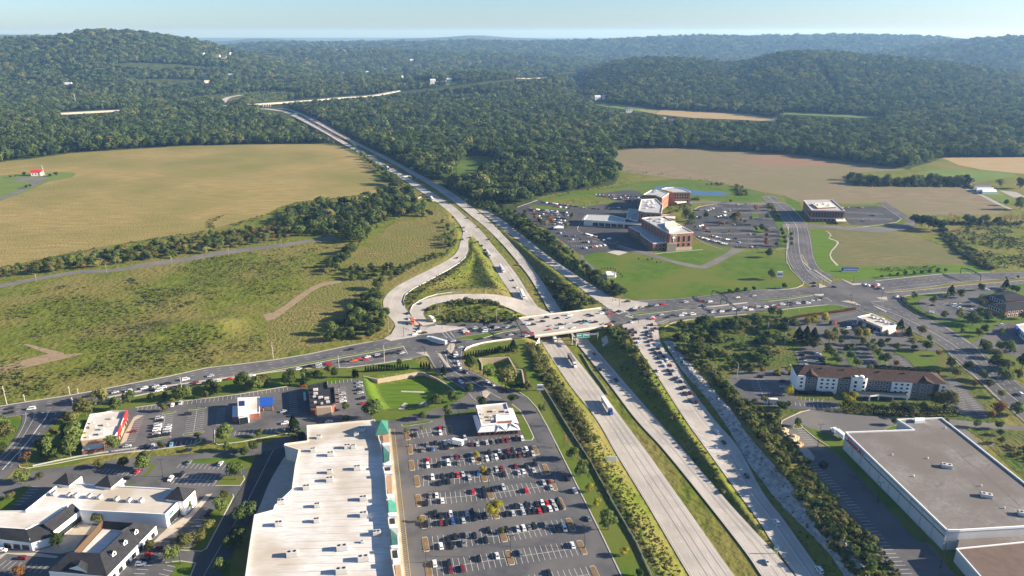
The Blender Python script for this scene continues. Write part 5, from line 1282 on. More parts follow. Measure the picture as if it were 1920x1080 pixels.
def white_shops():
    h = 7.5
    main = W('D1',[(565,224)], h) + W('D2',[(50,258),(600,288),(772,292),(540,520)], h) + W('D1',[(745,480),(670,418),(560,440),(235,487)], h)
    rt = building('shopping_row','white shops with a long pale roof and dark pyramid towers','shops', cen(main))
    shell(rt, main, h, 'white_wall','membrane',.7,'white_wall',.45)
    ang = math.atan2((main[3] - main[4]).y, (main[3] - main[4]).x)
    for tg, p, s in (('D1',(625,195),4.6),('D1',(1005,215),4.6),('D2',(680,330),5.0)):
        c = W(tg, [p],8.6)[0]; pyramid_tower(rt, c, s, ang, 9.0,13.2)
    # sign on the end wall
    a, e = W('D2',[(690,395),(775,330)],6.0)
    dn = Vector((math.sin(ang),-math.cos(ang),0)) * .25
    e1, e2 = main[4], main[3]
    b = MB(); d = (e2 - e1); letters(b, e1 + d * .80 + dn, e1 + d * .97 + dn, 5.4,6.9,6,0,.3); part(b, 'sign', M['red'], rt)
    b = MB(); letters(b, e1 + d * .08 + dn, e1 + d * .28 + dn, 5.2,6.6,6,0,.3); part(b, 'sign', M['teal'], rt)
    windows(rt, e1 + d * .08 + dn * .2, e1 + d * .95 + dn * .2,[(.5,3.6)],8,2.6, frame='dark_trim')
    for i, (x, y) in enumerate([(500,330),(640,345),(700,350),(825,355),(920,362),(1075,380),(1190,392),(1300,395)]):
        p = W('D1',[(x, y)], h)[0]; rooftop_unit(p.x, p.y, h, ang, (2.4,1.8,1.5),'rooftop unit on the white shops, %s from the left in the row' % ORD[i],'units in a row on the white shops')
    # left wing
    wing = building('shopping_row','white shop wing with dark sloping roofs round a small court','shops', cen(W('D1',[(0,560),(600,560)],7)))
    wr = W('D1',[(235,489),(560,442),(640,430),(400,600),(310,620),(240,655),(0,640),(-260,640),(-260,492)],7.0)
    shell(wing, wr, 7.0,'white_wall','membrane',.6,'white_wall',.4)
    I = lambda p, z: W('D1',[p], z)[0]
    slab(wing, 'mansard',[I((0,640),8), I((240,655),8), I((285,772),5), I((0,742),5)],'dark_roof')
    slab(wing, 'mansard',[I((-260,630),8), I((-2,640),8), I((-2,742),5), I((-260,735),5)],'dark_roof')
    slab(wing, 'mansard',[I((243,655),8), I((395,600),8), I((490,712),5), I((289,774),5)],'dark_roof')
    slab(wing, 'mansard',[I((400,602),9), I((670,415),9), I((745,466),6.4), I((490,666),6.4)],'dark_roof')
    b = MB(); lo = W('D1',[(-260,735),(0,742),(285,770),(489,710)],5.0)
    for a, e in zip(lo, lo[1:]): b.wall(a, e, 0,4.9,.3)
    a, e = W('D1',[(490,664),(743,468)],6.3); b.wall(a, e, 0,6.2,.3)
    part(b, 'shop_front', M['white_wall'], wing)
    d = lo[2] - lo[1]; n_ = Vector((d.y, -d.x, 0)).normalized() * .2
    windows(wing, lo[1] + n_, lo[2] + n_, [(.6,3.0)],3,3.4, frame='dark_trim')
    d = e - a; n_ = Vector((-d.y, d.x, 0)).normalized() * -.2
    windows(wing, a + n_, e + n_, [(.6,3.2)],5,3.0, frame='dark_trim')
    # the second building, dark roofs round a sunken white court
    I2 = lambda p, z: W('D2',[p], z)[0]
    s = building('shopping_row','dark roofed shop building with three round window dormers','shops', cen([I2((450,615),5), I((985,1078),5), I((460,1030),5)]))
    er0, er1 = I2((452,614),5.0), I((985,1080),5.0)
    r0, r1 = I((1225,592),9.4), I((920,877),9.4)
    l1, el = I((640,858),9.4), I((450,1032),5.0)
    slab(s, 'roof',[r0, r1, er1, er0],'dark_roof'); slab(s, 'roof',[r1, l1, el, er1 - Vector((0,0,.01))],'dark_roof')
    slab(s, 'roof',[r0 + Vector((0,0,.02)), I((948,572),9.4), I((940,640),6), I((1120,655),6)],'dark_roof')
    court = W('D1',[(945,648),(1125,660),(918,872),(752,860)],5.5)
    b = MB(); b.prism([(p.x, p.y) for p in court],0,5.5,0,1); part(b, 'court_roof',[M['white_wall'], M['membrane']], s)
    b = MB(); a, e = I((942,568),9.0), I((682,852),9.0); b.wall(a, e, 0,9.0,.4); part(b, 'screen_wall', M['wood_dark'], s)
    b = MB()
    for a, e in ((er0, er1),(er1, el)): b.wall(Vector(a[:2]), Vector(e[:2]),0,4.7,.3)
    part(b, 'wall', M['white_wall'], s)
    d = er1 - er0; n_ = Vector((-d.y, d.x, 0)).normalized() * .2
    if n_.x < 0: n_ = -n_
    windows(s, er0 + n_, er1 + n_, [(.5,2.8)],7,2.6, frame='dark_trim')
    for u in (.22,.5,.78):
        base = r0.lerp(r1, u).lerp(er0.lerp(er1, u),.42)
        dd = (er0 - r0).lerp(er1 - r1,.5); dd.z = 0; dd.normalize(); sd_ = Vector((-dd.y, dd.x, 0))
        b = MB(); f = base + dd * 1.3; g = base - dd * .8
        zt = base.z + 2.0
        vs = [f - sd_ * 1.1 + Vector((0,0,-1.2)), f + sd_ * 1.1 + Vector((0,0,-1.2)), f + sd_ * 1.1 + Vector((0,0,.9)), f + Vector((0,0,2.0)), f - sd_ * 1.1 + Vector((0,0,.9)),
              g - sd_ * 1.1 + Vector((0,0,.9)), g + Vector((0,0,2.0)), g + sd_ * 1.1 + Vector((0,0,.9))]
        b.add(vs, [(0,1,2,3,4)],0); b.add(vs, [(4,3,6,5),(3,2,7,6)],1); b.add(vs, [(1,7,2),(0,4,5)],0)
        dm = part(b, 'dormer',[M['white_wall'], M['dark_roof']], s)
        b = MB(); cc = f + Vector((0,0,.35)); b.tube(cc, cc + dd * .12,.6, n=14); part(b, 'round_window', M['glass'], dm)
    # gable on the front and an arch porch
    g0, g1, gp = I((635,1010),6), I((800,1040),6), I((715,985),8.2)
    slab(s, 'porch_roof',[gp, I((745,930),8.2), I((650,950),7.2), g0],'dark_roof'); slab(s, 'porch_roof',[I((745,930),8.25), gp + Vector((0,0,.05)), g1, I((810,965),7.2)],'dark_roof')
    b = MB(); b.add([(g0.x, g0.y, 0),(g1.x, g1.y, 0), g1, gp, g0],[(0,1,2,3,4)]); part(b, 'gable', M['white_wall'], s)
white_shops()
def simple_bld(name, label, cat, tg, px, h, wall, roof, par=.6, pm=None, t=.35):
    w_ = W(tg, px, h); rt = building(name, label, cat, cen(w_))
    _, _, q = shell(rt, w_, h, wall, roof, par, pm, t)
    return rt, w_
# roadside restaurant with red panels
rt, w_ = simple_bld('restaurant','flat roofed restaurant with red panels, near the road junction','restaurant','D3',[(1145,395),(1310,372),(1420,352),(1598,352),(1535,520),(1462,662),(1025,716),(1085,545)],6.2,'brick_tan','membrane',.8,'cream')
an = W('D3',[(1050,768),(1312,742),(1310,806),(1035,842)],3.6)
b = MB(); b.prism([(p.x, p.y) for p in an],0,3.6,0,1); part(b, 'annexe',[M['brick_dark'], M['membrane']], rt)
c0, c1 = w_[3], w_[5]
d = c1 - c0; n_ = Vector((-d.y, d.x, 0)).normalized(); n_ = n_ if n_.x > 0 else -n_
for u0, u1, z1 in ((.02,.30,7.8),(.36,.52,6.6),(.60,.88,7.2)):
    b = MB(); a, e = c0.lerp(c1, u0) + n_ * .5, c0.lerp(c1, u1) + n_ * .5; b.wall(a, e, 3.4, z1,.7); part(b, 'red_panel', M['red'], rt)
windows(rt, c0 + n_ * .3, c1 + n_ * .3,[(.6,2.8)],6,2.2, frame='dark_trim')
for x, y, s in ((1170,500,2.2),(1180,550,3.4),(1340,525,2.4),(1300,580,2.0),(1420,445,1.6),(1290,640,3.0),(1120,680,1.6)):
    b = MB(); p = W('D3',[(x, y)],6.2)[0]; b.box((p.x, p.y, 6.9),(s, s * .7,1.3),.2); part(b, 'vent_unit', M['unit'], rt)
# drive-in bank with a blue canopy
rt, w_ = simple_bld('bank','small bank with grey metal roof, solar panel and bright blue canopy','bank','D4',[(1392,312),(1525,302),(1528,500),(1388,512)],4.6,'brick','membrane',.4,'white_wall')
I = lambda p, z, t='D4': W(t, [p], z)[0]
slab(rt, 'metal_roof',[I((1250,305),7.2), I((1392,300),6.6), I((1390,522),6.6), I((1258,545),7.2)],'metal_roof')
b = MB(); b.prism([(p.x, p.y) for p in W('D4',[(1255,310),(1388,304),(1386,518),(1262,538)],6.3)],0,6.3); part(b, 'hall', M['white_wall'], rt)
a_ = [I((1272,350),7.32), I((1340,347),7.05), I((1342,408),7.05), I((1274,412),7.32)]
slab(rt, 'solar_panel', a_, 'solar',.1)
slab(rt, 'side_roof',[I((1188,412),4.6), I((1252,406),5.0), I((1258,545),5.0), I((1183,550),4.6)],'metal_roof')
b = MB(); b.prism([(p.x, p.y) for p in W('D4',[(1190,414),(1250,408),(1256,542),(1186,547)],4.2)],0,4.2); part(b, 'side_wall', M['brick'], rt)
slab(rt, 'canopy',[I((1532,306),5.2), I((1700,296),5.2), I((1702,400),5.2), I((1534,414),5.2)],'blue',.7)
for p in ((1560,330),(1680,322),(1565,395),(1685,385)):
    q = I(p, 5.0); b = MB(); b.box((q.x, q.y, 2.3),(.7,.7,4.6)); part(b, 'pier', M['brick'], rt)
f0, f1 = W('D4',[(1262,540),(1386,520)],6.3)
d = f1 - f0; n_ = Vector((d.y, -d.x, 0)).normalized(); n_ = n_ if n_.y < 0 else -n_
window(rt, f0.lerp(f1,.1) + n_ * .25, f0.lerp(f1,.9) + n_ * .25,.4,4.6, frame='dark_trim')
# coffee shop with a black roof
rt, w_ = simple_bld('cafe','small cafe with black flat roof and sandstone front','cafe','D5',[(250,300),(490,248),(503,330),(582,322),(600,518),(545,545),(285,570)],5.6,'brick_dark','dark_roof',.9,'dark_roof')
b = MB(); b.prism([(p.x, p.y) for p in W('D5',[(358,552),(550,540),(548,562),(360,576)],7.2)],0,7.2); part(b, 'front_wall', M['stone'], rt)
for x, y, s in ((350,350,3),(350,400,2.6),(415,450,2.8),(490,460,2.8),(335,440,1.8),(345,510,1.6),(430,525,1.4),(505,505,2.2)):
    b = MB(); p = W('D5',[(x, y)],5.6)[0]; b.box((p.x, p.y, 6.2),(s, s * .7,1.2),.2); part(b, 'vent_unit', M['unit'], rt)
b = MB(); b.prism([(p.x, p.y) for p in W('D5',[(192,372),(222,368),(232,470),(200,476)],3.2)],2.9,3.2, bottom=True)
p = W('D5',[(212,420)],0)[0]; b.tube((p.x, p.y, 0),(p.x, p.y, 2.9),.15); part(b, 'drive_through_canopy', M['galv'], rt)
# steak house with pale metal roofs
rt, w_ = simple_bld('restaurant','restaurant with pale metal hip roofs and brick walls beside the big car park','restaurant','E1',[(1032,150),(1410,116),(1452,250),(1290,262),(1286,372),(1100,392)],6.6,'brick','membrane',.8,'white_wall')
I = lambda p, z, t='E1': W(t, [p], z)[0]
for nm, q in (('metal_roof',[((1040,255),6.3),((1098,392),6.3),((1052,476),3.6),((988,265),3.6)]),
              ('metal_roof',[((1098,394),6.2),((1470,345),6.2),((1592,445),3.6),((1052,478),3.62)]),
              ('metal_roof',[((1440,165),6.2),((1495,170),6.2),((1570,360),3.8),((1480,345),6.1)]),
              ('porch_roof',[((1330,372),6.6),((1328,384),6.6),((1282,478),3.4),((1262,446),3.9)]),('porch_roof',[((1332,373),6.65),((1388,400),5.2),((1418,462),3.4),((1330,386),6.65)]),
              ('porch_roof',[((1475,350),6.5),((1478,362),6.5),((1412,466),3.45),((1390,420),4.2)]),('porch_roof',[((1477,351),6.55),((1560,390),4.6),((1594,448),3.45),((1480,364),6.55)])):
    slab(rt, nm, [I(p, z) for p, z in q],'metal_roof',.2)
b = MB(); b.prism([(p.x, p.y) for p in W('E1',[(1278,268),(1478,256),(1486,322),(1284,340)],7.8)],5.5,7.8,0,1); part(b, 'cornice',[M['brick'], M['white_wall']], rt)
fw = W('E1',[(1010,300),(1060,470),(1590,440),(1540,300)],3.3)
b = MB(); b.prism([(p.x, p.y) for p in fw],0,3.3); part(b, 'wall', M['brick'], rt)
d = fw[2] - fw[1]; n_ = Vector((d.y, -d.x, 0)).normalized(); n_ = n_ if n_.y < 0 else -n_
windows(rt, fw[1] + n_ * .1, fw[2] + n_ * .1,[(.8,2.5)],8,1.6, frame='dark_trim')
for x, y, s in ((1260,215,2.6),(1410,215,2.8),(1110,250,2.2),(1210,285,2.0),(1075,205,1.8),(1115,305,1.8),(1235,325,2.0)):
    b = MB(); p = W('E1',[(x, y)],6.6)[0]; b.box((p.x, p.y, 7.2),(s, s * .8,1.2),.1); part(b, 'vent_unit', M['unit'], rt)
# ---------------------------------------------------------------- warehouse and its lower neighbour
wr = W('B4',[(437,276),(822,262),(728,204),(975,195),(1068,266),(1440,561),(1728,788),(1078,826),(1006,826)],11.0)
rt = building('warehouse','huge warehouse with tan gravel roof, red sign and pale wall panels','warehouse', cen(wr))
shell(rt, wr, 11.0,'panel_grey','gravel_roof',.8,'white_wall',.6)
a, e = Vector(wr[0][:2]), Vector(wr[8][:2]); d = (e - a); L_ = d.length; d.normalize(); n_ = Vector((d.y, -d.x)); n_ = n_ if n_.x < 0 else -n_
for i in range(11):
    s = L_ * i / 10.; p = a + d * s + n_ * .15
    b = MB(); b.box((p.x, p.y, 5.4),(.22,.35,10.8), math.atan2(d.y, d.x)); part(b, 'downpipe', M['galv'], rt)
for z in (7.3,10.4):
    b = MB(); b.wall(a + n_ * .1, e + n_ * .1, z - .22, z + .22,.3); part(b, 'dark_band', M['dark_trim'], rt)
b = MB(); b.wall(a + d * 1.5 + n_ * .2, a + d * (L_ * .235) + n_ * .2,7.6,10.1,.2); pn = part(b, 'sign_board', M['panel_grey'], rt)
b = MB(); letters(b, a + d * (L_ * .225) + n_ * .42, a + d * 2.5 + n_ * .42,7.9,9.9,9,0,.4, seed=5); part(b, 'sign', M['red'], rt)
for q in (.06,.34,.58,.84):
    p = a + d * L_ * q + n_ * .3; b = MB(); b.box((p.x, p.y, 6.0),(.5,.4,.5), math.atan2(d.y, d.x)); part(b, 'wall_lamp', M['sign_white'], rt)
b = MB(); q = W('B4',[(825,190),(880,190),(880,206),(828,208)],12.6); b.prism([(p.x, p.y) for p in q],8,12.8); part(b, 'dock_screen', M['white_wall'], rt)
b = MB(); rr = random.Random(4)
pth = [W('B4',[q],11.02)[0] for q in ((862,212),(900,245),(960,290),(1010,340),(1060,372),(1110,430),(1200,490),(1260,545),(1330,600),(1420,690))]
for p0, p1 in zip(pth, pth[1:]): line_into(b, [p0, p1], rr.uniform(.35,.9),0)
pth = [W('B4',[q],11.02)[0] for q in ((790,262),(900,330),(1000,410),(1120,530),(1260,660),(1390,770))]
line_into(b, pth, .3,.002)
for q in range(9):
    p0 = W('B4',[(rr.uniform(850,1300), rr.uniform(330,600))],11.015)[0]; line_into(b, [p0, p0 + Vector((rr.uniform(2,7), rr.uniform(1,5),0))], rr.uniform(.5,1.6),.004 + q * .001)
part(b, 'roof_stain', M['roof_stain'], rt)
for q in ((998,250),(1200,575),(900,420),(1330,700),(700,400),(820,520)):
    p0 = W('B4',[q],11)[0]; b = MB(); b.tube((p0.x, p0.y, 10.9),(p0.x, p0.y, 11.9),.3, n=8); part(b, 'roof_vent', M['white_wall'], rt)
for i, (x, y) in enumerate([(1005,468),(1228,634),(1440,738)]):
    p = W('B4',[(x, y)],11.0)[0]; rooftop_unit(p.x, p.y, 11.0,-.35,(5.0,2.6,1.7),'long white rooftop unit on the tan warehouse roof, %s from the back' % ORD[i],'units on the warehouse roof')
ax = W('B4',[(1066,884),(1440,836),(1760,800),(1860,880),(1440,890),(1062,932)],7.0)
rt = building('warehouse','brown roofed building in the corner beside the big warehouse','warehouse', cen(W('B4',[(1300,1000)],7)))
br = W('B4',[(1060,930),(1440,892),(1780,860),(2150,1250),(1340,1250)],7.0)
shell(rt, br, 7.0,'panel_grey','brown_roof',.5,'white_wall',.5)
b = MB(); lo = W('B4',[(1078,862),(1440,828),(1740,800),(1778,856),(1440,888),(1064,924)],6.0)
b.prism([(p.x, p.y) for p in lo],0,6.0,0,1); part(b, 'link_roof',[M['panel_grey'], M['gravel_roof']], rt)
# ---------------------------------------------------------------- hotel
HOT_Z = 12.0
fl0, fl1 = W('E7',[(300,236),(1786,324)], HOT_Z)
d = Vector((fl1 - fl0)[:2]); HL = d.length; d.normalize(); nb = Vector((-d.y, d.x)); nb = nb if nb.y > 0 else -nb      # towards the back
rt = building('hotel','four storey hotel with brown roof and white and grey walls','hotel', Vector(fl0[:2]) + d * HL / 2 + nb * 8)
HA = Vector(fl0[:2])
def hp_(s, t): return HA + d * s + nb * t
def hs(x): return HL * (x - 300) / 1486.0
DEP = 17.0
b = MB(); q = [hp_(0,0), hp_(HL, 0), hp_(HL, DEP), hp_(0, DEP)]
b.prism([(p.x, p.y) for p in q],0, HOT_Z); part(b, 'wall', M['grey_wall'], rt)
for x0, x1, pr, m, zt in ((300,380,.9,'white_wall',12.3),(505,710,.7,'white_wall',12.0),(1250,1450,.7,'white_wall',12.0),(1718,1786,.9,'white_wall',12.0),(1510,1660,.7,'grey_wall',11.98)):
    b = MB(); q = [hp_(hs(x0),-pr), hp_(hs(x1),-pr), hp_(hs(x1),.5), hp_(hs(x0),.5)]; b.prism([(p.x, p.y) for p in q],0, zt); part(b, 'bay', M[m], rt)
b = MB(); q = [hp_(-.6,-.6), hp_(hs(345),-.9), hp_(hs(345), DEP), hp_(-.6, DEP)]; b.prism([(p.x, p.y) for p in q],0,12.05); part(b, 'end_wall', M['white_wall'], rt)
# bowed entrance tower
cx0, cx1 = hs(840), hs(995); cxm = (cx0 + cx1) / 2; rad = (cx1 - cx0) / 2
arc = [hp_(cxm - rad * math.cos(t),-1.6 - 1.6 * math.sin(t)) for t in np.linspace(0, math.pi, 9)]
b = MB(); b.prism([(p.x, p.y) for p in [hp_(cx0,1)] + arc + [hp_(cx1,1)]][::-1],0,14.2,0,1); part(b, 'entrance_tower',[M['white_wall'], M['dark_roof']], rt)
for z in (5.0,8.0,11.0):
    for u in (2,5):
        window(rt, Vector(arc[u]) - nb * .1, Vector(arc[u + 1]) - nb * .1, z - 1.0, z + .8, frame=None)
b = MB(); c_ = hp_(cxm, -1.2); b.tube((c_.x + 1.5, c_.y, 14.2),(c_.x + 1.5, c_.y, 15.2),1.7,1.2,14); b.box((c_.x - 2.2, c_.y, 14.6),(2.4,2.2,.8)); part(b, 'roof_unit', M['white_wall'], rt)
zs3 = [(4.0,5.3),(6.8,8.1),(9.6,10.9)]
def hw(x0, x1, n, pr): windows(rt, hp_(hs(x0),-pr - .02), hp_(hs(x1),-pr - .02), zs3, n, 1.7, margin=.6, frame='white_wall', fr=.1, proud=.05)
hw(300,380,1,.9); hw(385,500,2,0); hw(510,705,3,.7); hw(715,838,2,0); hw(1000,1245,4,0); hw(1255,1445,3,.7); hw(1455,1505,1,0); hw(1515,1655,2,.7); hw(1722,1784,1,.9)
b = MB(); b.wall(hp_(hs(1662),-.15), hp_(hs(1716),-.15),3,11.5,.3); part(b, 'balcony_bay', M['dark_metal'], rt)
# roof: hipped, with cross gables over the white bays
rz_ = 16.6
def R3(s, t, z): p = hp_(s, t); return Vector((p.x, p.y, z))
ov = .8
b = MB()
A0, A1, A2, A3 = R3(-ov, -ov, HOT_Z), R3(HL + ov, -ov, HOT_Z), R3(HL + ov, DEP + ov, HOT_Z), R3(-ov, DEP + ov, HOT_Z)
r0, r1 = R3(6, DEP / 2, rz_), R3(HL - 8, DEP / 2, rz_)
b.add([A0, A1, A2, A3, r0, r1],[(0,1,5,4),(2,3,4,5),(1,2,5),(3,0,4)]); rf = part(b, 'roof', M['shingle_brown'], rt)
for x0, x1 in ((380,505),(1510,1660)):
    s0, s1 = hs(x0), hs(x1); sm = (s0 + s1) / 2
    b = MB(); b.add([R3(s0,-1.2,12.2), R3(s1,-1.2,12.2), R3(sm, -.6,14.0), R3(sm, 5.5,15.2), R3(s0,1.5,12.9), R3(s1,1.5,12.9)],[(0,2,3,4),(2,1,5,3),(0,1,2)]); part(b, 'cross_gable', M['shingle_brown'], rt)
for u in (.12,.3,.58,.78):
    p = r0.lerp(r1, u); b = MB(); b.box((p.x, p.y - 2.5, rz_ - .9),(.9,.9,1.2)); part(b, 'roof_vent', M['dark_metal'], rt)
# porch along the front
pc = [hp_(hs(870),-3), hp_(hs(870),-8), hp_(hs(1010),-8.6), hp_(hs(1110),-6.4), hp_(hs(1250),-7), hp_(hs(1392),-6.4), hp_(hs(1392),-.8), hp_(hs(870),-.8)]
b = MB(); b.prism([(p.x, p.y) for p in pc],3.4,4.6,0,1, bottom=True); part(b, 'porch_roof',[M['white_wall'], M['dark_roof']], rt)
for p in (pc[1], pc[2], pc[3], pc[4], pc[5]):
    b = MB(); q = p + nb * .6; b.box((q.x, q.y, 1.7),(.7,.7,3.4)); part(b, 'porch_column', M['white_wall'], rt)
windows(rt, hp_(hs(1110),-1.2), hp_(hs(1392),-1.2),[(.4,3.0)],6,3.0, frame='white_wall')
# ---------------------------------------------------------------- hospital
Hc = cen(W('C2',[(700,600)],10))
rt = building('hospital','large red brick hospital with stepped flat roofs','hospital', Hc)
def wing(tg, px, h, wall='brick', roof='flat_roof', par=.9, pm='cream', t=.6):
    w_ = W(tg, px, h)
    shell(rt, w_, h, wall, roof, par, pm, t)
    return w_
def facade(w_, i, j, zs, n, ww, m=1.5, frame='stone'):
    a, e = Vector(w_[i][:2]), Vector(w_[j][:2]); dd = e - a; nn = Vector((dd.y, -dd.x)).normalized()
    c = cen(w_); mid = (a + e) / 2
    if (mid - c).dot(nn) < 0: nn = -nn
    windows(rt, a + nn * .05, e + nn * .05, zs, n, ww, margin=m, frame=frame, fr=.25, proud=.1)
sw = wing('C2',[(345,562),(450,545),(682,535),(1118,772),(770,792)],20.0)
facade(sw, 4,3,[(4.5,8.5),(10,17)],4,3.4); facade(sw, 0,4,[(11,17.5)],9,1.5, frame=None)
a, e = Vector(sw[4][:2]), Vector(sw[3][:2]); dd = (e - a); nn = Vector((dd.y, -dd.x)).normalized(); nn = nn if nn.y < 0 else -nn
b = MB(); p = a + dd * .17 + nn * .35
LA = math.atan2(dd.y, dd.x)
b.box((p.x, p.y, 14.2),(.9,.4,6.4), LA); b.box((p.x, p.y, 15.4),(4.2,.38,1.0), LA)
for s in (-1,1):
    q = p + dd.normalized() * s * .9; b.box((q.x, q.y, 16.2),(1.0,.36,1.0), LA)
part(b, 'star_cross', M['sign_white'], rt)
b = MB(); letters(b, a + dd * .05 + nn * .3, a + dd * .30 + nn * .3,18.0,19.2,8,0,.3,2); part(b, 'sign', M['sign_white'], rt)
b = MB(); bb = W('C2',[(770,792),(1118,772)],20); b.wall(Vector(bb[0][:2]) + nn * .25, Vector(bb[1][:2]) + nn * .25,0,3.6,.5); part(b, 'stone_base', M['stone'], rt)
lw = wing('C2',[(145,682),(335,670),(560,780),(728,918),(516,934),(328,800),(322,768)],9.0,'brick_dark','flat_roof',.7)
facade(lw, 5,4,[(.8,3.2),(4.8,7.4)],7,2.0); facade(lw, 0,6,[(.8,3.2),(4.8,7.4)],4,2.0); facade(lw, 4,3,[(.8,3.2),(4.8,7.4)],3,2.4)
st_ = W('C2',[(728,932),(868,930),(868,900),(728,900)],9.5); b = MB(); b.prism([(p.x, p.y) for p in st_],0,9.5); part(b, 'stone_wall', M['stone'], rt)
mw = wing('C2',[(342,282),(560,268),(662,366),(640,482),(402,470),(300,446)],20.0)
facade(mw, 5,4,[(12,17.5)],1,2.5); facade(mw, 4,3,[(12,17.5)],3,3.0); facade(mw, 3,2,[(6,9),(11,17)],5,2.2)
nw = wing('C2',[(370,206),(492,138),(625,142),(752,182),(652,252),(556,214)],18.0,'brick','flat_roof')
facade(nw, 4,3,[(4,8),(10,15)],4,2.2)
bk = wing('C2',[(290,250),(370,208),(556,216),(560,262),(345,275)],15.0,'brick_dark','dark_roof',.5)
ne = wing('C2',[(640,122),(720,100),(838,94),(1002,130),(1078,165),(816,166)],18.0,'brick','flat_roof')
facade(ne, 5,4,[(3.5,7),(8.5,12),(13,16)],6,2.2); facade(ne, 0,5,[(4,15)],1,5)
ww_ = wing('C1',[(1130,508),(1480,512),(1700,560),(1690,615),(1190,588),(1078,578)],7.5,'cream','flat_roof',.6,'white_wall')
facade(ww_, 4,3,[(.5,5.0)],5,7.0, frame='white_wall')
wing('C1',[(1745,416),(1900,430),(1885,602),(1715,560)],8.0,'brick_dark','flat_roof',.6,'white_wall')
can = W('C1',[(1190,590),(1660,606),(2000,626),(2000,650),(1640,636),(1186,606)],6.0)
b = MB(); b.prism([(p.x, p.y) for p in can],5.2,6.0, bottom=True); part(b, 'entrance_canopy', M['cream'], rt)
for p in ((1195,604),(1350,620),(1660,632)):
    q = W('C1',[p],5.2)[0]; b = MB(); b.box((q.x, q.y, 2.6),(1.2,1.2,5.2)); part(b, 'canopy_pier', M['cream'], rt)
can = W('C2',[(660,500),(760,492),(850,520),(850,560),(760,548),(650,524)],5.0)
b = MB(); b.prism([(p.x, p.y) for p in can],4.0,5.0, bottom=True); part(b, 'entrance_canopy', M['cream'], rt)
can = W('C2',[(820,290),(950,275),(1020,305),(880,325)],5.0)
b = MB(); b.prism([(p.x, p.y) for p in can],4.0,5.0, bottom=True); part(b, 'entrance_canopy', M['cream'], rt)
ph = W('C2',[(690,605),(840,590),(905,690),(760,740),(700,680)],23.0)
b = MB(); b.prism([(p.x, p.y) for p in ph],19.5,23.0); part(b, 'penthouse', M['cream'], rt)
rr = random.Random(9)
for tg, x0, x1, y0, y1, z, n in (('C2',480,680,560,620,20,9),('C2',390,560,290,420,20,16),('C2',800,940,690,720,20,5),('C2',480,640,145,175,18,6),('C2',130,270,470,590,8,8)):
    for i in range(n):
        p = W(tg, [(rr.uniform(x0, x1), rr.uniform(y0, y1))], z)[0]; s = rr.uniform(1.5,4)
        b = MB(); b.box((p.x, p.y, z + .9),(s, s * rr.uniform(.5,1), rr.uniform(1,1.9)),.3); part(b, 'vent_unit', M[rr.choice(['unit','white_wall','steel'])], rt)
# office block by the brown field
w_ = W('C5',[(376,132),(802,126),(990,288),(496,280)],15.0)
rt = building('office_block','three storey brick office with flat roof standing by the brown field','office', cen(w_))
shell(rt, w_, 15.0,'brick_dark','flat_roof',1.0,'cream',.7)
facade(w_, 3,2,[(6.5,13)],11,2.4, frame=None); facade(w_, 0,3,[(6.5,13)],8,2.6, frame=None)
facade(w_, 3,2,[(.6,4.2)],8,3.2, frame='stone')
b = MB(); parapet(b, w_, 4.9,5.5,.9); part(b, 'string_course', M['cream'], rt)
ph = W('C5',[(490,165),(770,150),(860,220),(590,235)],17.0)
b = MB(); b.prism([(p.x, p.y) for p in ph],14.8,16.8,0,1); part(b, 'plant_screen',[M['brick_dark'], M['cream']], rt)
for i in range(10):
    p = W('C5',[(rr.uniform(520,800), rr.uniform(170,225))],16)[0]; b = MB(); b.box((p.x, p.y, 17.2),(rr.uniform(2,5),2.2,1.4),.3); part(b, 'vent_unit', M['unit'], rt)
cp = W('C5',[(845,395),(985,390),(1020,440),(870,440)],4.2); b = MB(); b.prism([(p.x, p.y) for p in cp],3.4,4.2, bottom=True); part(b, 'entrance_canopy', M['cream'], rt)
for p in ((880,432),(950,434),(1005,430)):
    q = W('C5',[p],3.4)[0]; b = MB(); b.box((q.x, q.y, 1.7),(1.0,1.0,3.4)); part(b, 'canopy_pier', M['stone'], rt)
# fast food restaurant
w_ = W('E5',[(860,240),(1042,200),(1352,345),(1180,372)],5.4)
rt = building('restaurant','low fast food restaurant with pale parapet, near the red lorry cab','restaurant', cen(w_))
shell(rt, w_, 5.4,'cream','membrane',.9,'white_wall',.5)
facade(w_, 0,3,[(.6,2.6)],6,3.0, frame='dark_trim')
a, e = Vector(w_[0][:2]), Vector(w_[3][:2]); dd = e - a; nn = Vector((dd.y, -dd.x)).normalized(); nn = nn if nn.x < 0 else -nn
b = MB(); b.wall(a + dd * .12 + nn * .4, a + dd * .92 + nn * .4,3.1,4.4,.8); part(b, 'awning', M['brick_dark'], rt)
b = MB(); p = a + dd * .33; b.box((p.x + nn.x * .3, p.y + nn.y * .3,3.6),(3.4,1.0,7.2), math.atan2(dd.y, dd.x)); part(b, 'entrance_tower', M['cream'], rt)
b = MB(); p += nn * .9; b.box((p.x, p.y, 5.8),(1.6,.3,1.4), math.atan2(dd.y, dd.x)); part(b, 'sign', M['red'], rt)
for x, y in ((1060,240),(1110,255),(1150,290),(1210,300),(1180,265),(1260,320)):
    b = MB(); p = W('E5',[(x, y)],5.4)[0]; b.box((p.x, p.y, 6.0),(2.6,2.0,1.2),.4); part(b, 'vent_unit', M['unit'], rt)
bx = W('E5',[(1240,375),(1330,352),(1352,395),(1260,415)],3.6); b = MB(); b.prism([(p.x, p.y) for p in bx],0,3.6); part(b, 'store_room', M['cream'], rt)
w_ = W('E5',[(1358,402),(1448,398),(1440,440),(1362,440)],2.4)
rt = building('shed','small brick bin store behind the fast food restaurant','shed', cen(w_)); shell(rt, w_, 2.4,'brick_tan','brown_roof',.2)
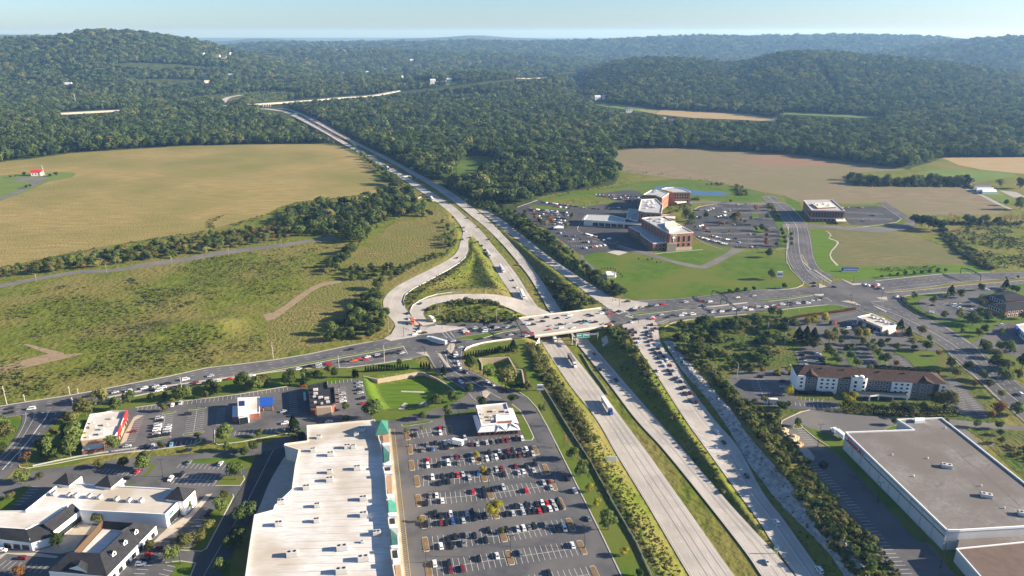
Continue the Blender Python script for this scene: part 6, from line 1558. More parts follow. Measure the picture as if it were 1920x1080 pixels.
# brick office with dark hipped roofs
w_ = W('E6',[(1330,350),(1690,305),(1990,420),(1660,440)],6.0)
rt = building('office_block','low brick office with two dark hipped roofs at the right edge','office', cen(w_))
def hip(px, tg, ze, zr, wall):
    e = W(tg, px, ze); b = MB(); b.prism([(p.x, p.y) for p in e],0, ze); part(b, 'wall', M[wall], rt)
    c = cen(e); ex = [(Vector(p[:2]) - c) * 1.07 + c for p in e]
    m0, m1 = (ex[0] + ex[3]) / 2,(ex[1] + ex[2]) / 2
    r0, r1 = m0.lerp(m1,.25), m0.lerp(m1,.75)
    b = MB(); b.add([(p.x, p.y, ze) for p in ex] + [(r0.x, r0.y, zr),(r1.x, r1.y, zr)],[(0,1,5,4),(1,2,5),(2,3,4,5),(3,0,4)]); up(part(b, 'roof', M['dark_roof'], rt))
    return e
e1 = hip([(1455,356),(1690,306),(2000,410),(1668,440)],'E6',6.0,8.4,'brick'); facade(e1,0,3,[(2.6,5.2)],6,1.8, frame='white_wall')
e2 = hip([(1440,476),(1920,440),(2100,520),(1664,560)],'E6',6.0,8.6,'brick'); facade(e2,0,3,[(2.8,5.2)],6,1.8, frame='white_wall'); facade(e2,3,2,[(.6,2.4),(3.4,5.2)],8,1.8, frame='white_wall')
b = MB(); ee = W('E6',[(1330,352),(1456,356),(1452,420),(1330,372)],3.6); b.prism([(p.x, p.y) for p in ee],0,3.6,0,1); part(b, 'side_wing',[M['brick'], M['dark_roof']], rt)
# shop with the red pergola
w_ = W('E6',[(1790,742),(2050,700),(2250,900),(1960,905)],5.6)
rt = building('shop','white shop with tall openings and a red steel pergola','shop', cen(w_)); shell(rt, w_, 5.6,'white_wall','membrane',.6)
facade(w_, 0,3,[(1.2,4.4)],7,1.4, frame=None)
b = MB(); b.prism([(p.x, p.y) for p in W('E6',[(1782,745),(1808,740),(1828,775),(1800,780)],6.4)],0,6.4); part(b, 'corner_panel', M['blue'], rt)
pg = [W('E6',[p],4.0)[0] for p in ((1690,745),(1785,752),(1775,800),(1684,795))]
b = MB()
for i in range(4):
    b.tube(pg[i], pg[(i + 1) % 4],.2, n=6); b.tube((pg[i].x, pg[i].y, 0), pg[i],.2, n=6)
for u in (.25,.5,.75): b.tube(pg[0].lerp(pg[1], u), pg[3].lerp(pg[2], u),.12, n=6)
part(b, 'pergola', M['rust'], rt)
# ================================================================ bridges, signs, poles, fences
DECK = [(973,597,1003,630,.26),(1020,591,1050,624,.28),(1075,584.5,1100,617,.28),(1127,577.5,1150,610,.26)]
dk = ribbon_world(DECK, 4)
ov = thing('overpass','pale concrete road overpass crossing the freeway','bridge',((dk[0][0] + dk[-1][1]) / 2).xy.to_3d())
b = MB()
for (a0, c0),(a1, c1) in zip(dk, dk[1:]):
    lo = Vector((0,0,1.7))
    b.add([a0, c0, c1, a1],[(0,1,2,3)],0)
    b.add([a0 - lo, c0 - lo, c1 - lo, a1 - lo],[(3,2,1,0)],1)
    b.add([c0, c0 - lo, c1 - lo, c1],[(0,1,2,3)],1); b.add([a0, a0 - lo, a1 - lo, a1],[(3,2,1,0)],1)
b.add([dk[0][0], dk[0][1], dk[0][1] - lo, dk[0][0] - lo],[(0,1,2,3)],1); b.add([dk[-1][0], dk[-1][1], dk[-1][1] - lo, dk[-1][0] - lo],[(3,2,1,0)],1)
deck = part(b, 'deck',[M['concrete_road'], M['concrete']], ov)
b = MB()
for f in (.13,.25,.37,.63,.75,.87): mark_into(b, dk, f, .2,.03,(3.4,9))
mark_into(b, dk, .5,.35,.03)
o = up(part(b, 'markings', M['paint'], deck)); o.location = (0,0,0)
for s, nm in ((1,0),(0,0)):
    b = MB()
    for p0, p1 in zip(dk, dk[1:]): b.wall(p0[s], p1[s],-.2,1.15,.45)
    part(b, 'parapet', M['cream'], ov)
b = MB()
for f in (.08,.36,.64,.92):
    q = P(1061,600,0).lerp(P(1085,632,0), f)
    q = Vector((q.x - 1.5, q.y - 3,0))
    b.tube((q.x, q.y, -7.6),(q.x, q.y, -2.2),.65, n=10)
q0, q1 = P(1058,598,0) + Vector((-1.5,-3,0)), P(1087,634,0) + Vector((-1.5,-3,0))
b.wall(q0, q1,-2.4,-1.46,1.3); part(b, 'pier', M['concrete'], ov)
for t0, nm in ((.155,'abutment'),(.86,'abutment')):
    i = int(t0 * (len(dk) - 1)); a, c = dk[i]
    b = MB(); b.wall(a, c, -5.2,-1.5,1.2); part(b, 'abutment', M['concrete'], ov)
wq = [P(*k('E3',(340,500))[0],0.2), P(*k('E3',(345,585))[0],-5), P(*k('E3',(268,632))[0],-5)]
b = MB(); b.add([wq[0], wq[1], wq[2], wq[0] + Vector((.5,.3,0)), wq[1] + Vector((.5,.3,0)), wq[2] + Vector((.5,.3,0))],[(0,1,2),(5,4,3),(0,3,4,1),(1,4,5,2),(2,5,3,0)]); part(b, 'wing_wall', M['sign_white'], ov)
# long steel bridge over the creek valley
tb = thing('truss_bridge','long freeway bridge on red steel trusses above the wooded creek','bridge', P(590,240,0))
L_, R_ = [p for p in RW['main_l'] if 1720 < p[0].y < 2140],[p for p in RW['main_r'] if 1720 < p[0].y < 2140]
for rows, nm in ((L_, 'deck'),(R_, 'deck')):
    b = MB()
    for (a0, c0),(a1, c1) in zip(rows, rows[1:]):
        for p, q in ((a0, a1),(c0, c1)): b.wall(p, q, p.z - 2.2, p.z + 1.0,.6)
    part(b, 'deck', M['concrete'], tb)
for rows in (L_, R_):
    n = len(rows)
    for side in (0,1):
        pts = [r[side] for r in rows]
        b = MB(); prev = None
        m = 26
        for j in range(m + 1):
            u = j / m; idx = u * (n - 1); i = min(int(idx), n - 2); t_ = pts[i].lerp(pts[i + 1], idx - i) - Vector((0,0,2.2))
            dpt = 4 + 12 * abs(math.sin(u * math.pi * 2 + .5)) ** 1.5
            lo = t_ - Vector((0,0, dpt))
            b.tube(t_, lo, .45, n=4)
            if prev: b.tube(prev[1], lo, .6, n=4); b.tube(prev[0] if j % 2 else prev[1], lo if j % 2 else t_, .4, n=4); b.tube(prev[0], t_, .6, n=4)
            prev = (t_, lo)
        part(b, 'truss', M['rust'], tb)
b = MB()
for y in (238,247):
    for f in (.2,.8):
        q = P(590 + (y - 238) * 2.4, y, -3); b.box((q.x + f * 10, q.y + f * 18,-14),(5,3,26))
part(b, 'pier', M['concrete'], tb)
b = MB()
vd = thing('viaduct','far highway viaduct on pale columns','bridge', hp[int(len(hp) * .40)][1])
for j in range(6):
    i = int(len(hp) * (.385 + .012 * j)); q = hp[i][1]; b.box((q.x, q.y, q.z - 9),(3,3,17))
part(b, 'column', M['concrete'], vd)
# small bridge where the freeway crosses the rural lane
so = thing('small_bridge','low concrete wall of the lane underpass between the carriageways','bridge', P(815,371,0))
b = MB(); b.wall(P(*k('M',(1260,805))[0],.5), P(*k('M',(1345,800))[0],.5),-1.5,1.4,.8)
b.wall(P(*k('M',(1060,830))[0],0), P(*k('M',(1108,812))[0],0),-2,1.2,.8); part(b, 'parapet', M['concrete'], so)
def lettering(b, c, u, w_, h, rows, mi, seed, proud):
    """rows of small raised strokes, as the small blurred words read in the photo"""
    r = random.Random(seed)
    n = Vector((-u.y, u.x, 0)).normalized()
    for j in range(rows):
        x = -w_ * .42; z = c.z + h * (.30 - .6 * (j + .5) / rows + .0)
        while x < w_ * .40:
            l = r.uniform(.4,.9) * w_ * .12
            q = c + u * (x + l / 2)
            b.box((q.x + n.x * proud, q.y + n.y * proud, z),(l, .06, h / rows * .45), math.atan2(u.y, u.x), mi); x += l + w_ * .035
def panel_sign(name, label, base0, base1, z0, z1, mat_, post='galv', cat='sign', group=None, text=2, twin=False, posts=True, ground=None, pz=None):
    """a flat sign on posts between two places; lettering on the side facing the road"""
    a, e = Vector(base0), Vector(base1); c = (a + e) / 2
    t = thing(name, label, cat, (c.x, c.y, min(a.z, e.z)),0, group)
    u = Vector((e.x - a.x, e.y - a.y, 0)); w_ = u.length; u.normalize(); n = Vector((u.y, -u.x, 0)); n = n if n.y < 0 else -n
    ang = math.atan2(u.y, u.x)
    if posts:
        for p in (a, e):
            b = MB(); b.tube((p.x, p.y, (pz if pz is not None else p.z) - .3),(p.x, p.y, z1),.16, n=6); part(b, 'post', M[post], t)
    b = MB(); q = c + n * .25; b.box((q.x, q.y, (z0 + z1) / 2),(w_ * .98,.14, z1 - z0), ang)
    pn = part(b, 'panel', M[mat_], t)
    if text:
        b = MB(); qq = Vector((q.x, q.y, (z0 + z1) / 2)) + n * .10
        lettering(b, qq, u, w_, z1 - z0, text, 0, int(abs(c.x) * 7),0.0)
        o = part(b, 'lettering', M['sign_white' if mat_ in ('sign_green','blue') else 'dark_metal'], pn); o.location = (0,0,0)
    return t, u, n
# the green sign hung in front of the overpass
a, e = P(*k('E3',(760,578))[0],-7), P(*k('E3',(1082,540))[0],-6)
t = thing('overhead_sign','wide green overhead sign on two posts just below the overpass','sign',((a + e) / 2))
u = Vector((e.x - a.x, e.y - a.y, 0)); W_ = u.length; u.normalize(); ang = math.atan2(u.y, u.x)
for p, zz in ((a, 1.8),(e, 1.8)):
    b = MB(); b.tube((p.x, p.y, -7.4),(p.x, p.y, zz),.28, n=8); part(b, 'post', M['galv'], t)
b = MB()
for z in (.3,1.3): b.tube((a.x, a.y, z),(e.x, e.y, z),.16, n=6)
part(b, 'truss_beam', M['galv'], t)
q = a + u * W_ * .42; n = Vector((u.y, -u.x, 0)); n = n if n.y < 0 else -n; q = q + n * .5
b = MB(); b.box((q.x, q.y, .55),(W_ * .50,.2,4.0), ang); pn = part(b, 'panel', M['sign_green'], t)
b = MB(); qq = q + n * .14
for z in (-1.45,2.55): b.box((qq.x, qq.y, z + 0.0),(W_ * .50,.1,.16), ang)
for s in (-1,1):
    x = qq + u * s * W_ * .249; b.box((x.x, x.y, .55),(.16,.1,3.84), ang)
for s in (-.15,.14):
    lettering(b, Vector((qq.x, qq.y, .7)) + u * W_ * s, u, W_ * .2,2.6,2,0, int(s * 100) + 50,0)
x = qq + u * W_ * .01; b.box((x.x, x.y, .5),(.45,.09,2.4), ang); b.box((x.x + u.x * .6, x.y + u.y * .6,1.5),(1.2,.08,.4), ang); b.box((x.x + u.x * 1.1, x.y + u.y * 1.1,1.1),(.4,.085,1.1), ang)
o = part(b, 'lettering', M['sign_white'], pn); o.location = (0,0,0)
def gantry(label, f0, f1, h, signs, dark='dark_metal', group='sign gantries over the roads'):
    a, e = P(*f0), P(*f1)
    t = thing('sign_gantry', label, 'sign gantry', a, 0, group)
    b = MB(); u = e - a; W_ = u.length; u.normalize()
    pts = [a + Vector((0,0,-.2))]
    for i in range(13):
        s = i / 12.; rise = h * (.78 + .22 * math.sin(s * math.pi))
        xx = .10 * W_ * (0 if 0 < i < 12 else 0)
        pts.append(a + u * W_ * s + Vector((0,0, rise)))
    pts.append(e + Vector((0,0,-.2)))
    for p, q in zip(pts, pts[1:]): b.tube(p, q, .32, n=6)
    for p, q in zip(pts[1:-1], pts[2:-1]): b.tube(p - Vector((0,0,.9)), q - Vector((0,0,.9)),.14, n=5)
    part(b, 'frame', M[dark], t)
    n = Vector((u.y, -u.x, 0)); ang = math.atan2(u.y, u.x)
    for s, w_, z, m in signs:
        p = a + u * W_ * s; b = MB(); b.box((p.x + n.x * .5, p.y + n.y * .5, h * .82 + z),(w_, .16,1.9), ang); pn = part(b, 'panel', M[m], t)
        b = MB(); lettering(b, Vector((p.x + n.x * .62, p.y + n.y * .62, h * .82 + z)), u, w_, 1.6,2,0, int(s * 90),0); o = part(b, 'lettering', M['sign_white'], pn); o.location = (0,0,0)
    return t
gantry('dark arched gantry over the road before the hospital lawn', k('F2',(757,128))[0], k('F2',(977,248))[0],7.8,[(.35,2.0,0,'dark_metal'),(.5,2,0,'dark_metal'),(.65,2,0,'dark_metal')])
gantry('dark arched gantry with a green sign over the queued carriageway', k('F2',(888,252))[0], k('F2',(1122,402))[0],7.6,[(.2,4.4,.6,'sign_green'),(.62,3,0,'dark_metal')])
gantry('dark arched gantry with a green sign at the end of the overpass',(951,597), k('E3',(120,508))[0],8.6,[(.28,5.5,.3,'sign_green')])
gantry('dark arched gantry with a row of small signs at far right', k('E6',(1082,88))[0], k('E6',(1332,188))[0],8.0,[(.25,1.8,0,'dark_metal'),(.4,1.8,0,'dark_metal'),(.55,1.8,0,'dark_metal'),(.7,1.8,0,'dark_metal')])
gantry('pale gantry over the near carriageway far up the freeway', k('M',(815,592))[0], k('M',(972,578))[0],9.0,[(.5,8,0,'galv')],'galv')
def roadsign(label, tg, x0, x1, y, zb, h, mat_, text=2, zg=0.0, **kw):
    a, e = P(*k(tg, (x0, y))[0], zg), P(*k(tg, (x1, y))[0], zg)
    return panel_sign('road_sign', label, a, e, zg + zb, zg + zb + h, mat_, text=text, pz=zg, **kw)
roadsign('green road sign beside the far carriageway by the woods','M',955,1000,440,2.5,4.0,'sign_green')
roadsign('wide green overhead sign far up the freeway','M',170,265,122,3.5,4.5,'sign_green')
roadsign('green signs near the long truss bridge','L',530,620,470,5,6,'sign_green')
roadsign('white billboard seen from behind on the freeway bank','B3',530,588,440,1.0,3.0,'sign_white', text=0, zg=-2.0)
roadsign('small green sign at the slip road nose','F6',962,985,705,1.8,2.4,'sign_green', zg=-7.0, text=1)
roadsign('teal sign among the rocks beside the queued slip road','E4',770,815,695,.8,2.6,'teal', text=1, zg=-1)
# monument signs
def monument(label, tg, x0, x1, y, h, mat_, base='stone', text=1, thick=.8):
    a, e = P(*k(tg, (x0, y))[0]), P(*k(tg, (x1, y))[0]); c = (a + e) / 2
    t = thing('monument_sign', label, 'sign', c); u = (e - a); w_ = u.length; u.normalize(); ang = math.atan2(u.y, u.x); n = Vector((u.y, -u.x, 0)); n = n if n.y < 0 else -n
    b = MB(); b.box((c.x, c.y, .45),(w_ * 1.08, thick * 1.6,.9), ang); part(b, 'base', M[base], t)
    b = MB(); b.box((c.x, c.y, .9 + (h - .9) / 2),(w_, thick, h - .9), ang); pn = part(b, 'panel', M[mat_], t)
    if text:
        b = MB(); lettering(b, Vector((c.x + n.x * (thick / 2 + .03), c.y + n.y * (thick / 2 + .03),.9 + (h - .9) / 2)), u, w_, (h - .9) * .8, text, 0,5,0)
        o = part(b, 'lettering', M['blue' if mat_ == 'sign_white' else 'sign_white'], pn); o.location = (0,0,0)
    return t
monument('white monument sign with a blue emblem on the lawn corner','C6',130,215,245,6.5,'sign_white')
monument('long blue sign lying in the grass by the campus road','C6',1105,1340,150,4.2,'blue', text=2, thick=2.5)
monument('white sign on stone posts at the mall entrance','D6',1802,1880,893,4.6,'sign_white')
for i, (tg, x0, x1, y) in enumerate((('C6',130,205,412),('C6',1725,1800,262))):
    monument('small white name sign at the intersection, %s' % ('below the hospital lawn' if i == 0 else 'below the striped lawn'), tg, x0, x1, y, 1.6,'sign_white','concrete', thick=.4)
# ---------------------------------------------------------------- poles
def pole(kind, label, base, h, group, ang=0.0):
    nm, cat = dict(lamp=('street_lamp','street lamp'), lot=('car_park_lamp','street lamp'), util=('utility_pole','utility pole'), signal=('traffic_signal','traffic light'), mast=('radio_mast','mast'))[kind]
    t = thing(nm, label, cat, base, ang, group)
    if kind in ('lamp','lot'):
        r = .17 if kind == 'lot' else .13; m = 'dark_metal' if kind == 'lot' else 'galv'
        b = MB(); b.tube((0,0,-.2),(0,0, h), r, r * .6,8); b.tube((0,0,-.2),(0,0,.8),.3, n=8); b.build('pole', M[m], t)
        arms = ((1,),(1,-1))[kind == 'lot']
        for s in arms:
            b = MB(); l = 2.4 if kind == 'lamp' else 1.0
            b.tube((0,0, h * .97),(s * l * .6,0, h * 1.03),.07, n=5); b.tube((s * l * .6,0, h * 1.03),(s * l, 0, h * 1.03),.07, n=5); b.build('arm', M[m], t)
            b = MB(); b.box((s * (l + .35),0, h * 1.03 - .02),(.9,.4,.2)); b.build('lamp_head', M[m], t)
    elif kind == 'util':
        b = MB(); b.tube((0,0,-.3),(0,0, h),.24,.16,8); b.build('pole', M['wood_pole' if group != 'pale poles' else 'concrete'], t)
        b = MB(); b.box((0,0, h * .93),(.16,2.4,.16)); b.box((0,0, h * .84),(.16,1.6,.16)); b.build('crossarm', M['wood_pole'], t)
        b = MB(); b.tube((.3,0, h * .7),(.3,0, h * .78),.25, n=8); b.build('transformer', M['galv'], t)
    elif kind == 'signal':
        b = MB(); b.tube((0,0,-.2),(0,0, h),.18,.13,8); b.build('pole', M['dark_metal'], t)
        b = MB(); b.tube((0,0, h * .92),(7,0, h * .98),.11,.07,6); b.build('arm', M['dark_metal'], t)
        for x in (4.0,6.6):
            b = MB(); b.box((x, 0, h * .92),(.4,.4,1.1)); b.build('signal_head', M['dark_metal'], t)
    else:
        b = MB()
        for i in range(3):
            a = i * 2.094; b.tube((.9 * math.cos(a),.9 * math.sin(a),-1),(.3 * math.cos(a),.3 * math.sin(a), h),.5,.35,4)
        b.build('lattice', M['galv'], t)
    return t
def poles(kind, place, group, items, h=None, ang=0.0, zg=0.0):
    items = sorted([(k(tg, (x, yb))[0],(yb - yt) / TAGS[tg][2]) for tg, x, yb, yt in items])
    for i, ((px, py), hp_) in enumerate(items):
        p = P(px, py, zg); p.z = float(ground_z([p.x],[p.y])[0]) if zg == 0 else zg
        hh = h or min(max(metres(px, py, hp_),4),16)
        w_ = dict(lamp='grey street lamp', lot='tall dark lamp', util='utility pole', signal='dark traffic signal')[kind]
        lab = '%s %s' % (w_, place) if len(items) == 1 else '%s %s, %s of %d from left' % (w_, place, ORD[i], len(items))
        pole(kind, lab, p, hh, group, ang if not isinstance(ang, list) else ang[i])
poles('lamp','along the freeway and its slip roads','freeway lamps',[('A5',697,82,40),('A5',785,142,95),('A5',875,215,170),('A5',617,236,200),('A5',540,622,560),('A5',812,616,540),('A5',547,702,642),('A5',872,726,662),('A5',1357,602,530),('F1',535,850,700),('F1',1745,745,600)], ang=.3)
poles('lamp','on the bank above the near carriageway','freeway lamps',[('B3',463,268,205)], zg=-5.0)
poles('lamp','on the overpass','freeway lamps',[('E3',1222,352,170)], ang=2.5)
poles('util','along the rural lane','poles along the rural lane',[('A4',206,507,460),('A4',601,456,405),('A4',968,412,360),('A4',1287,357,310),('A4',1583,307,262)])
poles('util','along the main road','pale poles',[('D3',88,258,20),('D3',318,232,130),('D3',886,137,25),('D3',990,122,55),('D3',928,282,165),('D4',548,212,50),('A4',1537,936,860),('F4',968,745,485),('F4',455,780,640)])
poles('util','beside the intersection','pale poles',[('A6',653,672,590),('C6',290,760,545),('E4',1700,150,10),('F2',1590,690,500),('F2',1850,850,665),('F5',968,372,222)])
poles('lot','in the big store car park','lamps in the big car park',[('E2',772,190,60),('E2',1308,110,5),('E2',946,725,560),('E2',1553,645,472),('E2',258,765,665),('E1',806,268,95),('E1',175,660,480)])
poles('lot','by the restaurants','lamps by the restaurants',[('D4',737,445,335),('D4',972,895,675),('D5',650,320,180)])
poles('lot','by the white shops','lamps by the white shops',[('D2',520,168,10),('D2',680,972,780),('D3',517,915,675)])
poles('lot','beside the warehouse','lamps beside the warehouse',[('B4',280,352,230),('B4',615,668,556),('B4',970,1035,890)])
poles('lot','near the hotel','lamps near the hotel',[('F5',1290,650,430),('E6',1187,915,775),('E8',1108,345,265)])
poles('signal','at the right intersection','signals at the right intersection',[('C6',1272,342,215),('C6',822,372,285),('C6',778,492,400),('C6',1247,612,470),('C6',1702,562,412),('C6',1350,702,622)], ang=[.5,2.0,4.0,.4,3.4,3.0])
poles('signal','at the overpass end','signals at the overpass',[('E3',1600,322,195),('E3',1356,112,0)], ang=3.3)
poles('signal','at the mall entrance','signals at the mall entrance',[('D6',115,212,85),('D6',600,122,40),('D6',380,432,360),('D6',710,382,270)], ang=[5.5,3.8,1.0,2.0])
for lab, px, py, h in (('thin lattice mast on the summit of the wooded hill',289.5,59,68),('white lattice mast on the right wooded ridge',1495,92,62),('white tower standing in the far left woods',143.5,200,40)):
    p = G(px, py + (1.5 if h > 50 else 0)); pole('mast', lab, p, h, None)
# ---------------------------------------------------------------- fences and walls
def fence(label, pts, h, mname, sp=4.0, thick=.12, name='fence', z=None):
    w_ = PX(pts)
    dens = []
    for p, q in zip(w_, w_[1:]):
        m = max(1, int((q - p).length / sp)); dens += [p.lerp(q, i / m) for i in range(m)]
    dens.append(w_[-1])
    zz = ground_z([p.x for p in dens],[p.y for p in dens])
    for p, z_ in zip(dens, zz): p.z = z_
    t = thing(name, label, 'fence', dens[0]); b = MB()
    for p, q in zip(dens, dens[1:]):
        d = Vector((q.x - p.x, q.y - p.y, 0)).normalized(); n = Vector((-d.y, d.x, 0)) * thick / 2
        lo, hi_ = .15, h
        vs = [p + n + Vector((0,0, lo)), q + n + Vector((0,0, lo)), q + n + Vector((0,0, hi_)), p + n + Vector((0,0, hi_))] + [p - n + Vector((0,0, lo)), q - n + Vector((0,0, lo)), q - n + Vector((0,0, hi_)), p - n + Vector((0,0, hi_))]
        b.add(vs, [(0,1,2,3),(7,6,5,4),(3,2,6,7),(0,4,5,1)])
    part(b, 'rail', M[mname], t)
    b = MB()
    for p in dens: b.box((p.x, p.y, p.z + h / 2),(.2,.2, h + .15))
    o = part(b, 'post', M[mname], t); o['kind'] = 'stuff'
    return t
fence('pale fence along the top of the freeway bank', k('B3',(180,25),(310,240),(440,440),(500,550),(560,660),(630,780),(700,900),(740,990),(785,1090)),1.3,'kerb')
fence('white guard rail on the corner below the overpass', k('D6',(885,395),(910,360),(1000,325),(1120,295),(1300,265),(1480,243)),1.1,'sign_white',2.2,.1,'guard_rail')
fence('guard rail round the far side of the loop', k('F1',(780,600),(800,560),(870,510),(960,470),(1080,435),(1250,412),(1450,408),(1700,420)),.9,'galv',3,.08,'guard_rail')
fence('guard rail on the outside of the curving slip road', k('F1',(712,560),(695,510),(720,440),(800,375),(920,310),(1060,230),(1200,150),(1330,70),(1400,0)),.9,'galv',3,.08,'guard_rail')
fence('guard rail beside the lane at the left shops', k('D3',(420,1045),(700,985),(1000,925),(1280,880),(1600,835),(1890,800)),1.0,'galv',2.5,.08,'guard_rail')
fence('low concrete barrier along the freeway median',[(1091,648),(1108,676),(1130,705),(1141,722)],1.0,'concrete',6,.3,'barrier')
def retaining(label, runs, h, th=.9):
    t = thing('retaining_wall', label, 'wall', PX(runs[0])[0])
    for i, r in enumerate(runs):
        w_ = PX(r); b = MB()
        for j, (p, q) in enumerate(zip(w_, w_[1:])): b.wall(p, q, -4.2, h + .004 * j, th)
        part(b, 'wall', M['block_wall'], t)
retaining('curved tan block wall round the striped grass basin',[k('D5',(950,172),(1130,212),(1330,178),(1650,122),(1720,128),(1790,160),(1890,205),(2040,300),(2150,390))],.3)
retaining('tan block wall stepping round the dark grass basin',[k('D6',(1068,500),(1105,560),(1110,640)), k('D6',(1075,500),(1410,480),(1440,475)), k('D6',(1442,480),(1530,630),(1605,640)), k('D6',(1610,640),(1650,850))],.7)
for pts in (k('D5',(1325,595),(1470,440),(1515,455),(1420,590)), k('D5',(1425,292),(1720,302),(1725,318),(1430,308)), k('D5',(1640,465),(1730,425),(1800,430),(1890,360),(1900,400),(1800,450),(1740,520),(1700,500))):
    drape_n('concrete_apron', pts, 'concrete',.13, step=1.5)
drape_n('lawn', k('D5',(945,175),(1090,190),(1140,300),(1260,590),(1180,600),(1080,480),(1010,400),(960,260)),'lawn_striped',.085, step=2)
drape_n('lawn', k('D5',(1140,225),(1660,150),(1890,230),(1890,380),(1500,470),(1330,590),(1240,580),(1130,280)),'lawn_striped',.07, step=2)
drape_n('lawn', k('D6',(1110,560),(1430,500),(1600,660),(1640,840),(1450,860),(1250,760),(1120,660)),'lawn',.08, step=2)
# ---------------------------------------------------------------- small buildings and oddments
def house(label, base, s, wall='white_wall', roof='dark_roof', ang=0.0, name='house', h=None, group=None, loc_top=None):
    h = h or s * .38
    t = thing(name, label, 'house', base, ang, group)
    b = MB(); b.box((0,0, h / 2 - .5),(s, s * .62, h + 1)); wl = b.build('wall', M[wall], t)
    b = MB(); x, y = s * .54, s * .36; b.add([(-x, -y, h),(x, -y, h),(x, y, h),(-x, y, h),(-x * .98,0, h + s * .24),(x * .98,0, h + s * .24)],[(0,1,5,4),(2,3,4,5),(1,2,5),(3,0,4),(3,2,1,0)]); b.build('roof', M[roof], t)
    b = MB()
    for q in (-.3,0,.3): b.box((q * s, -s * .312, h * .5),(s * .1,.12, h * .35))
    b.build('window', M['glass'], t)
    return t
house('small white farm office with a red roof', P(*k('G',(672,470))[0]),16,'cream','red',.2)
t = thing('flagpole','pale flagpole flying a flag beside the farm office','flagpole', P(*k('G',(812,478))[0]))
b = MB(); b.tube((0,0,-.2),(-2.4,0,19),.3,.18,8); b.build('pole', M['cream'], t)
b = MB(); b.box((-4.6,0,17.2),(4.2,.08,2.4)); b.build('flag', M['sign_white'], t)
for i, (tg, x, y) in enumerate(sorted(HOUSES, key=lambda q: k(q[0],(q[1], q[2]))[0][0])):
    px, py = k(tg, (x, y))[0]
    p = G(px, py); d_ = math.hypot(p.x, p.y)
    house('white house among the far woods, %s of %d from left' % (ORD[i], len(HOUSES)), p + Vector((0,0,.6)), min(26,12 + d_ * .0030) * (1.6 if (tg, x) == ('A1',380) else 1), rnd.choice(['white_wall','white_wall','cream']), rnd.choice(['dark_roof','metal_roof','brown_roof']), rnd.uniform(-.5,.5), group='houses among the far woods', h=11)
def shed(label, tg, px, h, wall, roof):
    w_ = W(tg, px, h); t = building('farm_shed', label, 'shed', cen(w_)); b = MB(); b.prism([(p.x, p.y) for p in w_],0, h); part(b, 'wall', M[wall], t)
    m0, m1 = (w_[0] + w_[3]) / 2,(w_[1] + w_[2]) / 2; up_ = Vector((0,0, h * .45))
    b = MB(); b.add([w_[0], w_[1], w_[2], w_[3], m0 + up_, m1 + up_],[(0,1,5,4),(2,3,4,5),(1,2,5),(3,0,4)]); part(b, 'roof', M[roof], t)
shed('long pale blue farm shed at the right edge','J',[(1205,170),(1460,172),(1470,205),(1210,208)],4,'metal_roof','metal_roof')
shed('low white farm shed beside the blue one','J',[(1290,205),(1470,200),(1520,235),(1300,235)],4,'white_wall','white_wall')
shed('dark roofed farm barn behind the white sheds','J',[(1165,112),(1420,110),(1430,150),(1170,150)],5,'white_wall','brown_roof')
sheet('farm_yard', k('J',(1540,215),(1800,240),(1980,330),(1760,320)),'gravel',2)
sheet('field', k('J',(1190,225),(1340,250),(1500,250),(1720,340),(1740,400),(1600,400),(1400,310)),'field_green',2)
sheet('farm_track', k('J',(960,175),(1080,190),(1320,290),(1600,430),(1760,500),(1700,500),(1500,420),(1280,300),(1060,205)),'gravel',2)
w_ = W('C4',[(450,560),(530,553),(598,580),(590,610),(470,612)],3.2)
t = building('pump_house','small white pump house on the hospital lawn','shed', cen(w_)); b = MB(); b.prism([(p.x, p.y) for p in w_],0,3.2); part(b, 'wall', M['cream'], t)
b = MB(); parapet(b, w_, 3.0,3.6,.5); part(b, 'roof_edge', M['white_wall'], t)
sheet('concrete_apron', k('C4',(385,620),(440,612),(615,615),(610,632),(420,645)),'concrete',4)
sheet('plaza', k('C4',(465,265),(610,232),(780,268),(640,312)),'concrete',4,'pale paved diamond in front of the hospital')
t = thing('marquee','white marquee tent in the hospital car park','tent', P(*k('C1',(695,715))[0]))
b = MB(); n_ = 14
for i in range(n_):
    x0, x1 = -6.2 + 12.4 * i / n_, -6.2 + 12.4 * (i + 1) / n_
    f = lambda x: 2.6 + 1.9 * math.sqrt(max(0,1 - (x / 6.3) ** 2))
    b.add([(x0,-5,2.4),(x1,-5,2.4),(x1,0, f(x1)),(x0,0, f(x0)),(x0,5,2.4),(x1,5,2.4)],[(0,1,2,3),(3,2,5,4)])
b.build('canopy', M['sign_white'], t)
b = MB()
for x in (-6,-2,2,6):
    for y in (-4.9,4.9): b.tube((x, y, 0),(x, y, 2.45),.1, n=5)
b.build('pole', M['galv'], t)
